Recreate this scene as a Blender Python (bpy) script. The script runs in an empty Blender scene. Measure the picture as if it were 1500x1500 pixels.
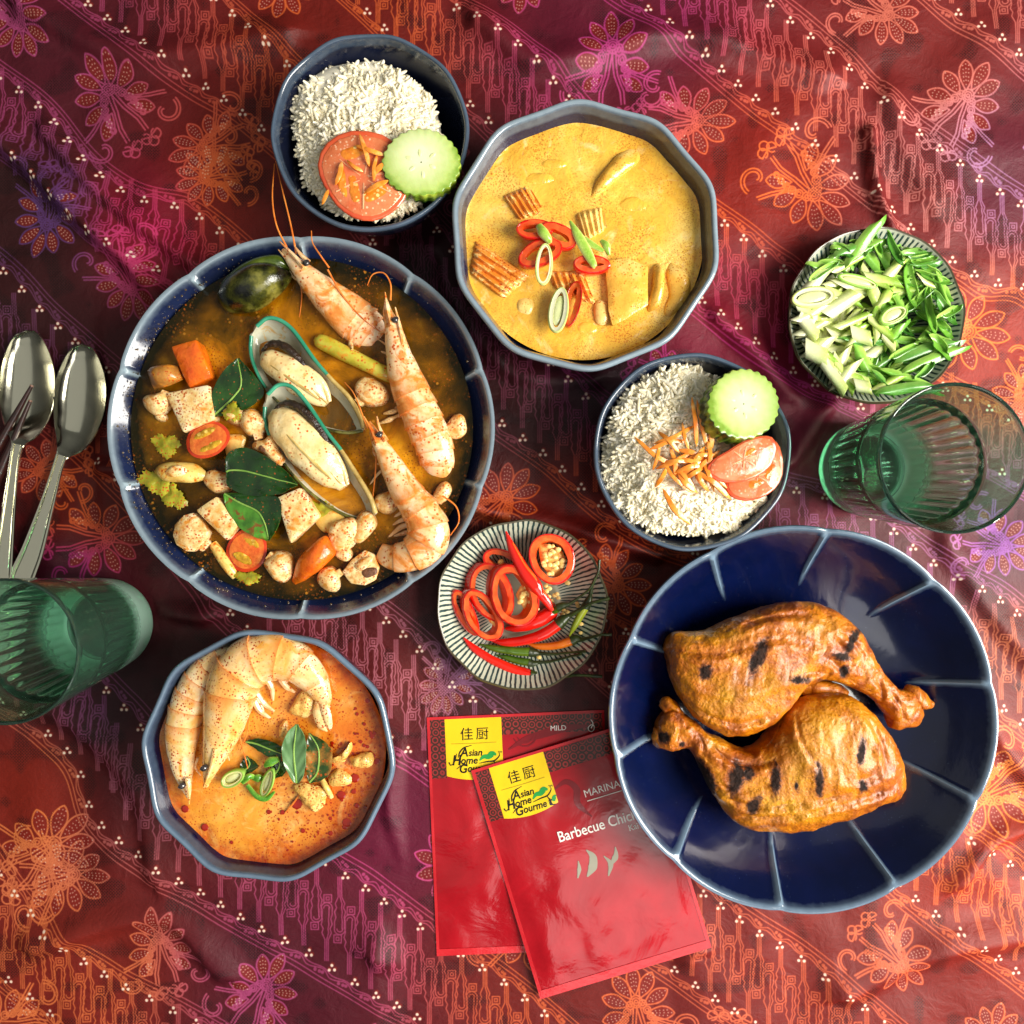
import bpy, math, random
import numpy as np
from mathutils import Vector, noise as mnoise

# ------------------------------------------------------------------ camera, world, lamps, exposure
SC = bpy.context.scene
S = 0.0005            # one model unit (half a millimetre) in metres
H = 1050.0            # camera height above the table in model units
cam_d = bpy.data.cameras.new("camera")
cam = bpy.data.objects.new("camera", cam_d)
SC.collection.objects.link(cam)
cam.location = (0, 0, H * S)
cam_d.sensor_width = 36.0
cam_d.lens = 36.0 * H / 1500.0
cam_d.clip_start = 0.01
cam_d.clip_end = 50.0
SC.camera = cam

W_ = bpy.data.worlds.new("World")
SC.world = W_
W_.use_nodes = True
nt = W_.node_tree
nt.nodes.clear()
wo = nt.nodes.new("ShaderNodeOutputWorld")
bg = nt.nodes.new("ShaderNodeBackground")
tc = nt.nodes.new("ShaderNodeTexCoord")
sx = nt.nodes.new("ShaderNodeSeparateXYZ")
rp = nt.nodes.new("ShaderNodeValToRGB")
nt.links.new(tc.outputs["Generated"], sx.inputs[0])
nt.links.new(sx.outputs["Z"], rp.inputs[0])
nt.links.new(rp.outputs[0], bg.inputs[0])
nt.links.new(bg.outputs[0], wo.inputs[0])
rp.color_ramp.elements[0].position = 0.0
rp.color_ramp.elements[0].color = (0.10, 0.095, 0.09, 1)
rp.color_ramp.elements[1].position = 0.9
rp.color_ramp.elements[1].color = (0.62, 0.63, 0.58, 1)
bg.inputs[1].default_value = 0.20


def area(name, loc, target, size, size_y, power, col):
    d = bpy.data.lights.new(name, 'AREA')
    d.shape = 'RECTANGLE'
    d.size, d.size_y, d.energy, d.color = size, size_y, power, col
    o = bpy.data.objects.new(name, d)
    o.location = loc
    o.rotation_euler = (Vector(target) - Vector(loc)).to_track_quat('-Z', 'Y').to_euler()
    SC.collection.objects.link(o)
    return o


area("window_light", (1.30, -0.22, 0.98), (0, 0, 0), 0.88, 1.15, 66.0, (1.0, 0.955, 0.87))
area("packet_fill_light", (0.42, -1.05, 1.30), (0.05, -0.05, 0), 0.9, 0.7, 4.2, (1.0, 0.98, 0.95))  # added fill lamp that gives the packets their glare
area("ceiling_bounce", (-0.95, 0.1, 2.05), (-0.95, 0.1, 0), 3.2, 3.0, 7.5, (1.0, 0.99, 0.92))

SC.view_settings.view_transform = 'Standard'
SC.view_settings.look = 'None'
SC.view_settings.exposure = 0.14
SC.view_settings.gamma = 1.0
SC.render.engine = 'CYCLES'
SC.cycles.use_denoising = True
SC.cycles.max_bounces = 12
SC.cycles.transmission_bounces = 12
SC.cycles.transparent_max_bounces = 12
SC.cycles.sample_clamp_indirect = 14.0
SC.cycles.caustics_refractive = True
SC.cycles.caustics_reflective = False
SC.cycles.blur_glossy = 0.3

def where(x, y, cx, cy, r):
    """plain words for a place on a round dish"""
    d = math.hypot(x - cx, y - cy) / r
    s = ("right", "lower right", "bottom", "lower left", "left", "upper left", "top", "upper right")[int(round(math.atan2(y - cy, x - cx) / (math.pi / 4))) % 8]
    return "at the centre" if d < .28 else ("halfway to the %s" % s if d < .66 else "by the %s rim" % s)


def slant(rot):
    return ("lying level", "falling rightward", "standing upright", "rising rightward")[int(round((rot % math.pi) / (math.pi / 4))) % 4]


rnd = random.Random(7)
nr = np.random.default_rng(11)


# ------------------------------------------------------------------ helpers
def P(px, py, z=0.0):
    """picture position at height z -> model units (x right, y away, z up)"""
    k = (H - z) / H
    return np.array([(px - 750.0) * k, (750.0 - py) * k, z])


def srgb(c, a=1.0):
    out = []
    for v in c[:3]:
        v = v / 255.0
        out.append(v / 12.92 if v <= 0.04045 else ((v + 0.055) / 1.055) ** 2.4)
    return (out[0], out[1], out[2], a)


class NB:
    """small node-tree builder"""

    def __init__(self, name):
        self.m = bpy.data.materials.new(name)
        self.m.use_nodes = True
        self.t = self.m.node_tree
        self.t.nodes.clear()
        self.out = self.n("ShaderNodeOutputMaterial")
        self.b = self.n("ShaderNodeBsdfPrincipled")
        self.l(self.b.outputs[0], self.out.inputs[0])
        self.co = None

    def n(self, kind, **kw):
        x = self.t.nodes.new(kind)
        for k, v in kw.items():
            setattr(x, k, v)
        return x

    def l(self, a, b):
        self.t.links.new(a, b)

    def coord(self):
        if self.co is None:
            self.co = self.n("ShaderNodeTexCoord").outputs["Object"]
        return self.co

    def noise(self, scale, detail=4.0, rough=0.55, dist=0.0, vec=None):
        x = self.n("ShaderNodeTexNoise")
        self.l(vec or self.coord(), x.inputs["Vector"])
        x.inputs["Scale"].default_value = scale
        x.inputs["Detail"].default_value = detail
        x.inputs["Roughness"].default_value = rough
        x.inputs["Distortion"].default_value = dist
        return x.outputs[0]

    def vor(self, scale, feature='F1', vec=None, rand=1.0):
        x = self.n("ShaderNodeTexVoronoi", feature=feature)
        self.l(vec or self.coord(), x.inputs["Vector"])
        x.inputs["Scale"].default_value = scale
        x.inputs["Randomness"].default_value = rand
        return x

    def ramp(self, fac, stops, interp='LINEAR'):
        x = self.n("ShaderNodeValToRGB")
        x.color_ramp.interpolation = interp
        e = x.color_ramp.elements
        while len(e) < len(stops):
            e.new(0.5)
        for i, (p, c) in enumerate(stops):
            e[i].position = p
            e[i].color = c if len(c) == 4 else srgb(c)
        self.l(fac, x.inputs[0])
        return x.outputs[0]

    def mrange(self, v, a, b, c=0.0, d=1.0):
        x = self.n("ShaderNodeMapRange")
        x.inputs[1].default_value, x.inputs[2].default_value = a, b
        x.inputs[3].default_value, x.inputs[4].default_value = c, d
        self.l(v, x.inputs[0])
        return x.outputs[0]

    def math(self, op, a, b=None):
        x = self.n("ShaderNodeMath", operation=op)
        for i, v in enumerate((a, b)):
            if v is None:
                continue
            if hasattr(v, "is_linked") or hasattr(v, "links"):
                self.l(v, x.inputs[i])
            else:
                x.inputs[i].default_value = v
        return x.outputs[0]

    def mix(self, fac, a, b):
        x = self.n("ShaderNodeMix", data_type='RGBA')
        if hasattr(fac, "links"):
            self.l(fac, x.inputs[0])
        else:
            x.inputs[0].default_value = fac
        for i, v in ((6, a), (7, b)):
            if hasattr(v, "links"):
                self.l(v, x.inputs[i])
            else:
                x.inputs[i].default_value = v if len(v) == 4 else srgb(v)
        return x.outputs[2]

    def attr(self, name):
        return self.n("ShaderNodeAttribute", attribute_name=name)

    def bump(self, height, dist=0.001, strength=0.6, prev=None):
        x = self.n("ShaderNodeBump")
        x.inputs["Strength"].default_value = strength
        x.inputs["Distance"].default_value = dist
        self.l(height, x.inputs["Height"])
        if prev is not None:
            self.l(prev, x.inputs["Normal"])
        return x.outputs[0]

    def fin(self, base=None, rough=None, normal=None, **kw):
        b = self.b
        if base is not None:
            if hasattr(base, "links"):
                self.l(base, b.inputs["Base Color"])
            else:
                b.inputs["Base Color"].default_value = base if len(base) == 4 else srgb(base)
        if rough is not None:
            if hasattr(rough, "links"):
                self.l(rough, b.inputs["Roughness"])
            else:
                b.inputs["Roughness"].default_value = rough
        if normal is not None:
            self.l(normal, b.inputs["Normal"])
            self.l(normal, b.inputs["Coat Normal"])
        names = {"spec": "Specular IOR Level", "coat": "Coat Weight", "coat_rough": "Coat Roughness", "metal": "Metallic",
                 "trans": "Transmission Weight", "ior": "IOR", "alpha": "Alpha", "sss": "Subsurface Weight",
                 "sss_scale": "Subsurface Scale", "sheen": "Sheen Weight", "sheen_rough": "Sheen Roughness"}
        for k, v in kw.items():
            s = b.inputs[names[k]]
            if hasattr(v, "links"):
                self.l(v, s)
            else:
                s.default_value = v
        return self.m


def food(name, stops, ns=120.0, specks=(), bumps=((400.0, 0.0006, 0.5),), rough=0.35, nd=5.0, dist=0.0, **kw):
    """food surface: noise-driven colour, spice specks, fine relief"""
    b = NB(name)
    col = b.ramp(b.noise(ns, nd, 0.6, dist), stops)
    for (c, sc, thr, soft) in specks:
        if sc <= 200:                       # irregular stains
            w = b.noise(sc * 0.75, 5.0, 0.65, 0.8)
            col = b.mix(b.mrange(w, 0.75 - thr * .8, 0.81 - thr * .8 + soft * .2, 0.0, 0.9), col, c)
            continue
        wob = b.noise(sc * 0.7, 2.0)
        v = b.vor(sc)
        d = b.math('ADD', v.outputs["Distance"], b.math('MULTIPLY', b.math('SUBTRACT', wob, 0.5), 0.5))
        gate = b.mrange(b.noise(sc * 0.16, 2.0), 0.38, 0.54)
        f = b.math('MULTIPLY', b.mrange(d, thr, thr + soft, 1.0, 0.0), gate)
        col = b.mix(f, col, c)
    nrm = None
    for (sc, di, st) in bumps:
        nrm = b.bump(b.noise(sc, 4.0, 0.6), di, st, nrm)
    return b.fin(col, rough, nrm, **kw)


def link(o):
    SC.collection.objects.link(o)
    return o


def tag(o, label=None, cat=None, group=None, kind=None):
    for k, v in (("label", label), ("category", cat), ("group", group), ("kind", kind)):
        if v:
            o[k] = v
    return o


def thing(name, label, cat, loc, group=None):
    o = link(bpy.data.objects.new(name, None))
    o.empty_display_size = 0.01
    o.location = tuple(np.asarray(loc, float) * S)
    return tag(o, label, cat, group)


def mk(name, vf, mat, parent=None, smooth=True, attrs=None, org=None, sharp=48):
    """one mesh object from (verts, faces) in model units"""
    v, f = vf
    v = np.asarray(v, float) * S
    if parent is not None:
        o0 = np.zeros(3)
        p = parent
        while p is not None:
            o0 = o0 + np.array(p.location)
            p = p.parent
    else:
        if org is None:
            c = (v.min(0) + v.max(0)) / 2
            o0 = np.array([c[0], c[1], v[:, 2].min()])
        else:
            o0 = np.asarray(org, float) * S
    me = bpy.data.meshes.new(name)
    me.from_pydata((v - o0).tolist(), [], [tuple(int(i) for i in q) for q in f])
    if smooth:
        me.shade_smooth()
        if sharp:
            me.set_sharp_from_angle(angle=math.radians(sharp))
    if attrs:
        for an, av in attrs.items():
            a = me.attributes.new(an, 'FLOAT', 'POINT')
            a.data.foreach_set("value", np.asarray(av, np.float32))
    if mat is not None:
        me.materials.append(mat)
    o = link(bpy.data.objects.new(name, me))
    if parent is not None:
        o.parent = parent
        pl = np.zeros(3)
    else:
        o.location = tuple(o0)
    return o


def cr(vals, n):
    """Catmull-Rom resample of an array of rows to n rows"""
    a = np.asarray(vals, float)
    m = len(a)
    if m == 2:
        t = np.linspace(0, 1, n)[:, None]
        return a[0] * (1 - t) + a[1] * t
    ext = np.vstack([2 * a[0] - a[1], a, 2 * a[-1] - a[-2]])
    seg = np.linalg.norm(np.diff(a[:, :2], axis=0), axis=1) + 1e-6
    cum = np.concatenate([[0], np.cumsum(seg)])
    out = []
    for x in np.linspace(0, cum[-1], n):
        i = min(max(int(np.searchsorted(cum, x, side='right')) - 1, 0), m - 2)
        t = (x - cum[i]) / seg[i]
        p0, p1, p2, p3 = ext[i], ext[i + 1], ext[i + 2], ext[i + 3]
        out.append(0.5 * ((2 * p1) + (-p0 + p2) * t + (2 * p0 - 5 * p1 + 4 * p2 - p3) * t * t + (-p0 + 3 * p1 - 3 * p2 + p3) * t ** 3))
    return np.array(out)


def grid_faces(nu, nv, wrap=True, off=0):
    f = []
    for i in range(nu - 1):
        for j in range(nv if wrap else nv - 1):
            a = off + i * nv + j
            b = off + i * nv + (j + 1) % nv
            f.append((a, b, b + nv, a + nv))
    return f


def join(parts):
    vs, fs, o = [], [], 0
    for v, f in parts:
        v = np.asarray(v, float)
        vs.append(v)
        fs.extend([tuple(i + o for i in q) for q in f])
        o += len(v)
    return np.vstack(vs), fs


def sections(C, SV, UP, top, bot, k, p=2.0):
    """rings round stations: centre C, half-side vector SV, up vector UP scaled by top / bot"""
    n = len(C)
    a = np.linspace(0, 2 * math.pi, k, endpoint=False)
    ca, sa = np.cos(a), np.sin(a)
    e = 2.0 / p
    ca = np.sign(ca) * np.abs(ca) ** e
    sa = np.sign(sa) * np.abs(sa) ** e
    V = np.zeros((n, k, 3))
    for i in range(n):
        hh = np.where(sa > 0, top[i], bot[i]) * sa
        V[i] = C[i] + np.outer(ca, SV[i]) + np.outer(hh, UP[i])
    f = grid_faces(n, k)
    v = V.reshape(-1, 3)
    v = np.vstack([v, C[0], C[-1]])
    c0, c1 = n * k, n * k + 1
    for j in range(k):
        f.append((c0, (j + 1) % k, j))
        f.append((c1, (n - 1) * k + j, (n - 1) * k + (j + 1) % k))
    return v, f


def loft(rows, n=24, k=16, p=2.0):
    """rows: (Lx,Ly,Rx,Ry,z,top,bot) with L and R picture points of the two outlines"""
    r = cr(rows, n)
    C, SV, UP, T, B = [], [], [], [], []
    for q in r:
        L = P(q[0], q[1], q[4])
        R = P(q[2], q[3], q[4])
        C.append((L + R) / 2)
        SV.append((R - L) / 2)
        UP.append(np.array([0, 0, 1.0]))
        T.append(max(q[5], 0.15))
        B.append(max(q[6], 0.15))
    return sections(np.array(C), SV, UP, T, B, k, p)


def spine(rows, n=24, k=14, p=2.0, conv=True, mod=None):
    """rows: (px,py,z,halfwidth,top,bot); tube along a path seen from above"""
    r = cr(rows, n)
    C = np.array([P(q[0], q[1], q[2]) if conv else q[:3] for q in r])
    T = np.gradient(C, axis=0)
    T[:, 2] = 0
    T /= np.linalg.norm(T, axis=1)[:, None] + 1e-9
    SV, UP, tp, bt = [], [], [], []
    for i, q in enumerate(r):
        m = mod(i / (n - 1)) if mod else 1.0
        kk = (H - q[2]) / H if conv else 1.0
        SV.append(np.array([-T[i, 1], T[i, 0], 0]) * max(q[3], 0.1) * kk * m)
        UP.append(np.array([0, 0, 1.0]))
        tp.append(max(q[4], 0.1) * m)
        bt.append(max(q[5], 0.1) * m)
    return sections(C, SV, UP, tp, bt, k, p)


def tube(pts, rad, n=20, k=8, conv=True):
    """round tube along (px,py,z) points; rad a number or a list"""
    r = cr(pts, n)
    C = np.array([P(*q[:3]) if conv else q[:3] for q in r])
    T = np.gradient(C, axis=0)
    T /= np.linalg.norm(T, axis=1)[:, None] + 1e-9
    rr = np.interp(np.linspace(0, 1, n), np.linspace(0, 1, len(rad)), rad) if hasattr(rad, "__len__") else np.full(n, rad)
    SV, UP = [], []
    for i in range(n):
        ref = np.array([0, 0, 1.0]) if abs(T[i, 2]) < 0.9 else np.array([1.0, 0, 0])
        s = np.cross(T[i], ref)
        s /= np.linalg.norm(s)
        SV.append(s * rr[i])
        UP.append(np.cross(s, T[i]))
    return sections(C, SV, UP, rr, rr, k)


def rough_up(vf, amp, freq, seed=0.0, zs=1.0):
    v, f = vf
    v = np.array(v)
    for i in range(len(v)):
        d = mnoise.noise_vector(Vector(v[i] * freq + seed))
        v[i] += np.array(d) * amp * np.array([1, 1, zs])
    return v, f


def outline_poly(pts, n):
    """closed Catmull-Rom outline"""
    a = np.asarray(pts, float)
    m = len(a)
    out = []
    per = max(2, n // m)
    for i in range(m):
        p0, p1, p2, p3 = a[(i - 1) % m], a[i], a[(i + 1) % m], a[(i + 2) % m]
        for t in np.linspace(0, 1, per, endpoint=False):
            out.append(0.5 * ((2 * p1) + (-p0 + p2) * t + (2 * p0 - 5 * p1 + 4 * p2 - p3) * t * t + (-p0 + 3 * p1 - 3 * p2 + p3) * t ** 3))
    return np.array(out)


def pad(pts, z, top, bot, n=36, rings=5, tilt=(0, 0), smooth=True, p=0.5, centre=None):
    """star-shaped cushion from a picture outline: flat-ish top with a rounded edge"""
    o = outline_poly(pts, n) if smooth else np.asarray(pts, float)
    m = len(o)
    c = np.mean(o, 0) if centre is None else np.array(centre)
    vs = []
    fr = [1 - (i / rings) ** 1.0 for i in range(rings)]

    def zz(q):
        return z + (q[0] - c[0]) * tilt[0] + (q[1] - c[1]) * tilt[1]
    prof = []
    for i in range(rings):      # bottom centre outwards
        s = (i + 1) / (rings + 1)
        prof.append((s, -bot * (1 - s ** 2) ** p if p != 0 else -bot))
    prof.append((1.0, 0.0))
    for i in range(rings):
        s = 1 - (i + 1) / (rings + 1)
        prof.append((s, top * (1 - s ** 2) ** p))
    for s, h in prof:
        for q in o:
            qq = c + (q - c) * s
            w = P(qq[0], qq[1], zz(qq))
            vs.append([w[0], w[1], w[2] + h])
    f = grid_faces(len(prof), m)
    v = np.array(vs)
    b = P(c[0], c[1], z)
    v = np.vstack([v, [b[0], b[1], z - bot], [b[0], b[1], z + top]])
    nb, ntop = len(vs), len(vs) + 1
    for j in range(m):
        f.append((nb, (j + 1) % m, j))
        f.append((ntop, (len(prof) - 1) * m + j, (len(prof) - 1) * m + (j + 1) % m))
    return v, f


def block(quad, z, h, tilt=(0, 0), bev=3.0, bulge=0.0):
    """bevelled block whose top face is the picture quad at height z"""
    q = np.asarray(quad, float)
    c = q.mean(0)
    m = len(q)
    # orientation
    vs = []
    rows = [(-h, 0.93), (-bev, 1.0), (-bev * 0.3, 0.985), (0.0, 1 - bev / 40.0), (bulge, 0.5)]
    dense = []
    for i in range(m):
        a, b = q[i], q[(i + 1) % m]
        for t in (0.04, 0.35, 0.65, 0.96):
            dense.append(a + (b - a) * t)
    q = np.array(dense)
    m = len(q)
    for dz, s in rows:
        for x in q:
            y = c + (x - c) * s
            w = P(y[0], y[1], z + (y[0] - c[0]) * tilt[0] + (y[1] - c[1]) * tilt[1])
            vs.append([w[0], w[1], w[2] + dz])
    f = grid_faces(len(rows), m)
    w = P(c[0], c[1], z)
    vs.append([w[0], w[1], z - h])
    vs.append([w[0], w[1], z + bulge])
    for j in range(m):
        f.append((len(vs) - 2, (j + 1) % m, j))
        f.append((len(vs) - 1, (len(rows) - 1) * m + j, (len(rows) - 1) * m + (j + 1) % m))
    return np.array(vs), f


def lathe(profile, nth, rmod=None, centre=(0, 0), zmod=None):
    """profile rows (r,z); rmod(theta, i, r, z) -> r, closed at ends on the axis"""
    th = np.linspace(0, 2 * math.pi, nth, endpoint=False)
    vs = []
    for i, (r, z) in enumerate(profile):
        rr = np.full(nth, r) if rmod is None else rmod(th, i, r, z)
        zz = np.full(nth, z) if zmod is None else zmod(th, i, r, z)
        vs.append(np.stack([centre[0] + rr * np.cos(th), centre[1] + rr * np.sin(th), zz], 1))
    v = np.vstack(vs)
    f = grid_faces(len(profile), nth)
    n = len(profile)
    v = np.vstack([v, [centre[0], centre[1], profile[0][1]], [centre[0], centre[1], profile[-1][1]]])
    for j in range(nth):
        f.append((n * nth, (j + 1) % nth, j))
        f.append((n * nth + 1, (n - 1) * nth + j, (n - 1) * nth + (j + 1) % nth))
    return v, f


def sheet(fn, nu, nv, thick):
    """closed shell from a surface fn(u,v) -> point, thickened downwards along normals"""
    U, V = np.linspace(0, 1, nu), np.linspace(0, 1, nv)
    top = np.array([[fn(u, v) for v in V] for u in U])
    du = np.gradient(top, axis=0)
    dv = np.gradient(top, axis=1)
    nn = np.cross(du, dv)
    nn /= np.linalg.norm(nn, axis=2)[..., None] + 1e-9
    if nn[nu // 2, nv // 2, 2] < 0:
        nn = -nn
    bot = top - nn * thick
    a = top.reshape(-1, 3)
    b = bot.reshape(-1, 3)
    f = []
    N = nu * nv
    for i in range(nu - 1):
        for j in range(nv - 1):
            q = i * nv + j
            f.append((q, q + 1, q + nv + 1, q + nv))
            f.append((N + q, N + q + nv, N + q + nv + 1, N + q + 1))
    edge = [i * nv for i in range(nu)] + [(nu - 1) * nv + j for j in range(1, nv)] + \
           [i * nv + nv - 1 for i in range(nu - 2, -1, -1)] + [j for j in range(nv - 2, 0, -1)]
    for i in range(len(edge)):
        x, y = edge[i], edge[(i + 1) % len(edge)]
        f.append((x, N + x, N + y, y))
    return np.vstack([a, b]), f


def densify(prof, n):
    return [tuple(r) for r in cr(prof, n)]


# ------------------------------------------------------------------ table and batik cloth
X0, X1 = -330.0, 1830.0            # picture range the cloth covers (both axes)
NT = 2560                          # cloth print resolution
TS = NT / (X1 - X0)
AL = math.radians(38)
UX, UY = math.cos(AL), math.sin(AL)
SH = np.array([(1406, 414, 10), (1500, 446, -22), (1055, 311, 0), (1165, 405, 5), (1040, 470, 0), (846, 551, 37), (725, 641, 42),
               (870, 750, 40), (1348, 782, -90), (1500, 880, -105), (1470, 1050, -94), (1410, 1200, -82), (1490, 1250, -92),
               (183, 256, -70), (318, 317, -105), (0, 361, -158), (136, 486, -143), (611, 900, -102), (744, 1041, -80),
               (40, 1059, -55), (176, 1246, 8), (100, 640, -142), (750, -100, 0), (1500, 0, 0), (0, 0, -80), (750, 1700, -60), (1600, 1600, -80)], float)


def shift(x, y):
    d = (x[..., None] - SH[:, 0]) ** 2 + (y[..., None] - SH[:, 1]) ** 2 + 900.0
    w = d ** -1.6
    return (w * SH[:, 2]).sum(-1) / w.sum(-1)


def band(s, t):
    """cloth band coordinates -> picture position"""
    s, t = np.asarray(s, float), np.asarray(t, float)
    v = t.copy()
    for _ in range(4):
        x, y = s * UX - v * UY, s * UY + v * UX
        v = 0.5 * v + 0.5 * (t + shift(x, y))
    x, y = s * UX - v * UY, s * UY + v * UX
    return np.stack([x + 5 * np.sin(y / 61.0 + 1) + 3 * np.sin(x / 37.0), y + 5 * np.sin(x / 67.0)], -1)


LINE, WHITE, RED, DARK = (np.zeros(NT * NT, np.float32) for _ in range(4))


def stamp(buf, pts, r, val=1.0):
    """soft discs of radius r (picture units) at all points"""
    pts = np.asarray(pts, float).reshape(-1, 2)
    q = (pts - X0) * TS
    R = r * TS
    k = int(math.ceil(R + 0.8))
    bx, by = np.floor(q[:, 0]).astype(int), np.floor(q[:, 1]).astype(int)
    for dx in range(-k, k + 1):
        for dy in range(-k, k + 1):
            ix, iy = bx + dx, by + dy
            d = np.hypot(ix + 0.5 - q[:, 0], iy + 0.5 - q[:, 1])
            a = np.clip(R + 0.5 - d, 0, 1) * val
            ok = (a > 0) & (ix >= 0) & (iy >= 0) & (ix < NT) & (iy < NT)
            if ok.any():
                np.maximum.at(buf, iy[ok] * NT + ix[ok], a[ok].astype(np.float32))


def dense(pl, step=0.45):
    pl = np.asarray(pl, float)
    d = np.linalg.norm(np.diff(pl, axis=0), axis=1)
    c = np.concatenate([[0], np.cumsum(d)])
    n = max(2, int(c[-1] / step))
    t = np.linspace(0, c[-1], n)
    return np.stack([np.interp(t, c, pl[:, 0]), np.interp(t, c, pl[:, 1])], 1)


def arc(cx, cy, r, a0, a1, n=24):
    a = np.radians(np.linspace(a0, a1, n))
    return np.stack([cx + r * np.cos(a), cy + r * np.sin(a)], 1)


FL, FW, FR = [], [], []           # collected line points, white dots, petal fill points


def flower(cx, cy, rot, sc=1.0, stems=True):
    sc *= 1.16
    R = np.array([[math.cos(rot), -math.sin(rot)], [math.sin(rot), math.cos(rot)]]) * sc
    c = np.array([cx, cy])

    def put(pl):
        FL.append(dense(np.asarray(pl) @ R.T + c))
    for k in range(9):
        a = math.radians(-128 + 32 * k)
        ln = 40 - 7 * abs(k - 4) / 4 + rnd.uniform(-2, 2)
        A = np.array([[math.cos(a), -math.sin(a)], [math.sin(a), math.cos(a)]])
        base = np.array([10 - 20 * abs(k - 4) / 4, 0]) if abs(k - 4) > 2 else np.zeros(2)
        off = np.array([-3.0 * abs(k - 4) ** 1.5, (k - 4) * 1.2])
        t = np.linspace(0, 1, 26)
        w = 8.6 * np.sin(np.pi * t ** 1.25) ** 0.75
        x = 8 + ln * t
        up = np.stack([x, w], 1) @ A.T + off
        dn = np.stack([x, -w], 1) @ A.T + off
        put(np.vstack([up, dn[::-1]]))
        for j in range(3):
            yy = (-4.0, 0.0, 4.0)[j]
            for xx in np.arange(16 + 4 * abs(j - 1), 6 + ln - 3 * abs(j - 1), 5.0):
                p = np.array([xx + rnd.uniform(-.4, .4), yy * (0.6 + 0.4 * (xx - 8) / ln)]) @ A.T + off
                FW.append(p @ R.T + c)
        for tt in np.linspace(0.25, 0.9, 14):
            for ww in (-0.5, 0, 0.5):
                p = np.array([8 + ln * tt, ww * 8.6 * math.sin(math.pi * tt ** 1.25) ** .75]) @ A.T + off
                FR.append(p @ R.T + c)
    for r_ in (2.0, 5.0, 8.0):
        put(arc(0, 0, r_, 0, 360))
    for sgn in (-1, 1):
        for k in range(6):
            x, y = -4 - 8.5 * k, sgn * (8 + 5.5 * k - 0.55 * k * k)
            put(arc(x, y, 5.2 - 0.35 * k, 0, 360))
            put(arc(x, y, 2.2, 0, 300))
        if stems:
            for o in (-2.2, 2.2):
                put([(-6, sgn * 2 + o), (-30, sgn * 6 + o), (-50, sgn * 13 + o), (-66, sgn * 14 + o)])
            bx, by = -72, sgn * 14
            put(np.vstack([arc(bx - 4, by - 7, 6, 0, 300), arc(bx - 10, by, 6, 60, 320), arc(bx - 4, by + 7, 6, 40, 360)]))
            for o in (0, 4):
                th = np.linspace(0, 4.6, 40)
                rr = 20 - o - 3.0 * th
                put(np.stack([-58 + rr * np.cos(th + 1.2), sgn * 46 + sgn * rr * np.sin(th + 1.2)], 1))
                put([(-26 + o, sgn * 22), (-34 + o, sgn * 40), (-40 + o, sgn * 58)])


for a in [(161, 788, 0.0, 1.0), (82, 1233, -0.7, 1.1), (70, 330, 1.9, 0.9), (196, 425, 1.2, 0.9), (1192, 286, 0.9, 1.05), (1418, 486, 0.15, 1.1),
          (742, 728, -0.9, 0.95), (1440, 1168, 2.5, 1.05), (905, 858, 0.6, 0.9), (300, 262, 2.8, .8),
          (1470, 800, 0.3, 0.85), (60, 690, 2.9, .8), (650, 1010, 2.0, .7), (990, 560, .3, .8), (30, 905, 0.5, 0.8), (1490, 590, 2.3, .8)]:
    flower(*a)
for k in range(-9, 10):           # the flower strips beyond what the picture shows
    tm = -202 + 283 * k - 283
    for s in np.arange(-900, 3000, 165):
        p = band(np.array([s + 60 * (k % 3)]), np.array([tm + rnd.uniform(-12, 12)]))[0]
        if 240 < p[1] < 1260 and -20 < p[0] < 1520:
            continue
        if X0 - 60 < p[0] < X1 + 60 and X0 - 60 < p[1] < X1 + 60:
            flower(p[0], p[1], rnd.uniform(-3, 3), rnd.uniform(0.85, 1.05))
stamp(RED, np.array(FR), 3.6)
for pl in FL:
    pass
stamp(LINE, np.vstack(FL), 1.25)
stamp(WHITE, np.array(FW), 0.95, 0.62)

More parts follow.
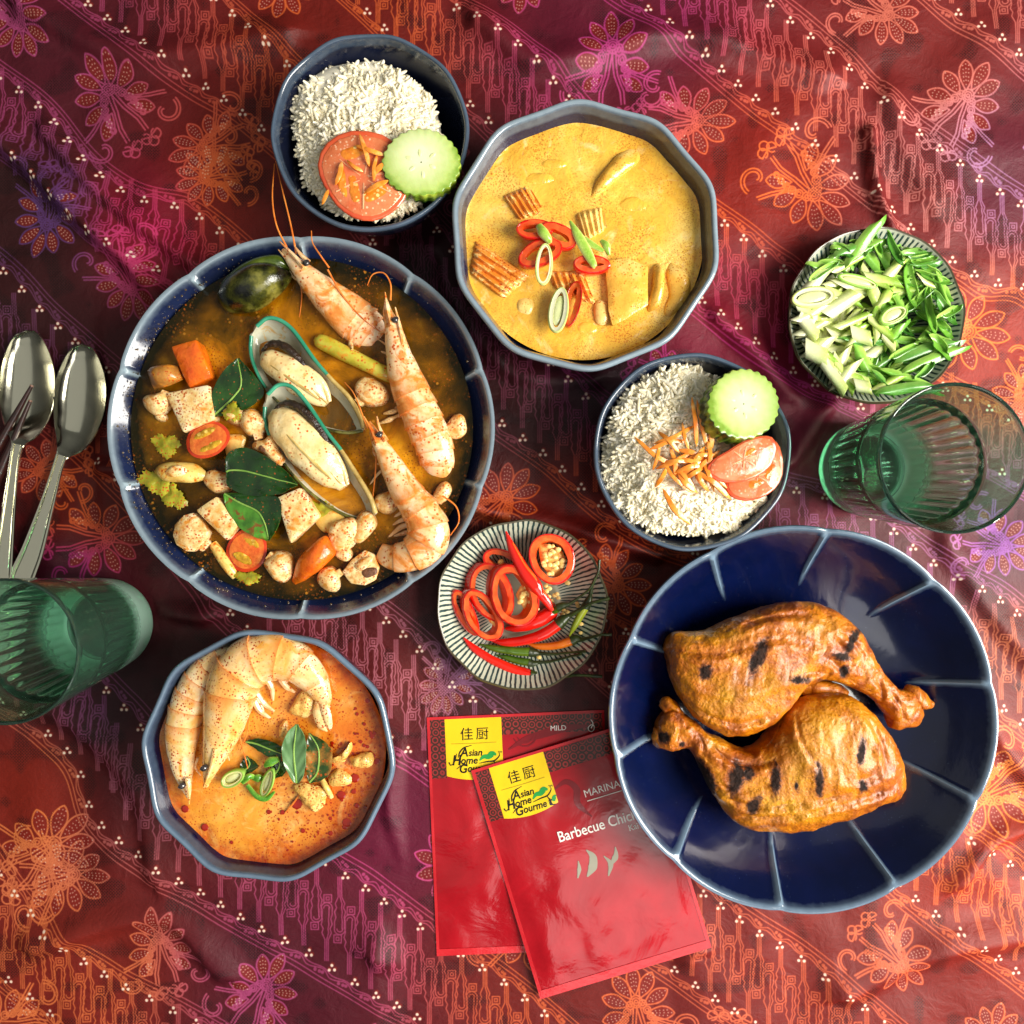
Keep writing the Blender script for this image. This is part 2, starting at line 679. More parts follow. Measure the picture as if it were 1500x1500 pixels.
ML, TW, TL, SQ = [], [], [], []
for k in range(-9, 10):
    t0 = -690 + 283 * k
    t1 = t0 + 140
    s = np.arange(-900, 3000, 3.0)
    for tt in (t0 - 3, t0 - 9, t1 + 3, t1 + 9):
        ML.append(dense(band(s, np.full_like(s, tt))))
    for s0 in np.arange(-900, 3000, 36.0):
        pc = band(np.array([s0]), np.array([(t0 + t1) / 2]))[0]
        if not (X0 - 80 < pc[0] < X1 + 80 and X0 - 80 < pc[1] < X1 + 80):
            continue
        for tt, sg in ((t0, 1), (t1, -1)):
            ss = np.linspace(0, 36, 16)
            for o in (0, 4.5):      # scallops that carry the trefoils
                ML.append(dense(band(s0 + ss, tt + sg * (2 + o + (11 - o) * np.abs(np.sin(ss / 36 * np.pi)) ** 1.6 * (ss / 36)))))
            tri = band(np.array([s0 + 14, s0 + 20, s0 + 24]), np.array([tt + sg * 2, tt + sg * 3, tt + sg * 4]))
            TL.extend(tri)
            q = band(np.array([s0 + 31]), np.array([tt + sg * 15]))[0]
            for a_ in (30, 150, 270):
                TW.append(q + 4.3 * np.array([math.cos(math.radians(a_)), math.sin(math.radians(a_))]) + np.array([rnd.uniform(-.5, .5), rnd.uniform(-.5, .5)]))
        # meander: vertical fingers meeting round small squares
        m = np.array([rnd.uniform(-1, 1), rnd.uniform(-2, 2)])
        for sg, ox in ((-1, 0.0), (1, 14.5)):
            for w, e in ((8.0, 12.0), (4.2, 7.5)):
                y = np.array([70, 40, 30, 24, 18, 10, 4, -6])
                wv = np.array([2.6 if w > 6 else 0.2, 2.6 if w > 6 else 0.2, 7, 5.0, 8, 6.0, 8, 8]) * (1 if w > 6 else 0.52)
                for side in ((-1, 1) if w > 6 else (0.8,)):
                    pl = np.stack([side * wv, sg * y], 1)
                    ML.append(dense(pl + pc + m + np.array([ox, 0])))
                ML.append(dense(arc(0, 0, 8 if w > 6 else 4.2, 0, 180) * np.array([1, -sg]) + np.array([0, -sg * 6]) + pc + m + np.array([ox, 0])))
        sq = pc + m + np.array([-3, 20])
        for h in (5.5, 2.2):
            ML.append(dense(np.array([(-h, -h), (h, -h), (h, h), (-h, h), (-h, -h)]) * 1.0 + sq))
        sq = pc + m + np.array([16, -20])
        for h in (5.5, 2.2):
            ML.append(dense(np.array([(-h, -h), (h, -h), (h, h), (-h, h), (-h, -h)]) * 1.0 + sq))
stamp(LINE, np.vstack(ML), 0.85, 0.88)
stamp(LINE, np.array(TL), 2.6, 0.8)
stamp(WHITE, np.array(TW), 2.25, 0.92)
stamp(RED, np.array(TW) + np.array([0.8, -1.6]), 3.2)

# dye of the shot cloth: ground and line colour at places (x, y, ground, line)
DY = [(60, 320, (74, 26, 34), (92, 62, 128)), (40, 480, (80, 28, 38), (116, 74, 120)), (230, 330, (150, 26, 70), (205, 70, 140)), (330, 280, (140, 40, 24), (205, 110, 55)),
      (110, 750, (128, 34, 22), (212, 112, 50)), (60, 1150, (160, 52, 32), (222, 140, 78)), (190, 1130, (110, 30, 44), (165, 105, 140)),
      (150, 1040, (76, 20, 46), (130, 80, 140)), (100, 830, (92, 16, 60), (150, 40, 130)), (600, 1000, (128, 44, 52), (200, 135, 160)),
      (690, 960, (80, 26, 44), (125, 90, 140)), (590, 1200, (130, 24, 84), (200, 85, 160)), (680, 430, (66, 18, 40), (120, 70, 110)), (860, 565, (80, 18, 56), (140, 60, 130)), (760, 600, (82, 24, 34), (135, 80, 110)),
      (800, 740, (140, 32, 22), (220, 112, 48)), (960, 840, (120, 30, 24), (205, 100, 46)), (1110, 290, (164, 46, 30), (226, 124, 56)),
      (1080, 450, (150, 30, 66), (200, 85, 120)), (1050, 520, (156, 22, 84), (205, 65, 175)), (1130, 600, (140, 20, 80), (195, 60, 170)),
      (1350, 300, (146, 50, 56), (212, 150, 150)), (1450, 270, (122, 46, 80), (172, 135, 195)), (1440, 500, (180, 62, 40), (240, 145, 62)),
      (1200, 700, (140, 46, 84), (172, 115, 180)), (1330, 820, (128, 44, 66), (180, 126, 190)), (1470, 800, (112, 40, 72), (156, 98, 200)),
      (1470, 950, (142, 56, 54), (214, 140, 104)), (1440, 1180, (196, 80, 58), (245, 165, 84)), (1400, 1245, (170, 60, 48), (228, 134, 80)),
      (60, 100, (110, 30, 60), (170, 80, 140)), (500, 60, (140, 40, 30), (210, 115, 60)), (900, 40, (120, 26, 70), (180, 70, 150)), (1350, 60, (140, 46, 50), (206, 124, 110)),
      (100, 1420, (150, 50, 40), (215, 130, 80)), (420, 1420, (110, 26, 60), (170, 80, 140)), (800, 1400, (140, 40, 36), (215, 120, 70)), (1300, 1430, (148, 46, 42), (214, 118, 84))]


def lin(c):
    c = np.asarray(c, float) / 255
    return np.where(c <= 0.04045, c / 12.92, ((c + 0.055) / 1.055) ** 2.4)


NS = 160
gx, gy = np.meshgrid(np.linspace(X0, X1, NS), np.linspace(X0, X1, NS))
dd = np.array([(a, b) for a, b, _, _ in DY], float)
ww = ((gx[..., None] - dd[:, 0]) ** 2 + (gy[..., None] - dd[:, 1]) ** 2 + 1200.0) ** -1.7
ww /= ww.sum(-1, keepdims=True)
G = ww @ np.array([g for _, _, g, _ in DY], float)
G = G * np.array([0.98, 0.95, 0.82])
L = ww @ np.array([l for _, _, _, l in DY], float)


def up(a):
    """bilinear enlargement of a small grid to the print size"""
    x = np.linspace(0, a.shape[0] - 1, NT)
    i = np.minimum(x.astype(int), a.shape[0] - 2)
    t = (x - i)
    r = a[i] * (1 - t)[:, None] + a[i + 1] * t[:, None]
    return r[:, i] * (1 - t)[None] + r[:, i + 1] * t[None]


lo = nr.random((90, 90))
cr_mask = np.clip((up(lo) - 0.60) * 7, 0, 1)
wx = np.arange(NT) / TS
dots = (np.sin(2 * np.pi * wx / 4.4)[None] * np.sin(2 * np.pi * wx / 4.4)[:, None])
dots = np.clip(dots * 2.2, 0, 1) * cr_mask
fine = nr.random((NT, NT)).astype(np.float32)
img = np.empty((NT, NT, 4), np.float32)
ln = LINE.reshape(NT, NT) * (1 - 0.45 * dots)
ln = ln * (0.82 + 0.18 * fine)
wh = WHITE.reshape(NT, NT)
rd = RED.reshape(NT, NT) * (1 - LINE.reshape(NT, NT))
for c in range(3):
    g = up(G[..., c]) * (0.94 + 0.12 * fine)
    g = (g / 255.0) ** 1.38 * 255.0
    g = g * 0.88 + 0.12 * up(G.mean(-1)) ** 1.38 / 255.0 ** .38
    g = g * (1 - 0.62 * dots)
    l_ = (up(L[..., c]) / 255.0) ** 1.16 * (255.0, 240.0, 220.0)[c]
    v = g * (1 - 0.6 * rd) + (128, 30, 20)[c] * 0.6 * rd
    v = v * (1 - ln) + l_ * ln
    v = v * (1 - wh) + (236, 218, 196)[c] * wh
    img[..., c] = v / 255.0
img[..., 3] = 1
print_img = bpy.data.images.new("batik_print", NT, NT, alpha=False)
print_img.pixels.foreach_set(np.clip(img[::-1], 0, 1).ravel())
print_img.update()
print_img.pack()
del img, dots, fine, ln, wh, rd, LINE, WHITE, RED, DARK

b = NB("batik cotton")
tx = b.n("ShaderNodeTexImage", image=print_img, interpolation='Cubic', extension='EXTEND')
uvn = b.n("ShaderNodeUVMap")
b.l(uvn.outputs[0], tx.inputs[0])
wv = b.n("ShaderNodeTexWave", wave_type='BANDS', bands_direction='X')
wv.inputs["Scale"].default_value = 900
b.l(b.coord(), wv.inputs["Vector"])
wv2 = b.n("ShaderNodeTexWave", wave_type='BANDS', bands_direction='Y')
wv2.inputs["Scale"].default_value = 900
b.l(b.coord(), wv2.inputs["Vector"])
n1 = b.bump(b.math('ADD', wv.outputs[1], wv2.outputs[1]), 0.00012, 0.25)
n2 = b.bump(b.noise(55, 5, 0.6, 0.6), 0.004, 0.35, n1)
CLOTH = b.fin(tx.outputs[0], 0.5, n2, spec=0.28)

FEET = [(440, 626, 215, 100), (1178, 1050, 215, 90), (857, 345, 130, 140), (391, 1106, 130, 140), (1014, 662, 108, 120), (541, 192, 108, 120),
        (764, 886, 112, 50), (1284, 462, 115, 50), (1264, 686, 80, 1), (161, 913, 80, 1)]
FEETR = []
for (x, y, r, z) in FEET:
    q = P(x, y, z)
    FEETR.append((750 + q[0], 750 - q[1], r))
FOLDS = [([(-40, 170), (60, 262), (120, 322), (190, 385), (262, 470)], 13, 20), ([(70, 200), (150, 285), (230, 350), (300, 400)], 8, 16),
         ([(1266, 200), (1272, 262), (1284, 310), (1300, 350)], 11, 9), ([(1300, 150), (1330, 240), (1350, 290)], 6, 26),
         ([(685, 738), (740, 760), (800, 770), (880, 788), (960, 815)], 13, 13), ([(700, 790), (800, 792), (900, 815)], 5, 18),
         ([(-30, 735), (60, 695), (120, 688), (175, 690)], 9, 12), ([(-30, 800), (60, 818), (140, 850), (220, 890), (300, 905)], 10, 15),
         ([(1130, 700), (1180, 650), (1220, 585), (1240, 560)], 9, 16), ([(1380, 795), (1420, 860), (1490, 950), (1560, 1030)], 7, 22),
         ([(610, 1060), (585, 1120), (575, 1190), (610, 1290)], 10, 18), ([(20, 1020), (110, 1060), (200, 1150), (230, 1280)], 6, 22),
         ([(1050, 470), (1100, 520), (1150, 580)], 8, 18), ([(1420, 1010), (1470, 1100), (1560, 1200)], 7, 18), ([(1400, 1290), (1450, 1230), (1560, 1180)], 8, 14),
         ([(560, 340), (640, 370), (660, 430), (720, 520)], 7, 20), ([(730, 540), (790, 560), (870, 560)], 7, 20),
         ([(40, 20), (200, 90), (420, 60)], 9, 24), ([(700, 40), (800, 100), (1000, 60), (1200, 120)], 9, 24), ([(60, 1380), (240, 1340), (330, 1420)], 9, 22),
         ([(560, 1400), (760, 1440), (1000, 1400)], 9, 26), ([(1240, 1450), (1400, 1380), (1600, 1360)], 9, 24)]
NC = 440
cx = np.linspace(X0, X1, NC)
CX, CY = np.meshgrid(cx, cx)
Z = np.zeros_like(CX)
for pl, h, w in FOLDS:
    q = cr(pl, 60)
    d = np.full_like(CX, 1e9)
    sd = np.zeros_like(CX)
    for i in range(len(q) - 1):
        e = q[i + 1] - q[i]
        t = np.clip(((CX - q[i, 0]) * e[0] + (CY - q[i, 1]) * e[1]) / (e @ e), 0, 1)
        px, py = CX - q[i, 0] - t * e[0], CY - q[i, 1] - t * e[1]
        dn = np.hypot(px, py)
        m = dn < d
        d = np.where(m, dn, d)
        sd = np.where(m, np.sign(e[0] * py - e[1] * px), sd)
    wd = np.where(sd > 0, w * 0.6, w * 1.25)
    Z += h * 1.7 * np.exp(-(d / wd) ** 2)
small = nr.random((40, 40))
xs = np.linspace(0, 39, NC)
ii = np.minimum(xs.astype(int), 38)
tt = (xs - ii)
tt = tt * tt * (3 - 2 * tt)
r_ = small[ii] * (1 - tt)[:, None] + small[ii + 1] * tt[:, None]
Z += 9.0 * (r_[:, ii] * (1 - tt)[None] + r_[:, ii + 1] * tt[None])
for (x, y, r) in FEETR:
    d = np.hypot(CX - x, CY - y)
    Z *= np.clip((d - r * 0.86) / (r * 0.16 + 22), 0, 1)
PK = np.clip((np.maximum(np.abs(CX - 790) / 215, np.abs(CY - 1270) / 265) - 0.9) * 5, 0, 1)
SP = np.clip((np.maximum(np.abs(CX - 60) / 90, np.abs(CY - 680) / 230) - 0.8) * 4, 0.25, 1)
Z *= PK * SP
ZC = Z.copy()


def cloth_z(px, py):
    i = min(max((px - X0) / (X1 - X0) * (NC - 1), 0), NC - 1.001)
    j = min(max((py - X0) / (X1 - X0) * (NC - 1), 0), NC - 1.001)
    a, c = int(i), int(j)
    return float(ZC[c:c + 2, a:a + 2].max())


v = np.stack([CX.ravel() - 750, 750 - CY.ravel(), Z.ravel()], 1)
cloth = mk("tablecloth", (v, []), CLOTH, org=(0, 0, 0))
me = cloth.data
f = np.array(grid_faces(NC, NC, False))[:, ::-1]
me.clear_geometry()
me.from_pydata((v * S).tolist(), [], f.tolist())
me.shade_smooth()
uvl = me.uv_layers.new(name="print")
li = np.empty(len(me.loops), np.int32)
me.loops.foreach_get("vertex_index", li)
uv = np.stack([(CX.ravel() - X0) / (X1 - X0), 1 - (CY.ravel() - X0) / (X1 - X0)], 1)
uvl.data.foreach_set("uv", uv[li].astype(np.float32).ravel())
tag(cloth, "red, orange and purple batik cloth with flowers and white dots under all the dishes", "tablecloth")
b = NB("table wood")
WOOD = b.fin(b.ramp(b.noise(30, 6, .6, 2.0), [(0.3, (96, 62, 38)), (0.7, (140, 98, 62))]), 0.5)
mk("tabletop", (np.array([[sx_ * 1150, sy_ * 1150, zz_] for zz_ in (-70, -6) for sx_, sy_ in ((-1, -1), (1, -1), (1, 1), (-1, 1))], float),
                [(0, 3, 2, 1), (4, 5, 6, 7), (0, 1, 5, 4), (1, 2, 6, 5), (2, 3, 7, 6), (3, 0, 4, 7)]), WOOD, smooth=False)["kind"] = "structure"


# ------------------------------------------------------------------ dishes
def glaze(name, body, thin, coat=0.4, rough=0.16):
    b = NB(name)
    e = b.attr("edge").outputs["Fac"]
    n = b.noise(40, 6, 0.6)
    base = b.mix(b.mrange(n, 0.3, 0.75), body, tuple(int(c * 1.25 + 3) for c in body))
    sp = b.vor(420)
    base = b.mix(b.math('MULTIPLY', b.mrange(sp.outputs["Distance"], 0.05, 0.11, 0.5, 0.0), b.mrange(b.noise(60), .52, .62)), base, thin)
    wob = b.math('ADD', e, b.math('MULTIPLY', b.math('SUBTRACT', b.noise(220, 3), 0.5), 0.22))
    col = b.mix(b.mrange(wob, 0.08, 0.95), base, thin)
    nrm = b.bump(b.noise(90, 3), 0.0008, 0.12)
    return b.fin(col, rough, nrm, coat=coat, coat_rough=0.06, spec=0.5)


NAVY = glaze("cobalt glaze", (2, 10, 42), (112, 134, 154))
NAVY2 = glaze("blue grey glaze", (17, 26, 54), (148, 166, 176))
NAVY3 = glaze("dark navy glaze", (13, 18, 36), (98, 118, 138))


def ribbed_bowl(px, py, Ri, z, off, mat, label, group):
    """wide bowl of ten lobes with a raised rib between lobes"""
    k = (H - z) / H
    R = Ri * k
    c = P(px, py, z)
    q = R / 254.0
    zs = z / 100.0
    inner = [(2, 13), (60, 13), (118, 13), (150, 16), (180, 28), (206, 48), (228, 72), (242, 88), (248, 95)]
    rim = [(250.5, 98.2), (253, 99.6), (255.5, 99.0), (256.6, 96.5)]
    outer = [(255, 92), (246, 77), (232, 60), (208, 38), (176, 16), (158, 6), (152, 1.0), (138, 0.6), (132, 5), (60, 6), (2, 6)]
    pr = densify(inner, 44) + rim + densify(outer, 26)
    pr = [(a * q, b * zs) for a, b in pr]
    ni, nrim = 44, 4
    th = np.linspace(0, 2 * math.pi, 320, endpoint=False)
    ph = ((th - off) / (math.pi / 5) + 0.5) % 1.0 - 0.5          # 0 at a rib
    lob = np.abs(np.sin(ph * math.pi)) ** 0.7
    rib = np.exp(-(ph * math.pi / 5 / 0.0125) ** 2)
    ribw = np.exp(-(ph * math.pi / 5 / 0.030) ** 2)
    vs, ed = [], []
    for i, (r, zz) in enumerate(pr):
        g = max(0.0, min(1.0, (r / q - 150) / 70.0))
        rr = r * (1 + 0.015 * (lob - 0.75) * g)
        dz = np.zeros_like(th)
        e = np.zeros_like(th)
        if i < ni:
            fade = max(0.0, min(1.0, (r / q - 168) / 34.0))
            rr = rr - 2.6 * rib * fade * q
            dz = 2.4 * rib * fade
            e = 1.0 * rib * fade + 0.10 * ribw * fade + 0.4 * max(0.0, (r / q - 243) / 8)
        elif i < ni + nrim:
            e = np.full_like(th, 0.62) + 0.2 * rib
            dz = -1.2 * ribw
        else:
            e = np.full_like(th, 0.25 if r / q > 250 else 0.0)
        vs.append(np.stack([c[0] + rr * np.cos(th), c[1] + rr * np.sin(th), zz + dz], 1))
        ed.append(e)
    v = np.vstack(vs)
    f = grid_faces(len(pr), len(th))
    n = len(pr) * len(th)
    v = np.vstack([v, [c[0], c[1], pr[0][1]], [c[0], c[1], pr[-1][1]]])
    for j in range(320):
        f.append((n, (j + 1) % 320, j))
        f.append((n + 1, n - 320 + j, n - 320 + (j + 1) % 320))
    o = mk("serving_bowl", (v, [q_[::-1] for q_ in f]), mat, attrs={"edge": np.concatenate(ed + [[0, 0]])}, org=(c[0], c[1], 0))
    return tag(o, label, "bowl", group)


def facet_bowl(px, py, Ri, z, off, mat, label, group, poly=0.6, n=10, lip=1.0, zs=1.0, name="bowl", inr=0.0):
    """deep bowl whose rim is a soft polygon"""
    k = (H - z) / H
    R = Ri * k
    c = P(px, py, z)
    q = R / 172.0
    inner = [(2, 11), (50, 11), (84, 14), (112, 32), (132, 58), (147, 88), (156, 112), (161, 128), (163.5, 135)]
    rim = [(164.5, 138.2), (167, 139.8), (170, 139.6), (172, 137.5), (172.4, 133.5), (171, 130.5)]
    outer = [(169, 124), (165, 108), (156, 82), (140, 52), (116, 24), (96, 8), (90, 1.0), (80, .6), (76, 5), (40, 6), (2, 6)]
    pr = [(a * q, b * z / 140.0) for a, b in densify(inner, 34) + rim + densify(outer, 26)]
    th = np.linspace(0, 2 * math.pi, 300, endpoint=False)
    ph = ((th - off) % (2 * math.pi / n)) - math.pi / n
    pol = 1 - 0.016 + 0.015 * np.cos(n * (th - off)) + 0.001 * np.cos(2 * n * (th - off)) + 0.004 * np.cos(3 * th)
    vs, ed = [], []
    for i, (r, zz) in enumerate(pr):
        g = max(0.0, min(1.0, (zz / z - 0.25) / 0.6))
        rr = r * (1 + poly * 1.6 * g * (pol - 1) + 0.004 * np.sin(3 * th + i * 0.02))
        e = np.zeros_like(th)
        if 32 <= i < 34:
            e += 0.3
        elif 34 <= i < 40:
            e += (0.45, 0.7, 0.75, 0.6, 0.45, 0.3)[i - 34] * lip
        elif i == 40:
            e += 0.25
        vs.append(np.stack([c[0] + rr * np.cos(th), c[1] + rr * np.sin(th), zz + 0.9 * np.cos(n * (th - off)) * g], 1))
        ed.append(e)
    v = np.vstack(vs)
    f = grid_faces(len(pr), 300)
    m = len(pr) * 300
    v = np.vstack([v, [c[0], c[1], pr[0][1]], [c[0], c[1], pr[-1][1]]])
    for j in range(300):
        f.append((m, (j + 1) % 300, j))
        f.append((m + 1, m - 300 + j, m - 300 + (j + 1) % 300))
    o = mk(name, (v, [q_[::-1] for q_ in f]), mat, attrs={"edge": np.concatenate(ed + [[0, 0]])}, org=(c[0], c[1], 0))
    return tag(o, label, "bowl", group)


def striped_plate(px, py, Ri, z, label):
    k = (H - z) / H
    R = Ri * k
    c = P(px, py, z)
    q = R / 118.0
    zs = z / 50.0
    inner = [(1, 8), (40, 8), (62, 9), (80, 15), (98, 29), (110, 42), (114.5, 48)]
    rim = [(116, 49.8), (117.6, 50), (118.6, 48.6)]
    outer = [(117, 45), (108, 31), (92, 14), (74, 4), (66, .8), (58, .8), (54, 3.5), (20, 4), (1, 4)]
    pr = [(a * q, b * zs) for a, b in densify(inner, 30) + rim + densify(outer, 18)]

    def rm(th, i, r, zz):
        g = min(1.0, r / (100 * q))
        return r * (1 + g * (0.006 * np.sin(9 * th + 1) + 0.005 * np.sin(14 * th) + .004 * np.sin(5 * th + 2)))
    v, f = lathe(pr, 240, rm, (c[0], c[1]))
    e = []
    for i in range(len(pr)):
        e += [1.0 if 30 <= i < 34 else 0.0] * 240
    o = mk("striped_plate", (v, [q_[::-1] for q_ in f]), STRIPE, attrs={"edge": np.array(e + [0, 0])}, org=(c[0], c[1], 0))
    return tag(o, label, "plate", "small striped plates")


b = NB("striped celadon glaze")
sp = b.n("ShaderNodeSeparateXYZ")
b.l(b.coord(), sp.inputs[0])
ang = b.math('ARCTAN2', sp.outputs[1], sp.outputs[0])
rad = b.math('SQRT', b.math('ADD', b.math('MULTIPLY', sp.outputs[0], sp.outputs[0]), b.math('MULTIPLY', sp.outputs[1], sp.outputs[1])))
wob = b.math('MULTIPLY', b.math('SUBTRACT', b.noise(130, 2), 0.5), 0.035)
st = b.math('SINE', b.math('MULTIPLY', b.math('ADD', ang, wob), 98.0))
thr = b.math('ADD', st, b.math('MULTIPLY', b.math('SUBTRACT', b.noise(160, 3), 0.5), 0.8))
line = b.mrange(thr, 0.02, 0.45)
line = b.math('MULTIPLY', line, b.mrange(rad, 0.0275, 0.0295))
line = b.math('MULTIPLY', line, b.mrange(rad, 0.0602, 0.0592))
base = b.ramp(b.noise(60, 5), [(0.3, (172, 178, 156)), (0.7, (196, 200, 180))])
base = b.mix(b.mrange(rad, 0.027, 0.025), base, (146, 146, 122))
fl = b.vor(330)
base = b.mix(b.math('MULTIPLY', b.mrange(fl.outputs["Distance"], 0.06, 0.14, 0.7, 0.0), b.mrange(b.noise(90), .55, .62)), base, (92, 84, 56))
col = b.mix(line, base, b.ramp(b.noise(220, 3), [(0.3, (22, 44, 46)), (0.75, (58, 84, 82))]))
col = b.mix(b.mrange(b.attr("edge").outputs["Fac"], 0.2, 0.8), col, (70, 62, 42))
STRIPE = b.fin(col, 0.22, b.bump(b.noise(120, 3), 0.0006, 0.15), coat=0.3, coat_rough=0.08)

R5 = math.radians
ribbed_bowl(440, 626.5, 281, 100, R5(90), NAVY2, "large ribbed blue bowl filled with prawn and mussel soup", "large ribbed blue bowls")
ribbed_bowl(1178, 1055, 283, 90, R5(83), NAVY, "large ribbed dark blue bowl holding two grilled chicken legs", "large ribbed blue bowls")
facet_bowl(857, 343, 200, 140, R5(-15), NAVY2, "ten-sided blue bowl of yellow curry with sliced red chilli", "blue bowls with a faceted rim")
facet_bowl(391, 1108, 187, 140, R5(-7), NAVY, "ten-sided blue bowl of orange curry soup with two prawns", "blue bowls with a faceted rim")
facet_bowl(1014.5, 661.5, 146, 120, R5(12), NAVY3, "round navy bowl of white rice beside the chicken dish", "small navy rice bowls", poly=0.17, lip=0.75, name="rice_bowl")
facet_bowl(541, 192, 146, 120, R5(3), NAVY3, "round navy bowl of rice above the prawn soup, beside the yellow curry", "small navy rice bowls", poly=0.17, lip=0.75, name="rice_bowl")
striped_plate(764.5, 886.5, 125, 50, "small striped plate with sliced red and small whole chillies")
striped_plate(1284, 462, 129.5, 50, "small striped plate heaped with sliced spring onion")


# ------------------------------------------------------------------ green tumblers
b = NB("green ribbed glass")
sp = b.n("ShaderNodeSeparateXYZ")
b.l(b.coord(), sp.inputs[0])
foot = b.mrange(b.math('ADD', sp.outputs[2], b.math('MULTIPLY', b.math('SUBTRACT', b.noise(240, 2), .5), .006)), 0.022, 0.036, 1.0, 0.0)
foot = b.math('MULTIPLY', foot, b.mrange(b.math('SQRT', b.math('ADD', b.math('MULTIPLY', sp.outputs[0], sp.outputs[0]), b.math('MULTIPLY', sp.outputs[1], sp.outputs[1]))), 0.0235, 0.0275))
GLASS = b.fin(b.mix(foot, (184, 238, 212), (204, 244, 224)), b.mrange(foot, 0, 1, 0.015, 0.35), trans=b.mrange(foot, 0, 1, 0.97, 0.52), ior=1.48, spec=0.5)  # light gathered in the thick base is put into this paler, milky colour
vol = b.n("ShaderNodeVolumeAbsorption")
vol.inputs["Color"].default_value = srgb((70, 190, 140))
vol.inputs["Density"].default_value = 44.0
b.l(vol.outputs[0], b.out.inputs["Volume"])


def tumbler(rx, ry, Rimg, h, label):
    k = (H - h) / H
    R = Rimg * k
    c = P(rx, ry, h)
    rb = R * 0.77
    outer = [(2, 3.0), (rb * 0.72, 3.0), (rb * 0.80, 0.6), (rb * 0.90, 0.4), (rb * 0.97, 3.0), (rb, 9)]
    outer += [(rb + (R - rb) * t ** 0.9, 9 + (h - 11) * t) for t in np.linspace(0.06, 1, 26)]
    top = [(R - 0.3, h - 0.6), (R - 1.6, h), (R - 3.0, h - 0.7)]
    inner = []
    for t in np.linspace(1, 0, 60):
        zz = 24 + (h - 27) * t
        st_ = min(1, max(0, (0.70 * h - zz) / 7.0))
        inner.append((rb + (R - rb) * ((zz - 9) / (h - 11)) ** 0.9 - 3.4 - 4.6 * st_ - 2.4 * (1 - t) ** 1.5, zz))
    rbi = inner[-1][0]
    inner += [(rbi * 0.985, 20), (rbi * 0.93, 17), (rbi * 0.80, 16), (rbi * 0.5, 15.5), (2, 15.5)]
    pr = outer + top + inner
    i0 = len(outer) + len(top)

    def rm(th, i, r, zz):
        if i >= i0 and zz > 15.6:
            g = min(1, max(0, (zz - 20) / 14.0)) * min(1, max(0, (0.68 * h - zz) / 12.0))
            return r + 3.2 * g * (np.abs(np.cos(15 * th)) - .5)
        return r * np.ones_like(th)
    v, f = lathe(pr, 260, rm, (c[0], c[1]))
    o = mk("tumbler", (v, f), GLASS, org=(c[0], c[1], 0))
    return tag(o, label, "glass", "green ribbed tumblers")


tumbler(1399, 671, 111.5, 219, "empty green ribbed glass beside the plate of spring onion")
tumbler(7, 955, 108, 219, "empty green ribbed glass below the spoons, beside the orange curry soup")

# ------------------------------------------------------------------ spoons and chopsticks
b = NB("brushed steel")
STEEL = b.fin((214, 211, 190), b.mrange(b.noise(90, 3), .3, .7, .13, .22), b.bump(b.noise(30, 2), 0.0006, 0.06), metal=1.0)
b = NB("dark lacquered wood")
g = b.n("ShaderNodeMapping")
g.inputs["Scale"].default_value = (1, 1, 1)
STICK = b.fin(b.ramp(b.noise(160, 5, .6, 1.5), [(0.3, (26, 11, 9)), (0.7, (58, 26, 20))]), 0.28, coat=0.4)


def spoon(bowl, handle, label, zt):
    """bowl: centreline picture rows (x,y,halfwidth); handle likewise"""
    t = thing("spoon", label, "spoon", P(bowl[2][0], bowl[2][1], 0), "steel spoons")
    rb = cr(bowl, 60)
    T = np.gradient(rb[:, :2], axis=0)
    T /= np.linalg.norm(T, axis=1)[:, None]
    nb = len(rb)

    def fb(u, v):
        i = min(int(round(u * (nb - 1))), nb - 1)
        s = 2 * v - 1
        w = max(rb[i, 2], 0.3)
        x = rb[i, 0] - T[i, 1] * s * w
        y = rb[i, 1] + T[i, 0] * s * w
        dep = 17.0 * math.sin(math.pi * min(1, (u * 1.02)) ** 0.85) ** 0.8 if u < 0.98 else 0.0
        zz = 19 - dep * (1 - abs(s) ** 2.2) + (8 * max(0, u - 0.75) / 0.25 if u > 0.75 else 0)
        return P(x, y, zz + zt)
    mk("bowl", sheet(fb, 60, 25, 1.6), STEEL, t)
    hr = cr(handle, 50)
    TH = np.gradient(hr[:, :2], axis=0)
    TH /= np.linalg.norm(TH, axis=1)[:, None]

    def fh(u, v):
        i = min(int(round(u * 49)), 49)
        s = 2 * v - 1
        w = hr[i, 2]
        x = hr[i, 0] - TH[i, 1] * s * w
        y = hr[i, 1] + TH[i, 0] * s * w
        zz = 27 - 15 * u ** 0.7
        lip = 1.1 if abs(s) > 0.72 else 0.0
        return P(x, y, zz + lip + zt - (0.6 if 0.60 < abs(s) < 0.72 else 0))
    mk("handle", sheet(fh, 50, 29, 2.4), STEEL, t)
    return t


spoon([(39, 485, 2), (40, 489, 14), (40, 502, 25), (40, 530, 36), (40, 560, 40), (38, 595, 38), (33, 625, 28), (28, 643, 14), (26, 654, 8)],
      [(26, 651, 7.5), (22, 670, 6.5), (17, 710, 7.5), (11, 760, 10), (5, 820, 13), (0, 870, 15), (-8, 960, 18), (-14, 1010, 17)],
      "steel spoon with the chopsticks lying across it", 0)
spoon([(120, 505, 2), (120, 509, 13), (120, 522, 23), (119, 550, 34), (117, 580, 38), (114, 610, 35), (106, 640, 26), (95, 660, 13), (90, 670, 8)],
      [(90, 667, 8), (84, 685, 7), (74, 720, 9), (62, 760, 12), (46, 810, 16), (30, 850, 18.5), (6, 925, 22), (-8, 975, 20)],
      "steel spoon lying clear between the other spoon and the large soup bowl", 0)


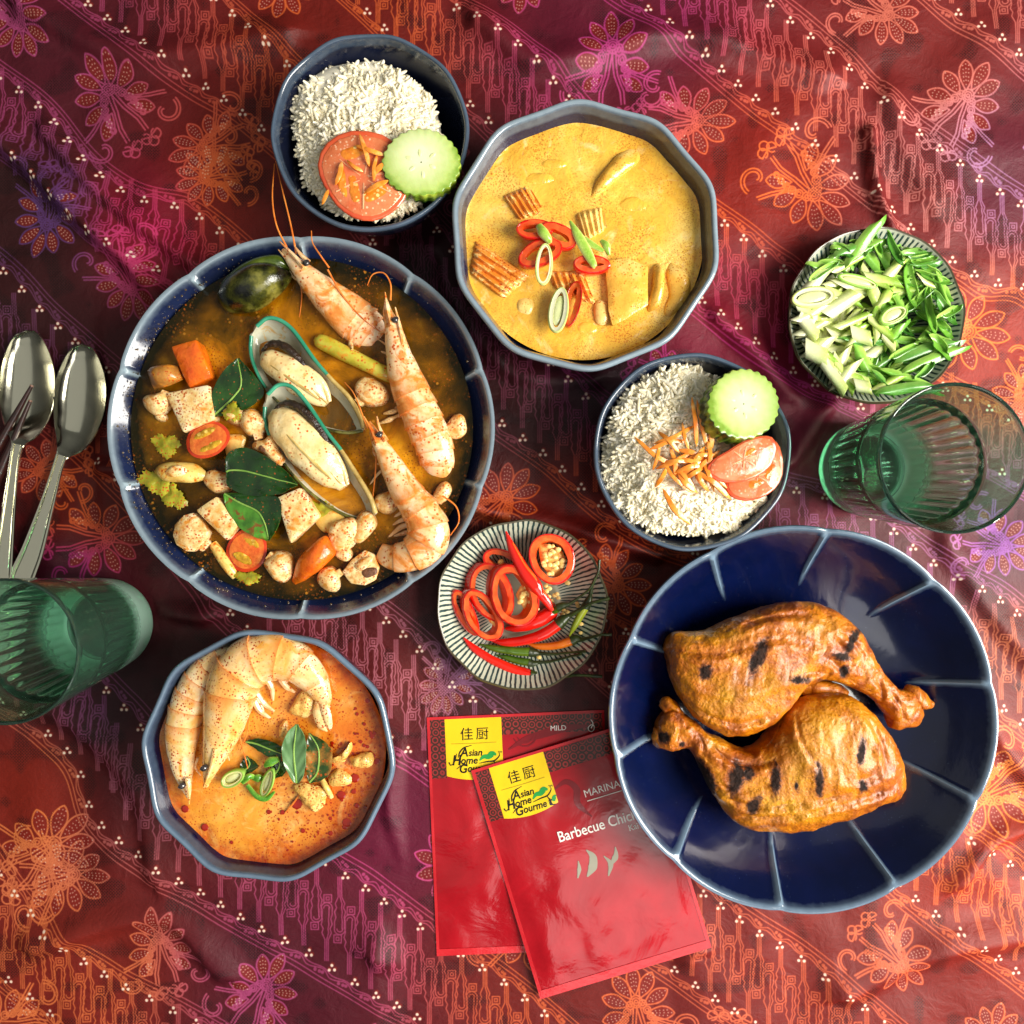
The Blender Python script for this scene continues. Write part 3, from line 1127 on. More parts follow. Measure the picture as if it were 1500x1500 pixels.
def chopstick(a, c, z0, z1, label):
    t = thing("chopstick", label, "chopstick", P((a[0] + c[0]) / 2, (a[1] + c[1]) / 2, 0), "dark chopsticks")
    n = 24
    pts = [(a[0] + (c[0] - a[0]) * u, a[1] + (c[1] - a[1]) * u, z0 + (z1 - z0) * u) for u in np.linspace(0, 1, n)]
    mk("shaft", tube(pts, [2.4, 6.2, 7.6, 8.2, 8.4], 30, 12), STICK, t)
    d = np.array(a, float) - np.array(c, float)
    d /= np.linalg.norm(d)
    mk("tip", tube([(a[0], a[1], z0), (a[0] + d[0] * 2.2, a[1] + d[1] * 2.2, z0)], [2.75, 2.3], 4, 12), food("worn chopstick tip", [(0.3, (120, 84, 66)), (0.7, (150, 112, 92))], 200), t)


chopstick((46, 566), (-120, 868), 22, 12, "upper of the two dark brown chopsticks on the spoon")
chopstick((44, 588), (-112, 955), 22, 13, "lower of the two dark brown chopsticks on the spoon")


# ------------------------------------------------------------------ food materials
SPECK = ((196, 86, 16), 360.0, 0.20, 0.12)
SPECK2 = ((220, 136, 34), 180.0, 0.30, 0.24)
SPECKS = ((176, 64, 14), 560.0, 0.26, 0.10)
M_TOFU = food("fried tofu", [(0.30, (214, 146, 56)), (0.46, (238, 208, 142)), (0.62, (246, 230, 190))], 90, [SPECK2, SPECK, SPECKS], ((500, 0.0006, 0.5), (150, 0.001, 0.3)), 0.32)
M_MUSH = food("mushroom flesh", [(0.32, (200, 134, 50)), (0.48, (234, 204, 142)), (0.66, (244, 226, 184))], 110, [SPECK2, SPECK, SPECKS], ((420, 0.0007, 0.5), (120, 0.001, 0.3)), 0.34)
M_MUSHD = food("mushroom gills", [(0.3, (64, 34, 20)), (0.6, (120, 76, 48))], 200, (), ((800, 0.0008, 0.8),), 0.4)
M_CARROT = food("cooked carrot", [(0.25, (196, 66, 12)), (0.6, (232, 118, 22)), (0.8, (242, 156, 54))], 70, [SPECK], ((260, 0.0012, 0.5),), 0.22, coat=0.3)
M_TOMSK = food("cooked tomato skin", [(0.3, (176, 34, 12)), (0.7, (214, 74, 28))], 60, [SPECKS], ((200, 0.0008, 0.3),), 0.2, coat=0.3)
M_TOMFL = food("cooked tomato flesh", [(0.3, (196, 74, 20)), (0.6, (226, 122, 46))], 140, [SPECK], ((300, 0.001, 0.5),), 0.2, coat=0.3)
M_SEEDY = food("tomato seed jelly", [(0.3, (150, 96, 12)), (0.6, (206, 160, 40))], 160, [((232, 196, 96), 260.0, 0.3, 0.1)], ((400, 0.001, 0.6),), 0.15)
M_LEMON = food("lemongrass stem", [(0.3, (170, 156, 30)), (0.6, (208, 196, 74)), (0.8, (226, 214, 126))], 60, [SPECK2, SPECK], ((300, 0.0005, 0.4),), 0.26, coat=0.2)
M_ONION = food("stewed onion", [(0.3, (206, 158, 62)), (0.6, (238, 206, 120)), (0.8, (246, 228, 168))], 80, [SPECK2, SPECK], ((160, 0.001, 0.4),), 0.25)
M_LEAF = food("lime leaf", [(0.3, (10, 30, 8)), (0.55, (24, 58, 14)), (0.8, (44, 88, 24))], 60, [((150, 72, 24), 420.0, 0.14, 0.08)], ((90, 0.0015, 0.4), (500, .0004, .4)), 0.26, coat=0.35)
M_LEAFB = food("lime leaf underside", [(0.3, (34, 74, 16)), (0.6, (72, 128, 34)), (0.8, (112, 158, 58))], 70, [((110, 56, 18), 200.0, 0.24, 0.1)], ((90, 0.0015, 0.4),), 0.3, coat=0.2)
M_LEAFG = food("pale lime leaf", [(0.3, (74, 112, 64)), (0.6, (100, 138, 88)), (0.8, (128, 160, 108))], 50, (), ((120, 0.001, 0.4),), 0.3, coat=0.3)
M_VEIN = food("leaf midrib", [(0.3, (106, 146, 60)), (0.7, (142, 176, 84))], 100)
M_CORI = food("coriander leaf", [(0.3, (110, 104, 16)), (0.55, (160, 156, 34)), (0.8, (190, 176, 56))], 90, [SPECK, SPECKS], ((200, 0.0012, 0.5),), 0.3, coat=0.2)
M_SHELL = food("dark mussel shell", [(0.40, (10, 11, 7)), (0.50, (58, 60, 16)), (0.60, (116, 112, 46)), (0.8, (146, 142, 84))], 46, [((12, 12, 8), 70.0, 0.22, 0.16)], ((60, 0.0012, 0.3), (700, 0.0004, 0.5)), 0.2, coat=0.5)
M_NACRE = food("mussel shell lining", [(0.3, (150, 148, 122)), (0.55, (196, 194, 172)), (0.8, (214, 210, 190))], 40, [((198, 150, 70), 120.0, 0.2, 0.1)], ((80, 0.001, 0.2),), 0.2, coat=0.5)
M_LIP = food("green mussel lip", [(0.3, (24, 118, 88)), (0.7, (66, 158, 124))], 60, (), ((200, 0.0005, 0.3),), 0.18, coat=0.5)
M_LIPB = food("brown shell edge", [(0.3, (150, 120, 56)), (0.7, (206, 180, 110))], 90, (), ((300, 0.0006, 0.4),), 0.22, coat=0.5)
M_MEAT = food("mussel meat", [(0.25, (206, 156, 70)), (0.5, (236, 208, 146)), (0.75, (244, 226, 182))], 50, [((218, 136, 34), 100.0, 0.18, 0.2), SPECK], ((160, 0.0014, 0.5), (60, .002, .3)), 0.2, coat=0.4, sss=0.0)
M_FRILL = food("mussel frill", [(0.3, (20, 14, 10)), (0.7, (56, 36, 22))], 200, (), ((600, 0.001, 0.9),), 0.25, coat=0.4)
M_SHRIMP = food("cooked prawn shell", [(0.26, (206, 92, 20)), (0.40, (232, 150, 70)), (0.50, (242, 200, 146)), (0.72, (250, 230, 200))], 62, [((222, 124, 30), 110.0, 0.30, 0.20), SPECK], ((90, 0.0012, 0.35), (600, 0.0004, 0.4)), 0.22, coat=0.5, dist=0.6)
M_SHRIMPY = food("curried prawn shell", [(0.26, (222, 132, 36)), (0.42, (238, 182, 98)), (0.56, (246, 212, 154)), (0.76, (250, 232, 198))], 48, [((230, 156, 46), 75.0, 0.24, 0.26), SPECKS], ((70, 0.0012, 0.35), (600, 0.0004, 0.4)), 0.2, coat=0.5, dist=0.5)
for m_ in (M_SHRIMP, M_SHRIMPY):
    tr = m_.node_tree
    pb = next(x for x in tr.nodes if x.type == 'BSDF_PRINCIPLED')
    src = pb.inputs["Base Color"].links[0].from_socket
    at = tr.nodes.new("ShaderNodeAttribute")
    at.attribute_name = "band"
    mu = tr.nodes.new("ShaderNodeMath")
    mu.operation = 'MULTIPLY'
    mu.inputs[1].default_value = .75
    mx_ = tr.nodes.new("ShaderNodeMix")
    mx_.data_type = 'RGBA'
    tr.links.new(at.outputs["Fac"], mu.inputs[0])
    tr.links.new(mu.outputs[0], mx_.inputs[0])
    tr.links.new(src, mx_.inputs[6])
    mx_.inputs[7].default_value = srgb((222, 126, 50))
    tr.links.new(mx_.outputs[2], pb.inputs["Base Color"])
    pb.inputs["Subsurface Weight"].default_value = .15
    pb.inputs["Subsurface Scale"].default_value = .004
M_PLEG = food("prawn legs", [(0.3, (214, 150, 84)), (0.7, (244, 214, 168))], 150, [SPECK], (), 0.25, coat=0.3)
M_ANT = food("prawn feelers", [(0.3, (196, 92, 24)), (0.7, (232, 144, 62))], 150, (), (), 0.3)
M_EYE = food("prawn eye", [(0.3, (18, 16, 16)), (0.7, (62, 56, 54))], 300, (), (), 0.12, coat=0.6)
M_RED = food("red chilli skin", [(0.3, (196, 10, 6)), (0.7, (224, 34, 16))], 50, (), ((120, 0.0006, 0.2),), 0.16, coat=0.5)
M_REDIN = food("red chilli flesh", [(0.25, (206, 46, 14)), (0.6, (232, 96, 34)), (0.85, (242, 150, 70))], 120, (), ((300, 0.0008, 0.4),), 0.25, coat=0.25)
M_SEED = food("chilli seed", [(0.3, (226, 176, 84)), (0.7, (248, 224, 150))], 300, (), ((500, 0.0004, 0.4),), 0.35)
M_CORE = food("chilli core", [(0.3, (232, 150, 50)), (0.7, (250, 206, 120))], 200, (), ((300, 0.001, 0.6),), 0.3)
M_CALYX = food("chilli stalk", [(0.3, (22, 30, 10)), (0.7, (54, 66, 22))], 150, (), ((300, 0.0006, 0.4),), 0.35)
M_GREENCH = food("green chilli skin", [(0.3, (38, 66, 6)), (0.7, (86, 116, 20))], 60, (), ((160, 0.0006, 0.3),), 0.2, coat=0.5)
M_LIMECH = food("yellow green chilli skin", [(0.3, (120, 136, 20)), (0.7, (160, 168, 44))], 60, (), ((160, 0.0006, 0.3),), 0.2, coat=0.5)
M_ORCH = food("orange chilli skin", [(0.3, (206, 84, 6)), (0.7, (232, 132, 20))], 60, (), ((160, 0.0006, 0.3),), 0.2, coat=0.5)


# ------------------------------------------------------------------ liquids
def liquid(name, px, py, Ri, z, mat, label, cat, pool=None):
    k = (H - z) / H
    R = Ri * k
    c = P(px, py, z)
    prof = [(0.5, z)] + [(R * t, z) for t in np.linspace(0.04, 0.96, 46)] + [(R * 0.98, z + 0.5), (R, z + 2.2), (R * 0.985, z - 6), (R * .4, z - 9), (.5, z - 9)]

    def zm(th, i, r, zz):
        if i < 47:
            return np.array([zz + 1.3 * mnoise.noise(Vector((c[0] + r * math.cos(t), c[1] + r * math.sin(t), 0)) * 0.028)
                             + 0.5 * mnoise.noise(Vector((c[0] + r * math.cos(t), c[1] + r * math.sin(t), 9)) * 0.11) for t in th])
        return np.full_like(th, zz)
    v, f = lathe(prof, 180, None, (c[0], c[1]), zm)
    o = mk(name, (v, [q[::-1] for q in f]), mat, org=(c[0], c[1], z - 9))
    return tag(o, label, cat)


b = NB("sour soup broth")
n = b.noise(22, 7, 0.62, 0.6)
col = b.ramp(n, [(0.32, (58, 40, 3)), (0.44, (118, 76, 4)), (0.55, (188, 118, 8)), (0.68, (236, 168, 30))])
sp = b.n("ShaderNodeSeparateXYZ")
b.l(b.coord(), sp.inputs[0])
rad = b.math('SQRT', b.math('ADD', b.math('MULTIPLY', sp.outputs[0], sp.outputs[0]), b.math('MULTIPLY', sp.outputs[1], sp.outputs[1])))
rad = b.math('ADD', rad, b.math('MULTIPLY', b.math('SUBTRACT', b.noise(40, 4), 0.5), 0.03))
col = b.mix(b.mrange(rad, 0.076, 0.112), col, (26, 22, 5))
for c_, sc, th_ in (((168, 84, 20), 300, 0.16), ((120, 62, 14), 520, 0.24), ((196, 130, 40), 180, 0.12)):
    vv = b.vor(sc)
    col = b.mix(b.math('MULTIPLY', b.mrange(vv.outputs["Distance"], th_, th_ + 0.08, 0.8, 0.0), b.mrange(b.noise(36, 3), 0.45, 0.62)), col, c_)
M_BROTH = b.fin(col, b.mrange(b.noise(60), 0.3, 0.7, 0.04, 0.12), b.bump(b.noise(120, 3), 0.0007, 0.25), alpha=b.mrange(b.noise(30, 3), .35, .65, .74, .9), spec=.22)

b = NB("yellow coconut curry")
col = b.ramp(b.noise(26, 6, 0.6, 0.5), [(0.28, (214, 154, 42)), (0.5, (230, 180, 66)), (0.75, (244, 208, 110))])
for c_, sc, th_ in (((178, 96, 20), 620, 0.26), ((196, 112, 30), 380, 0.20), ((160, 74, 16), 900, 0.25)):
    vv = b.vor(sc)
    gate = b.mrange(b.noise(30 + sc * .02, 4), 0.40, 0.66)
    col = b.mix(b.math('MULTIPLY', b.mrange(vv.outputs["Distance"], th_, th_ + 0.12, 0.75, 0.0), gate), col, c_)
cs = b.noise(34, 6, .62, 2.2)
col = b.mix(b.mrange(cs, .56, .74, 0, .75), col, (248, 222, 154))
col = b.mix(b.mrange(b.noise(19, 5, .6, 1.2), .56, .70, 0, .4), col, (206, 126, 30))
M_CURRY = b.fin(col, b.mrange(b.noise(24, 4), .4, .6, .12, .34), b.bump(b.noise(70, 5, .6, .8), 0.003, 0.45, b.bump(b.noise(600, 2), 0.0003, 0.3)), coat=0.2)

b = NB("orange coconut soup")
sp = b.n("ShaderNodeSeparateXYZ")
b.l(b.coord(), sp.inputs[0])
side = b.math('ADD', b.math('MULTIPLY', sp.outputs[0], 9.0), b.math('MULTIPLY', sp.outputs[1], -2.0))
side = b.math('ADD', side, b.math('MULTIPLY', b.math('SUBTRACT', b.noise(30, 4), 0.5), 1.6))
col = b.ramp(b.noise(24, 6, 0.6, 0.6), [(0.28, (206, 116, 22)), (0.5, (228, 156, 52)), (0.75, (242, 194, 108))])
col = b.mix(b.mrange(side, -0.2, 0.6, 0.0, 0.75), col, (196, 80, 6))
for c_, sc, th_, g0 in (((170, 52, 6), 560, 0.27, -0.9), ((156, 34, 4), 330, 0.22, -0.5), ((140, 24, 4), 170, 0.20, 0.0)):
    wob = b.math('MULTIPLY', b.noise(sc * 1.3, 2), 0.18)
    vv = b.vor(sc)
    gate = b.math('MULTIPLY', b.mrange(side, g0, g0 + 0.5), b.mrange(b.noise(34 + sc * .03, 3), 0.38, 0.55))
    col = b.mix(b.math('MULTIPLY', b.mrange(b.math('ADD', vv.outputs["Distance"], wob), th_ + .06, th_ + 0.13, 0.9, 0.0), gate), col, c_)
cs = b.noise(34, 6, .62, 2.0)
col = b.mix(b.mrange(cs, .54, .72, 0, .7), col, (244, 206, 122))
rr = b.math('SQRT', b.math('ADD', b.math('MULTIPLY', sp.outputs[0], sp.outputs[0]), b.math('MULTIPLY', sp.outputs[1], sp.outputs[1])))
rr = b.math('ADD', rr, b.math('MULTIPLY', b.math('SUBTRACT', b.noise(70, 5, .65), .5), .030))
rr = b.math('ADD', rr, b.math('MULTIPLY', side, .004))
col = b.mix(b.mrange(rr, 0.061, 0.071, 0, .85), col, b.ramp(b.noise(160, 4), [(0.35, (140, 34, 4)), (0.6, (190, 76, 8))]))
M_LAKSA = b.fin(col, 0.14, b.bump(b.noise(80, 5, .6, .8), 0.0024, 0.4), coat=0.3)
M_OIL = food("red chilli oil", [(0.3, (128, 16, 4)), (0.7, (168, 34, 8))], 60, (), (), 0.06, coat=0.6)

ZS, ZK, ZL = 82.0, 112.0, 118.0     # liquid levels
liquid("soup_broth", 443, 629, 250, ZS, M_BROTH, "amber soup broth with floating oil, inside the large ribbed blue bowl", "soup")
liquid("yellow_curry", 853.5, 351.5, 176.5, ZK, M_CURRY, "thick yellow curry sauce filling the ten-sided bowl", "curry")
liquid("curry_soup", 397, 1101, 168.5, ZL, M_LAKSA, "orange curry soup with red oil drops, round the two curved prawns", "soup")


def beads(name, pts, mat, label, cat):
    parts = []
    for (x, y, z, r, fl) in pts:
        w = P(x, y, z)
        th = np.linspace(0, 2 * math.pi, 9)[:-1]
        vs, rows = [], ((1.0, 0.0), (0.88, 0.55), (0.5, 0.9))
        for s, h in rows:
            for a in th:
                vs.append([w[0] + r * s * math.cos(a), w[1] + r * s * math.sin(a), w[2] + r * fl * h])
        vs.append([w[0], w[1], w[2] + r * fl])
        f = grid_faces(3, 8)
        for j in range(8):
            f.append((24, 16 + j, 16 + (j + 1) % 8))
        parts.append((np.array(vs), f))
    o = mk(name, join(parts), mat)
    return tag(o, label, cat, kind="stuff")


pts = []
for _ in range(300):                # beads of broth on the bowl wall, left and top
    a = math.radians(rnd.gauss(188, 58))
    r = rnd.triangular(252, 272, 254)
    zz = ZS + 2 + (r - 250) * 0.8
    pts.append((443 + r * math.cos(a), 629 + r * 1.0 * math.sin(a), zz + 0.2, rnd.choice((0.6, 0.7, 0.9, 1.2, 1.6)), 0.7))
beads("broth_droplets", pts, food("broth droplets", [(0.3, (60, 44, 22)), (0.7, (120, 96, 60))], 80, (), (), 0.05, coat=0.8, trans=0.5), "small beads of broth clinging to the inner wall of the large soup bowl", "droplets")
pts = []
for _ in range(120):
    a = math.radians(rnd.gauss(18, 42))
    r = 166 * math.sqrt(rnd.uniform(0.25, 0.94))
    x, y = 397 + r * math.cos(a), 1101 + r * math.sin(a)
    if y < 1085 and x < 505:
        continue
    pts.append((x, y, ZL + 0.9, rnd.choice((.9, 1, 1.2, 1.5, 1.9, 2.4, 3.2)), 0.05))
pts += [(435, 1178, ZL + .9, 7, .04), (300, 1212, ZL + .9, 5, .1), (271, 1185, ZL + .9, 5, .1), (508, 1205, ZL + .9, 6, .04), (520, 1140, ZL + .9, 6, .1), (500, 1165, ZL + .9, 6, .1)]
beads("chilli_oil_drops", pts, M_OIL, "dark red drops of chilli oil floating on the orange curry soup", "oil")


# ------------------------------------------------------------------ prawns
def prawn(rows, label, mat, z_eye, eyes, rostrum, antennae=(), legs=(), tail=(), n=64, group="prawns in the large soup bowl", segs=5.5, head=0.4):
    t = thing("prawn", label, "prawn", P(rows[len(rows) // 2][0], rows[len(rows) // 2][1], rows[len(rows) // 2][2] - 20), group)

    def mod(u):
        if u < head:
            return 1.0 + (0.05 if u > head - 0.03 else 0)
        w = (u - head) / (1 - head) * segs
        return 0.965 + 0.07 * min(1, (w % 1.0) / .9) ** 1.4
    mk("body", rough_up(spine([(r[0], r[1], r[2], r[3] * .95, r[4] * .94, r[5] * .95) for r in rows], n * 2, 26, 2.2), 0.9, 0.07, 3.0), mat, t)
    full = cr(rows, 200)

    def plate(u0, u1, s0, s1, nm):
        i0, i1 = int(u0 * 199), min(199, int(u1 * 199))
        sel = full[np.linspace(i0, i1, 12).astype(int)]
        rs, bd = [], []
        for k, r in enumerate(sel):
            w = k / 11.0
            s_ = s0 + (s1 - s0) * w ** 1.6
            rs.append((r[0], r[1], r[2], r[3] * s_, r[4] * s_, r[5] * s_))
        m_ = 22
        v_, f_ = rough_up(spine(rs, m_, 26, 2.2), 0.7, 0.07, 3.0)
        bd = np.repeat(np.linspace(0, 1, m_) ** 5, 26).tolist() + [0, 1]
        mk(nm, (v_, f_), mat, t, attrs={"band": bd})
    plate(0.12, head, .90, 1.03, "carapace")
    k_ = 6
    for q in range(k_):
        a_ = head + (1 - head) * q / k_ - .01
        plate(a_, a_ + (1 - head) / k_ * 1.12, .965, 1.055, "shell_plate")
    for e in eyes:
        mk("eye", tube([(e[0] - 2, e[1] - 3, z_eye), (e[0], e[1], z_eye + 1.5), (e[0] + 2, e[1] + 3, z_eye)], [2.0, 5.4, 4.6, 2.0], 10, 10), M_EYE, t)
    for r in rostrum:
        mk("rostrum", tube(r, [3.6, 2.6, 0.8], 14, 7), mat, t)
    for a in antennae:
        mk("feeler", tube(a, [1.25, 1.0, 0.6], 40, 6), M_ANT, t)
    for a, w in legs:
        mk("leg", tube(a, [w, w * 0.9, w * 0.35], 14, 7), M_PLEG, t)
    for a in tail:
        mk("tail_fan", loft(a, 14, 10), mat, t)
    return t


# upper prawn: only the head end is out of the broth
prawn([(414, 366, 100, 3, 3, 3), (428, 381, 100, 10, 8, 7), (448, 403, 98, 17, 14, 12), (476, 430, 94, 25, 18, 16), (508, 458, 86, 31, 19, 18), (536, 482, 76, 32, 17, 18), (562, 506, 66, 28, 14, 16), (584, 540, 58, 22, 10, 12)],
      "prawn half sunk in the broth with its head on the bowl's upper rim", M_SHRIMP, 112, [(449, 386)],
      [[(446, 392, 112), (430, 374, 111), (410, 354, 108)], [(452, 384, 110), (440, 372, 110), (431, 360, 109)], [(440, 398, 104), (424, 384, 103), (408, 366, 101)]],
      [[(420, 362, 108), (405, 330, 114), (399, 290, 112), (402, 240, 100)], [(482, 392, 100), (470, 375, 112), (458, 356, 110), (456, 338, 108)], [(434, 372, 106), (426, 330, 112), (414, 280, 110), (404, 236, 98)],
       [(480, 395, 112), (500, 430, 108), (530, 465, 98), (560, 488, 84)], [(436, 398, 96), (442, 430, 86), (438, 470, 80)]],
      [([(440, 402, 96), (424, 392, 92), (412, 376, 92)], 2.0), ([(450, 412, 94), (432, 408, 88), (424, 396, 88)], 2.0), ([(458, 422, 92), (446, 428, 84), (438, 418, 80)], 2.0),
       ([(468, 436, 88), (458, 440, 82), (446, 432, 79)], 2.0), ([(482, 452, 86), (476, 458, 80), (462, 446, 78)], 2.2)], n=50, head=0.62)
# middle prawn
prawn([(565, 440, 104, 2.5, 3, 3), (569, 460, 104, 8, 8, 6), (576, 482, 103, 13, 12, 10), (583, 515, 101, 19, 16, 14), (593, 550, 99, 25, 19, 17), (607, 585, 97, 28, 20, 18), (622, 620, 94, 29, 20, 18), (636, 655, 88, 28, 18, 18), (640, 685, 78, 24, 14, 16), (634, 706, 66, 16, 8, 10)],
      "prawn down the right side of the soup bowl with its head upward", M_SHRIMP, 116, [(579, 469)],
      [[(574, 478, 116), (568, 455, 116), (564, 428, 114)], [(590, 505, 112), (586, 480, 114), (579, 450, 112)]],
      [[(572, 440, 114), (572, 416, 118), (562, 400, 118), (546, 402, 116), (538, 418, 112)]],
      [([(576, 500, 96), (562, 486, 88), (548, 494, 80)], 2.0), ([(580, 520, 92), (564, 504, 86), (552, 496, 80)], 2.0), ([(582, 536, 90), (570, 520, 84), (548, 512, 78)], 2.2), ([(590, 606, 86), (576, 612, 80), (556, 620, 78)], 2.6),
       ([(592, 596, 86), (578, 598, 80), (562, 602, 78)], 2.6)], n=56, head=0.52)
# lower curled prawn
prawn([(541, 618, 106, 2.5, 3, 3), (551, 640, 106, 9, 8, 7), (563, 662, 105, 14, 13, 11), (580, 694, 103, 20, 17, 14), (598, 724, 101, 24, 19, 16), (618, 752, 100, 28, 21, 18), (628, 778, 99, 31, 21, 18), (620, 800, 97, 30, 20, 18), (598, 814, 94, 24, 18, 16), (574, 816, 88, 19, 14, 14), (556, 808, 79, 13, 9, 10)],
      "curled prawn at the lower right of the soup bowl, nearest the striped chilli plate", M_SHRIMP, 118, [(556, 637)],
      [[(553, 652, 118), (545, 632, 118), (533, 610, 115)], [(566, 646, 114), (556, 628, 116), (552, 610, 114)]],
      [[(552, 650, 112), (550, 690, 100), (546, 730, 88), (545, 760, 82)], [(648, 726, 104), (668, 742, 102), (672, 764, 100), (660, 784, 98)], [(538, 628, 110), (520, 580, 104), (505, 560, 96)]],
      [([(556, 672, 96), (548, 664, 90), (546, 656, 86)], 2.0), ([(566, 684, 94), (554, 694, 88), (540, 712, 80)], 2.2), ([(566, 676, 94), (556, 680, 88), (551, 678, 84)], 2.0),
       ([(606, 748, 88), (590, 750, 84), (576, 758, 80)], 3.4), ([(606, 758, 88), (588, 762, 84), (574, 770, 80)], 3.4), ([(606, 768, 88), (588, 772, 84), (568, 788, 80)], 4.2), ([(610, 776, 88), (596, 780, 84), (574, 786, 80)], 3.6)], n=60, head=0.46, segs=6)
# two prawns of the curry soup
GL = "prawns in the orange curry soup"
prawn([(276, 1168, 128, 2.5, 3, 3), (272, 1148, 128, 9, 8, 7), (268, 1122, 128, 17, 13, 11), (266, 1090, 127, 23, 17, 14), (270, 1056, 126, 25, 18, 15), (282, 1020, 125, 27, 18, 16), (302, 988, 124, 26, 17, 16), (326, 968, 122, 22, 14, 14), (350, 962, 119, 14, 9, 9)],
      "left prawn of the orange curry soup, partly behind the other", M_SHRIMPY, 139, [(267, 1151)],
      [[(275, 1140, 140), (277, 1158, 139), (277, 1178, 134)]], [], [], group=GL, head=0.45)
prawn([(302, 1152, 137, 3, 3, 3), (306, 1134, 137, 9, 8, 7), (316, 1104, 136, 19, 16, 13), (326, 1070, 136, 29, 21, 16), (334, 1034, 136, 35, 24, 18), (344, 998, 135, 39, 25, 18), (368, 970, 134, 38, 24, 18), (402, 962, 133, 34, 22, 17), (434, 972, 132, 29, 19, 16), (458, 994, 130, 22, 15, 14), (472, 1018, 128, 14, 10, 9), (476, 1032, 126, 9, 6, 6)],
      "large curved prawn lying uppermost in the orange curry soup", M_SHRIMPY, 152, [(299, 1125)],
      [[(316, 1096, 152), (310, 1122, 151), (298, 1155, 144)]],
      [[(350, 1076, 130), (356, 1098, 126), (363, 1126, 122)], [(364, 1040, 132), (362, 1072, 127), (352, 1100, 124)]],
      [([(372, 1010, 128), (386, 1030, 124), (402, 1042, 121)], 4.4), ([(370, 1018, 128), (380, 1040, 124), (396, 1052, 121)], 4.4), ([(364, 1010, 130), (378, 1024, 126), (386, 1042, 123)], 4.2),
       ([(410, 992, 128), (420, 1006, 124), (432, 1014, 121)], 4.6), ([(388, 990, 130), (398, 1008, 125), (400, 1026, 121)], 4.2), ([(290, 1110, 132), (286, 1124, 127), (294, 1136, 124)], 1.8), ([(340, 1086, 130), (334, 1104, 126), (336, 1114, 122)], 2.2)],
      tail=[[(462, 1024, 468, 1026, 129, 2, 2), (458, 1046, 476, 1044, 130, 3, 2), (466, 1066, 478, 1064, 128, 2, 2), (478, 1072, 480, 1071, 124, 1, 1)],
            [(468, 1022, 476, 1022, 131, 2, 2), (470, 1044, 484, 1040, 132, 3, 2), (478, 1064, 487, 1060, 129, 2, 2), (484, 1070, 486, 1068, 126, 1, 1)],
            [(470, 1018, 480, 1018, 129, 2, 2), (476, 1030, 483, 1026, 129, 2, 2), (480, 1040, 484, 1036, 127, 1, 1)]], group=GL, head=0.42, segs=6)


# ------------------------------------------------------------------ mussels
def half_shell(out, inn, dep, z0, z1, label, meat, zmeat, frill):
    """out / inn: the two outlines from the round end to the hinge"""
    t = thing("half_mussel", label, "mussel", P((out[3][0] + inn[3][0]) / 2, (out[3][1] + inn[3][1]) / 2, ZS - 10), "half-shell mussels in the soup")
    n = 46
    A, B = cr(out, n), cr(inn, n)

    def fs(u, v):
        i = min(int(round(u * (n - 1))), n - 1)
        p = A[i] * (1 - v) + B[i] * v
        s = 2 * v - 1
        d = dep * math.sin(math.pi * min(1.0, u * 0.93 + 0.07)) ** 0.7 * (1 - abs(s) ** 2.4)
        zz = (z0 + (z1 - z0) * u) + 14 * (1 - v) - d
        return P(p[0], p[1], zz)
    v, f = sheet(fs, n, 21, 2.6)
    mk("shell", (v, f), M_NACRE, t)
    rim = [(A[i][0], A[i][1], z0 + (z1 - z0) * i / (n - 1) + 14) for i in range(n)]
    lo = [(B[i][0], B[i][1], z0 + (z1 - z0) * i / (n - 1)) for i in range(n)]
    h = int(n * 0.60)
    mk("green_lip", tube(rim[:h + 1], [2.8, 3.0, 2.6], 50, 8), M_LIP, t)
    mk("brown_edge", tube(rim[h:], [2.6, 3.4, 3.6], 40, 8), M_LIPB, t)
    mk("green_lip", tube(lo[:int(n * .35)], [2.8, 2.6, 2.0], 40, 8), M_LIP, t)
    mk("brown_edge", tube(lo[int(n * .35):], [2.0, 2.0, 2.4], 40, 8), M_SHELL, t)
    m = mk("meat", rough_up(spine(meat, 50, 22, 2.2), 1.8, 0.06, 5.0), M_MEAT, t)
    mk("brown_line", tube([(r[0] - r[3] * .30 * frill[1][0], r[1] - r[3] * .30 * frill[1][1], r[2] + r[4] * .93) for r in meat[1:-1]], [.6, 1.6, 1.8, 2.4, 1.0], 40, 7), M_LIPB, m)
    mk("mouth", tube([(meat[-3][0], meat[-3][1], meat[-3][2] + meat[-3][4] * .8), (meat[-2][0], meat[-2][1], meat[-2][2] + meat[-2][4] * .75), (meat[-1][0], meat[-1][1], meat[-1][2] + 3)], [1.0, 2.4, 1.2], 16, 8), M_LIPB, m)
    mk("mantle_fold", tube([(r[0] + r[3] * .80 * frill[1][0], r[1] + r[3] * .80 * frill[1][1], r[2] + 4) for r in meat[1:]], [3.5, 5, 5.5, 3], 40, 8), M_MEAT, m)
    mk("frill", rough_up(tube(frill[0], [2, 5, 6, 5, 2], 60, 9), 1.2, 0.25), M_FRILL, t)
    return t


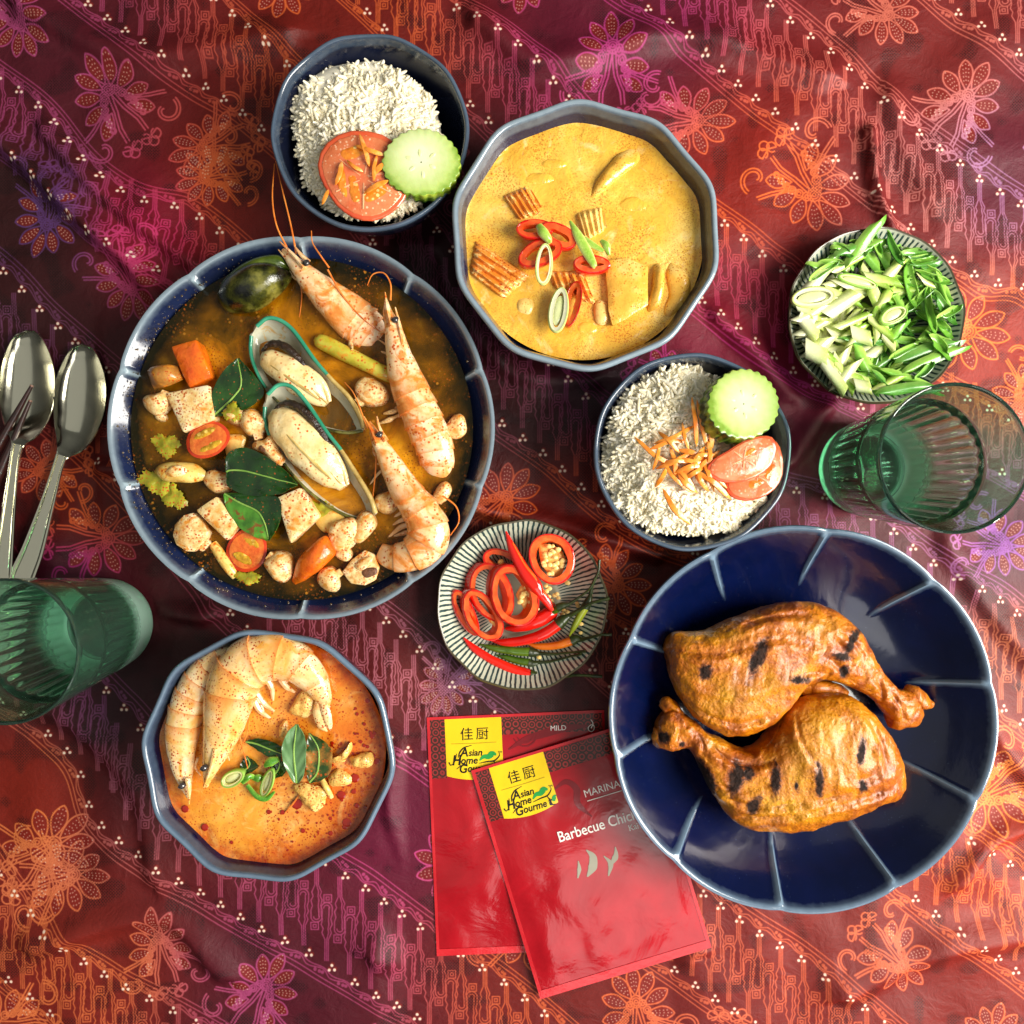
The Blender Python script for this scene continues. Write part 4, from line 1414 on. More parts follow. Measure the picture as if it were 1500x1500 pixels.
half_shell([(376, 478), (392, 466), (412, 470), (432, 487), (460, 526), (486, 556), (511, 582), (526, 608), (533, 627)],
           [(368, 492), (367, 512), (371, 532), (384, 560), (408, 590), (440, 614), (475, 628), (508, 634), (532, 631)],
           26, 96, 84, "upper of the two opened mussels, its plump meat dotted with orange",
           [(384, 520, 94, 6, 6, 8), (392, 526, 96, 15, 12, 12), (410, 537, 97, 21, 15, 14), (434, 553, 97, 24, 16, 14), (456, 569, 95, 22, 14, 14), (470, 582, 91, 15, 9, 10), (479, 591, 87, 6, 4, 6)], 95,
           ([(384, 514, 98), (396, 504, 102), (414, 506, 103), (432, 520, 103), (452, 542, 102)], (0.75, -0.65)))
half_shell([(392, 578), (408, 564), (428, 567), (450, 591), (478, 632), (500, 660), (524, 698), (542, 728), (550, 752)],
           [(388, 596), (388, 616), (396, 640), (414, 676), (440, 708), (468, 732), (500, 752), (530, 762), (548, 758)],
           28, 98, 84, "lower of the two opened mussels, beside the lime leaf, its meat pale and long",
           [(397, 606, 96, 8, 6, 8), (406, 612, 98, 20, 14, 12), (424, 628, 99, 28, 18, 14), (447, 652, 99, 31, 19, 14), (470, 676, 97, 29, 17, 14), (490, 698, 93, 21, 12, 12), (504, 714, 88, 9, 5, 7)], 97,
           ([(400, 604, 100), (412, 592, 104), (430, 592, 106), (450, 606, 107), (470, 632, 105), (492, 668, 101)], (0.75, -0.65)))
t = thing("closed_mussel", "closed dark green mussel at the upper left of the soup bowl", "mussel", P(374, 425, ZS - 10))
mk("shell", rough_up(loft([(318, 440, 322, 446, 82, 3, 6), (322, 424, 336, 458, 86, 14, 12), (342, 404, 364, 458, 92, 26, 14), (368, 390, 392, 446, 95, 30, 15), (394, 386, 415, 426, 94, 26, 14), (414, 392, 426, 410, 90, 15, 10), (424, 398, 428, 404, 87, 4, 5)], 50, 26), 1.0, 0.04), M_SHELL, t)
mk("shell", loft([(318, 434, 322, 444, 84, 2, 8), (326, 414, 336, 440, 86, 10, 8), (350, 392, 366, 420, 90, 16, 8), (380, 378, 396, 402, 92, 17, 8), (410, 375, 420, 396, 90, 14, 8), (426, 388, 430, 400, 86, 4, 6)], 40, 20), food("green mussel shell", [(0.3, (44, 62, 12)), (0.6, (96, 112, 34)), (0.8, (130, 140, 62))], 50, (), ((500, .0005, .4),), 0.22, coat=0.4), t)


# ------------------------------------------------------------------ leaves
def leaf(name, left, right, z, mat, label, cat, curl=4.0, group=None, vein=M_VEIN, lift=(0, 0), n=34):
    """left / right outlines base to tip; two blades and a midrib"""
    A, B = cr(left, n), cr(right, n)
    t = thing(name, label, cat, P(left[len(left) // 2][0], left[len(left) // 2][1], z - 4), group)
    cz = [z + lift[0] * (1 - i / (n - 1)) + lift[1] * i / (n - 1) for i in range(n)]
    mats = mat if isinstance(mat, tuple) else (mat, mat)
    for k, E in enumerate((A, B)):
        def fn(u, v):
            i = min(int(round(u * (n - 1))), n - 1)
            mid = (A[i] + B[i]) / 2
            p = mid * (1 - v) + E[i] * v
            zz = cz[i] + curl * v ** 1.3 + 0.6 * math.sin(9 * v - 26 * u + k) * v + 1.3 * mnoise.noise(Vector((p[0] * .05, p[1] * .05, k)))
            return P(p[0], p[1], zz)
        mk("blade", sheet(fn, n, 9, 0.9), mats[k], t)
    mk("midrib", tube([((A[i][0] + B[i][0]) / 2, (A[i][1] + B[i][1]) / 2, cz[i] + 0.5) for i in range(0, n, 3)], [1.4, 1.1, 0.6], 24, 6), vein, t)
    return t


GLF = "lime leaves in the soup"
leaf("lime_leaf", [(310, 610), (309, 585), (316, 562), (330, 540), (346, 526)], [(312, 611), (345, 604), (372, 592), (386, 570), (350, 524)], 98, M_LEAF, "broad dark lime leaf between the upper tofu and the upper opened mussel", "leaf", 3, GLF)
leaf("lime_leaf", [(331, 690), (334, 664), (360, 656), (392, 670), (418, 690), (435, 709)], [(332, 692), (336, 714), (368, 726), (408, 724), (424, 716), (436, 711)], 104, M_LEAF, "glossy dark lime leaf lying over the paler one left of the lower mussel", "leaf", 5, GLF)
leaf("lime_leaf", [(328, 724), (332, 745), (350, 772), (372, 786), (392, 792)], [(330, 722), (372, 724), (406, 728), (412, 752), (405, 775), (394, 792)], 99, (M_LEAFB, M_LEAF), "half bright green lime leaf just below the glossy dark one", "leaf", 4, GLF)
GLL = "leaves in the orange curry soup"
leaf("lime_leaf", [(430, 1146), (416, 1120), (413, 1094), (422, 1072), (434, 1061)], [(438, 1148), (446, 1130), (448, 1100), (446, 1080), (436, 1061)], 134, M_LEAFG, "pale grey-green leaf standing in the orange curry soup", "leaf", 3, GLL)
leaf("lime_leaf", [(451, 1144), (448, 1120), (449, 1092), (452, 1074)], [(456, 1148), (482, 1134), (484, 1096), (454, 1074)], 131, food("curried leaf", [(0.38, (30, 52, 18)), (0.52, (44, 70, 24)), (0.62, (150, 104, 40)), (0.8, (206, 160, 84))], 70, [SPECK], ((90, .001, .4),), 0.3, coat=.2), "dark leaf half coated in orange soup, right of the pale one", "leaf", 2, GLL)
leaf("lime_leaf", [(360, 1086), (376, 1082), (396, 1086), (412, 1094)], [(361, 1087), (376, 1098), (396, 1110), (412, 1114)], 125, M_LEAF, "narrow dark leaf lying left of the pale leaf in the orange soup", "leaf", 2, GLL)
leaf("lime_leaf", [(346, 1136), (352, 1120), (360, 1108)], [(348, 1140), (366, 1132), (378, 1122), (362, 1108)], 121, M_LEAF, "small dark leaf by the spring onion pieces in the orange soup", "leaf", 2, GLL)
leaf("lime_leaf", [(392, 1140), (396, 1124), (406, 1112)], [(394, 1142), (414, 1136), (420, 1122), (408, 1112)], 121, M_LEAF, "dark leaf tip just below the pale leaf in the orange soup", "leaf", 2, GLL)


def frilly(cx, cy, rx, ry, rot, z, label):
    o = []
    nl = 44
    for i in range(nl):
        a = 2 * math.pi * i / nl
        r = 1 + 0.16 * math.sin(3 * a + cx) + 0.10 * math.sin(7 * a + cy) + (0.07 if i % 2 else -0.07)
        x, y = rx * r * math.cos(a), ry * r * math.sin(a)
        o.append((cx + x * math.cos(rot) - y * math.sin(rot), cy + x * math.sin(rot) + y * math.cos(rot)))
    v, f = rough_up(pad(o, z + 3, 2.0, 1.0, smooth=False, rings=6), 2.0, 0.09, cx)
    return tag(mk("coriander_leaf", (v, f), M_CORI), label, "leaf", "coriander leaves in the soup")


frilly(232, 706, 26, 20, 0.5, 82, "curly coriander leaf touching the left wall of the soup bowl")
frilly(254, 728, 20, 15, 0.9, 82, "curly coriander leaf under the pale onion slice")
frilly(243, 652, 20, 16, 0.3, 80, "coriander leaf left of the tomato half in the soup")
frilly(362, 846, 20, 9, 0.1, 81, "coriander leaf at the bottom edge of the soup, under the sunken tomato")
frilly(388, 772, 14, 10, 1.1, 84, "coriander scrap beside the pale green lime leaf tip")
frilly(470, 748, 22, 14, 0.4, 82, "coriander leaf showing under the tip of the lower mussel")
frilly(340, 604, 13, 13, 0.4, 101, "coriander scrap on the lower edge of the broad dark leaf")


# ------------------------------------------------------------------ tofu, mushrooms and vegetables of the soup
def single(name, vf, mat, label, cat, group=None):
    return tag(mk(name, vf, mat), label, cat, group)


GT = "tofu cubes in the soup"
single("tofu_cube", rough_up(block([(241, 576), (306, 563), (313, 614), (268, 634)], 104, 34, (0.05, 0.03), 3.5, 1.0), 0.9, .06), M_TOFU, "pale tofu cube below the orange carrot chunk", "tofu", GT)
single("tofu_cube", rough_up(block([(286, 748), (317, 727), (349, 771), (331, 792)], 103, 30, (0.02, -0.04), 3.5, 1.0), 0.9, .06), M_TOFU, "pale tofu cube left of the bright green leaf", "tofu", GT)
single("tofu_cube", rough_up(block([(403, 730), (440, 714), (468, 756), (425, 797)], 102, 30, (0.02, -0.02), 3.5, 1.0), 0.9, .06), M_TOFU, "golden tofu cube right of the bright green leaf", "tofu", GT)
GM = "mushroom pieces in the soup"


def cap(cx, cy, rx, ry, z, h, label, rot=0.0, seed=0, mat=None):
    o = []
    for i in range(14):
        a = 2 * math.pi * i / 14
        r = 1 + 0.09 * math.sin(2 * a + seed) + 0.06 * math.sin(3 * a + 2 * seed)
        x, y = rx * r * math.cos(a), ry * r * math.sin(a)
        o.append((cx + x * math.cos(rot) - y * math.sin(rot), cy + x * math.sin(rot) + y * math.cos(rot)))
    t = thing("mushroom", label, "mushroom", P(cx, cy, z - 10), GM)
    mk("cap", rough_up(pad(o, z, h, 10, n=42, rings=8, p=.30, tilt=(.10 * math.cos(seed * 2.1), .10 * math.sin(seed * 1.7))), 2.2, .055, seed), mat or M_MUSH, t)
    if seed in (1, 4, 5, 7, 8, 9, 6):
        a = seed * 1.9 + .6
        sx_, sy_ = cx + rx * .72 * math.cos(a), cy + ry * .72 * math.sin(a)
        w = min(rx, ry) * .36
        q = [(sx_ + w * (math.cos(a) * u - math.sin(a) * v), sy_ + w * (math.sin(a) * u + math.cos(a) * v)) for u, v in ((-.6, -1), (1.1, -.8), (1.2, .8), (-.6, 1))]
        mk("stem", rough_up(block(q, z + h * .62, h * .7, (0, 0), 2.5, .5), .8, .09, seed), mat or M_MUSH, t)
    return t


cap(545, 575, 25, 22, 80, 22, "round mushroom between the lemongrass stick and the middle prawn", 0.3, 1)
cap(567, 736, 18, 19, 80, 18, "round mushroom right of the lower mussel's tip", 0, 2)
cap(669, 626, 15, 19, 79, 15, "mushroom right of the middle prawn, by the bowl wall", 0, 3)
cap(648, 722, 13, 17, 79, 14, "mushroom peeping out right of the curled prawn", 0.4, 4)
cap(412, 828, 23, 22, 82, 20, "round mushroom right of the sunken tomato", 0, 5)
cap(483, 848, 18, 18, 81, 16, "small mushroom lowest of all, near the halved mushroom", 0.2, 6)
cap(373, 620, 19, 22, 86, 22, "button mushroom left of the lower mussel's round end", 0.1, 7)
cap(322, 706, 21, 18, 82, 16, "mushroom piece right of the pale onion slice", 0.4, 8)
cap(234, 592, 18, 20, 86, 20, "mushroom chunk at the left wall of the bowl beside the tofu", 0.6, 9)
cap(346, 610, 16, 14, 88, 18, "mushroom bit tucked under the broad dark leaf", 0.4, 15)
cap(506, 782, 28, 22, 82, 20, "crinkled mushroom clump below the lower mussel's tip", -0.6, 10)
cap(534, 772, 17, 24, 80, 18, "mushroom slice standing right of the crinkled clump", 0.5, 11)
cap(505, 812, 13, 9, 83, 13, "mushroom stalk end above the halved mushroom", 0.2, 12)
cap(238, 610, 9, 8, 82, 10, "mushroom crumb left of the upper tofu cube", 0.2, 13)
t = thing("sliced_mushroom", "halved mushroom with dark gills at the bottom right of the soup", "mushroom", P(530, 832, 74), GM)
mk("cap", rough_up(block([(500, 838), (514, 820), (534, 806), (548, 812), (555, 832), (550, 850), (534, 858), (514, 855)], 93, 18, (0, 0), 3, 0.6), 0.7, .08), M_MUSH, t)
mk("gills", pad([(530, 838), (538, 832), (551, 832), (552, 840), (543, 845), (535, 846)], 94, 1.6, 1.5, n=24), M_MUSHD, t)
mk("stem", rough_up(pad([(520, 829), (530, 818), (545, 816), (543, 826), (534, 834), (526, 836)], 95, 3, 2, n=24), 0.6, .1), M_MUSH, t)
t = thing("sliced_mushroom", "halved mushroom at the lower left of the soup, cut stem to the right", "mushroom", P(280, 780, 74), GM)
mk("cap", rough_up(block([(252, 784), (256, 768), (268, 755), (282, 751), (294, 762), (306, 779), (300, 794), (284, 808), (272, 808), (258, 798)], 97, 22, (0, 0), 4, 4.0), 1.0, .07), M_MUSH, t)
mk("stem", rough_up(block([(286, 804), (302, 788), (308, 796), (296, 808)], 90, 14, (0, 0), 3, 0.6), 0.8, .08), M_MUSH, t)
t = thing("sliced_mushroom", "mushroom slice with a curled stem, left of the lower mussel's meat", "mushroom", P(394, 656, 74), GM)
mk("cap", rough_up(pad([(369, 656), (374, 646), (386, 644), (396, 636), (404, 640), (408, 656), (418, 672), (412, 683), (398, 676), (384, 664)], 92, 13, 10, n=40, rings=6), 1.4, .08), M_MUSH, t)
mk("gills", pad([(379, 654), (386, 650), (392, 656), (388, 662), (381, 660)], 104, 1.5, 1.5, n=20), M_MUSHD, t)
single("mushroom", rough_up(loft([(216, 542, 226, 570, 92, 4, 6), (226, 536, 240, 568, 96, 12, 12), (246, 534, 258, 560, 96, 12, 12), (262, 536, 268, 556, 92, 5, 7)], 24, 16), 1.0, .06), food("browned mushroom", [(0.3, (120, 70, 26)), (0.6, (190, 132, 58)), (0.8, (222, 176, 100))], 80, [SPECK2, SPECKS], ((200, .001, .4),), .28, coat=.2), "browned mushroom stalk left of the orange carrot chunk", "mushroom", GM)

single("carrot_chunk", rough_up(block([(249, 508), (288, 496), (309, 552), (276, 568)], 103, 34, (0.05, -0.08), 4, 2.0), 1.2, .05), M_CARROT, "orange carrot chunk at the upper left of the soup", "carrot", "carrot chunks in the soup")
single("carrot_chunk", rough_up(loft([(428, 850, 434, 856, 80, 4, 6), (436, 822, 450, 848, 90, 13, 12), (456, 800, 470, 834, 95, 17, 14), (476, 784, 488, 816, 93, 14, 14), (486, 790, 495, 808, 86, 6, 8)], 30, 18, 2.6), 1.0, .05), M_CARROT, "long orange carrot wedge at the bottom of the soup", "carrot", "carrot chunks in the soup")


def tomato_half(cx, cy, rx, ry, rot, z, label, tilt=(0, 0)):
    def el(sx_, sy_, n=18, ox=0, oy=0):
        r = []
        for i in range(n):
            a = 2 * math.pi * i / n
            x, y = rx * sx_ * math.cos(a) * (1 + .04 * math.sin(3 * a)) + ox, ry * sy_ * math.sin(a) + oy
            r.append((cx + x * math.cos(rot) - y * math.sin(rot), cy + x * math.sin(rot) + y * math.cos(rot)))
        return r
    t = thing("tomato_half", label, "tomato", P(cx, cy, z - 20), "tomato halves in the soup")
    mk("skin", rough_up(pad(el(1, 1), z, 2.5, 20, n=36, rings=5, tilt=tilt), .6, .06), M_TOMSK, t)
    mk("flesh", rough_up(pad(el(.86, .84), z + 2.2, 1.4, 3, n=36, rings=5, tilt=tilt), .7, .09), M_TOMFL, t)
    for oy in (-0.40, 0.40):
        mk("seed_pocket", rough_up(pad(el(.52, .20, oy=oy * ry), z + 3.4, 1.2, 3, n=36, rings=4, tilt=tilt), .6, .2), M_SEEDY, t)
    return t


tomato_half(304, 644, 33, 26, -0.45, 100, "tomato half cut side up, below the upper tofu cube", (0.05, 0.0))
tomato_half(362, 806, 29, 33, 0.5, 86, "tomato half sunk in broth below the bright green leaf", (0.0, -0.08))

single("lemongrass_stick", rough_up(spine([(462, 496, 86, 5, 5, 5), (470, 500, 88, 11, 10, 9), (500, 515, 89, 12, 11, 10), (540, 535, 89, 11, 11, 10), (566, 548, 87, 11, 10, 9), (577, 554, 84, 8, 7, 7)], 40, 18), .5, .05), M_LEMON, "pale green lemongrass stick lying between the mussel and middle prawn", "lemongrass")
single("lemongrass_stick", rough_up(spine([(312, 796, 82, 6, 5, 5), (322, 812, 84, 8, 7, 7), (336, 832, 83, 8, 7, 7), (346, 846, 79, 6, 5, 5)], 24, 14), .4, .05), M_ONION, "yellow lemongrass stick beside the sunken tomato half", "lemongrass")
t = thing("onion_slice", "pale boat-shaped onion slice above the curly coriander leaf", "onion", P(266, 692, 76))
mk("layer", rough_up(loft([(226, 690, 230, 696, 88, 3, 4), (236, 680, 240, 704, 92, 9, 8), (262, 676, 262, 707, 94, 11, 9), (288, 680, 286, 707, 92, 8, 8), (306, 695, 306, 701, 88, 3, 4)], 34, 18), .7, .06), M_ONION, t)
mk("inner_layer", rough_up(loft([(242, 690, 244, 696, 103, 1.5, 3), (252, 683, 254, 699, 105, 2.5, 4), (266, 682, 268, 696, 104, 2.5, 4), (275, 688, 275, 692, 101, 1, 2)], 20, 14), .4, .1), M_TOFU, t)
for i, (a, lab) in enumerate(((((562, 606), (588, 598)), "short pale shoot left of the middle prawn's belly, upper one"), (((556, 620), (584, 608)), "short pale shoot left of the middle prawn's belly, lower one"),
                              (((512, 497), (516, 512)), "tiny pink shoot lying on the lemongrass stick"))):
    single("bean_shoot", tube([(a[0][0], a[0][1], 84), ((a[0][0] + a[1][0]) / 2, (a[0][1] + a[1][1]) / 2 + 1, 90 if i == 2 else 87), (a[1][0], a[1][1], 99 if i == 2 else 84)], [1.6, 3.6, 1.4], 16, 8), M_MUSH, lab, "shoot")
single("onion_slice", rough_up(pad([(330, 640), (346, 636), (360, 642), (352, 664), (338, 676), (330, 660)], 86, 5, 5, n=30), 1, .06), M_ONION, "golden onion piece between the tomato half and the glossy leaf", "onion")
single("onion_slice", rough_up(pad([(462, 760), (490, 746), (508, 764), (494, 776), (474, 780)], 84, 5, 5, n=30), 1, .06), M_ONION, "golden onion piece under the lower mussel, right of the tofu", "onion")


# ------------------------------------------------------------------ hollow slices (chilli, spring onion)
def ring_parts(cx, cy, rx, ry, rot, z, h, wall, tilt=(0, 0), n=36, egg=0.0, seed=0.0, lean=(0, 0)):
    """oval slice: outer skin band and inner flesh, tilt = height change per picture unit along local axes"""
    ct, st_ = math.cos(rot), math.sin(rot)

    def row(s, dz):
        r = []
        for i in range(n):
            a = 2 * math.pi * i / n
            m = 1 + egg * math.cos(a) + 0.03 * math.sin(2 * a + seed) + 0.02 * math.sin(3 * a + seed * 2)
            x, y = (rx - s) * m * math.cos(a), (ry - s) * m * math.sin(a)
            w = P(cx + x * ct - y * st_ - lean[0] * (h / 2 - dz), cy + x * st_ + y * ct - lean[1] * (h / 2 - dz), z + x * tilt[0] + y * tilt[1])
            r.append([w[0], w[1], w[2] + dz])
        return r
    wall = wall * 1.35
    skin = [row(2.4, h / 2), row(0.6, h / 2 - .4), row(0, h / 2 - 1.6), row(0.0, -h / 2 + 2), row(1.2, -h / 2), row(3.0, -h / 2 + .6), row(3.2, h / 2 - .6)]
    sv = np.array(sum(skin, []))
    sf = grid_faces(7, n) + [(6 * n + j, 6 * n + (j + 1) % n, (j + 1) % n, j) for j in range(n)]
    fl = [row(2.3, h / 2 - .1), row(wall * .5, h / 2 - .5), row(wall * .96, h / 2 - .4), row(wall, h / 2 - 1.6), row(wall * 1.05, -h / 2 + 1.6), row(2.9, -h / 2 + .3)]
    fv = np.array(sum(fl, []))
    ff = grid_faces(6, n) + [(5 * n + j, 5 * n + (j + 1) % n, (j + 1) % n, j) for j in range(n)]
    return (sv, sf), (fv, ff)


def seed_mesh(cx, cy, z, r, rot):
    o = [(cx + r * (1 + .2 * math.cos(a)) * math.cos(a + rot), cy + r * .82 * math.sin(a + rot)) for a in np.linspace(0, 2 * math.pi, 9)[:-1]]
    return pad(o, z, 1.4, 1.0, smooth=False, rings=2)


def chilli_slice(cx, cy, rx, ry, rot, z, h, wall, label, group, tilt=(0, 0), egg=0.0, core=None, seeds=(), seed=0.0, lean=(0, 0)):
    t = thing("chilli_slice", label, "chilli slice", P(cx, cy, z - h / 2), group)
    s, f = ring_parts(cx, cy, rx, ry, rot, z, h, wall, tilt, 40, egg, seed, lean)
    mk("skin", s, M_RED, t)
    mk("flesh", rough_up(f, 1.3, 0.10, seed), M_REDIN, t)
    co = t
    if core:
        co = mk("core", rough_up(pad(core[0], core[1], core[2], 4, n=30, rings=6), 2.0, .12), M_CORE, t)
    for q in seeds:
        mk("seed", seed_mesh(*q), M_SEED, co)
    return t


def seeds_in(cx, cy, rx, ry, n, z, r=(3.4, 4.6)):
    out = []
    for _ in range(n):
        a, m = rnd.uniform(0, 2 * math.pi), math.sqrt(rnd.random())
        out.append((cx + rx * m * math.cos(a), cy + ry * m * math.sin(a), z + rnd.uniform(0, 3), rnd.uniform(*r), rnd.uniform(0, 3)))
    return out


GC = "red chilli slices on the striped plate"
chilli_slice(806, 818, 32, 39, -0.35, 40, 20, 8, "largest red chilli slice, packed with seeds, at the plate's upper right", GC, egg=0.06,
             core=([(790, 800), (806, 797), (822, 806), (828, 822), (824, 838), (812, 845), (800, 838), (792, 822)], 37, 5), seeds=seeds_in(810, 820, 17, 22, 26, 43), seed=1, lean=(-.1, -.2))
chilli_slice(720, 868, 30, 46, -0.42, 25, 20, 7, "red chilli slice lying just under the big seedy oval one", GC, egg=0.05, seed=2, lean=(.5, .1))
chilli_slice(752, 873, 34, 46, -0.42, 40, 20, 8, "big oval red chilli slice with seeds along its right, in mid plate", GC, egg=0.08,
             core=([(764, 858), (772, 866), (776, 884), (770, 892), (762, 884), (757, 870)], 34, 4), seeds=seeds_in(769, 871, 11, 20, 15, 40), seed=3, lean=(.5, .1))
chilli_slice(735, 822, 30, 17, 0.35, 26, 13, 7, "red chilli slice at the upper left with a pale rib inside", GC, (0, 0.1), core=([(729, 822), (736, 819), (738, 828), (732, 834)], 28, 4), seed=4)
chilli_slice(683, 896, 14, 36, -0.45, 26, 20, 6, "leftmost red chilli slice, leaning against the next", GC, (0.2, 0), seed=5, lean=(.4, .0))
chilli_slice(707, 901, 25, 41, -0.50, 33, 20, 7, "long red chilli slice at the lower left with a pale rib", GC, egg=0.04, core=([(708, 896), (714, 898), (728, 914), (726, 920), (716, 910)], 30, 4), seed=6, lean=(.4, .1))
single("chilli_slice", rough_up(loft([(738, 920, 742, 924, 18, 2, 4), (756, 912, 762, 926, 24, 8, 8), (786, 898, 794, 918, 27, 10, 9), (806, 884, 816, 904, 26, 8, 8), (812, 882, 816, 892, 22, 3, 4)], 30, 18), .6, .08), M_RED, "glossy red chilli slab along the lower edge of the big oval slice", "chilli slice", GC)


def strip(rows, label):
    t = thing("chilli_strip", label, "chilli strip", P(rows[2][0], rows[2][1], rows[2][2] - 8), "red chilli strips on the striped plate")
    mk("skin", rough_up(spine(rows, 44, 16, 2.4), .4, .08), M_RED, t)
    mk("flesh", spine([(r[0] + 1.5, r[1] - r[3] * 0.80, r[2] + 0.4, r[3] * .33, r[4] * .85, r[5] * .8) for r in rows[1:]], 40, 12), M_REDIN, t)
    return t


strip([(741, 778, 44, 1.2, 1.5, 1.5), (749, 800, 46, 6, 5, 5), (766, 834, 48, 9.5, 7, 7), (784, 858, 48, 10, 7, 7), (792, 872, 46, 5, 5, 5)], "sharp red chilli strip pointing to the plate's top, beside the seediest slice")
strip([(748, 826, 42, 2, 2, 2), (762, 838, 44, 6, 5, 5), (784, 860, 44, 7, 6, 6), (800, 880, 42, 6.5, 5, 5), (809, 895, 38, 3, 3, 3)], "long red chilli strip running down to the right past the oval slice")


def whole_chilli(body, w, skin, calyx, stem, label, tip=True):
    t = thing("whole_chilli", label, "chilli", P(body[1][0], body[1][1], body[1][2] - w), "small whole chillies on the striped plate")
    m = len(body)
    rows = [(p[0], p[1], p[2], w * f_, w * f_ * .95, w * f_ * .95) for p, f_ in zip(body, [0.12] + [0.62 + 0.38 * (i / max(1, m - 2)) for i in range(m - 2)] + [0.9])]
    mk("pod", rough_up(spine(rows, 44, 16), .5, .07), skin, t)
    cx_ = mk("calyx", rough_up(tube(calyx, [w * .95, w * .8, w * .42], 14, 12), .6, .2), M_CALYX, t)
    mk("stalk", rough_up(tube(stem, [w * .40, w * .28, w * .22, w * .3], 36, 8), .5, .12), M_CALYX, cx_)
    return t


whole_chilli([(719, 938, 22), (740, 941, 26), (768, 938, 30), (798, 928, 33), (820, 913, 33)], 9.5, M_RED, [(817, 915, 33), (824, 909, 33), (833, 902, 34)], [(832, 903, 34), (846, 895, 40), (862, 885, 49), (878, 880, 56), (893, 876, 58)], "red whole chilli with its stalk over the plate's right rim")
whole_chilli([(679, 934, 31), (694, 949, 29), (718, 965, 26), (748, 979, 25), (779, 989, 25)], 8.6, M_RED, [(777, 988, 25), (786, 989, 25), (800, 989, 26)], [(798, 989, 26), (820, 991, 33), (845, 989, 46), (866, 990, 52), (882, 991, 53)], "red whole chilli lowest on the striped plate")
whole_chilli([(772, 943, 18), (790, 947, 20), (816, 945, 24), (839, 938, 27)], 7.6, M_ORCH, [(837, 939, 27), (844, 936, 28), (852, 937, 31)], [(850, 937, 31), (864, 934, 44), (880, 930, 55), (896, 930, 57)], "orange whole chilli under the red one's stalk")
whole_chilli([(702, 944, 24), (722, 949, 24), (748, 953, 22), (777, 955, 21)], 7.6, M_GREENCH, [(775, 955, 21), (782, 956, 21), (790, 957, 22)], [(788, 957, 22), (810, 958, 26), (834, 956, 34), (857, 954, 46)], "upper of the two dark green whole chillies")
whole_chilli([(727, 959, 20), (744, 964, 20), (760, 968, 20), (776, 971, 20)], 6.6, M_GREENCH, [(774, 971, 20), (780, 972, 20), (788, 971, 21)], [(786, 971, 21), (806, 969, 25), (830, 963, 34), (851, 958, 45)], "lower of the two dark green whole chillies")
whole_chilli([(834, 932, 27), (841, 918, 30), (850, 902, 33), (858, 888, 36)], 7.4, M_LIMECH, [(857, 890, 36), (861, 882, 38), (865, 872, 41)], [(864, 874, 41), (868, 856, 48), (876, 838, 54), (878, 820, 55)], "yellow-green whole chilli standing up the right wall of the plate")
whole_chilli([(806, 902, 30), (810, 897, 32), (815, 893, 34), (820, 889, 36)], 6.2, M_GREENCH, [(817, 890, 36), (824, 887, 38), (834, 885, 40)], [(832, 886, 40), (848, 875, 45), (864, 862, 52), (872, 846, 56)], "dark chilli stalk above the red whole chilli, its pod hidden by the slices")
for i, (x, y, z) in enumerate([(832, 854, 20), (786, 862, 42), (797, 866, 26), (803, 874, 26), (812, 872, 22), (818, 876, 22), (804, 862, 24), (800, 858, 24), (826, 894, 24), (831, 896, 24), (845, 884, 30), (851, 914, 32),
                               (851, 927, 32), (790, 963, 20), (824, 900, 22), (846, 888, 30), (801, 866, 30), (808, 880, 24), (786, 892, 44), (816, 870, 24)]):
    single("chilli_seed", seed_mesh(x, y, z, rnd.uniform(3.2, 4.4), rnd.uniform(0, 3)), M_SEED, "loose chilli seed %s, %s of its plate" % (("beside the slices", "near the stalks", "on the pale glaze")[i % 3 if False else (0 if x < 810 else (1 if y > 880 else 2))], where(x, y, 764, 886, 122)), "seed", "loose chilli seeds on the striped plate")


# ------------------------------------------------------------------ yellow curry solids
M_CRINK = food("crinkle cut carrot in curry", [(0.25, (206, 104, 24)), (0.5, (226, 142, 50)), (0.75, (240, 190, 100))], 60, [((244, 208, 130), 160.0, 0.3, 0.15), SPECKS], ((200, .001, .4),), 0.22, coat=0.3)
M_CRINKP = food("crinkle cut potato in curry", [(0.25, (220, 164, 66)), (0.5, (240, 206, 120)), (0.75, (250, 230, 168))], 60, [((206, 130, 36), 620.0, 0.22, 0.12)], ((200, .001, .4),), 0.22, coat=0.3)
CSP = ((196, 118, 30), 620.0, 0.24, 0.12)
M_CHICK = food("chicken piece in curry", [(0.25, (208, 146, 44)), (0.5, (228, 174, 66)), (0.75, (244, 212, 126))], 60, [CSP], ((160, .0014, .5),), 0.24, coat=0.25)


def crinkle(quad, z, label, mat, ridges=6, amp=3.0, cat="carrot", group="crinkle cut pieces in the yellow curry"):
    """a b c d: ridges run from edge ab to edge dc"""
    qc = np.mean(np.array(quad, float), 0)
    a, b_, c_, d_ = [qc + (np.array(q, float) - qc) * 1.14 for q in quad]

    def fn(u, v):
        p = (a * (1 - u) + b_ * u) * (1 - v) + (d_ * (1 - u) + c_ * u) * v
        e = min(1, 9 * min(u, 1 - u)) * min(1, 7 * min(v, 1 - v))
        zz = z - 12 + 12 * e ** .6 + amp * math.sin(u * ridges * 2 * math.pi) * e + 1.6 * mnoise.noise(Vector((p[0] * .07, p[1] * .07, 1)))
        return P(p[0], p[1], zz)
    nm = "carrot_piece" if cat == "carrot" else "potato_piece"
    return single(nm, sheet(fn, 64, 18, 8), mat, label, cat, group)


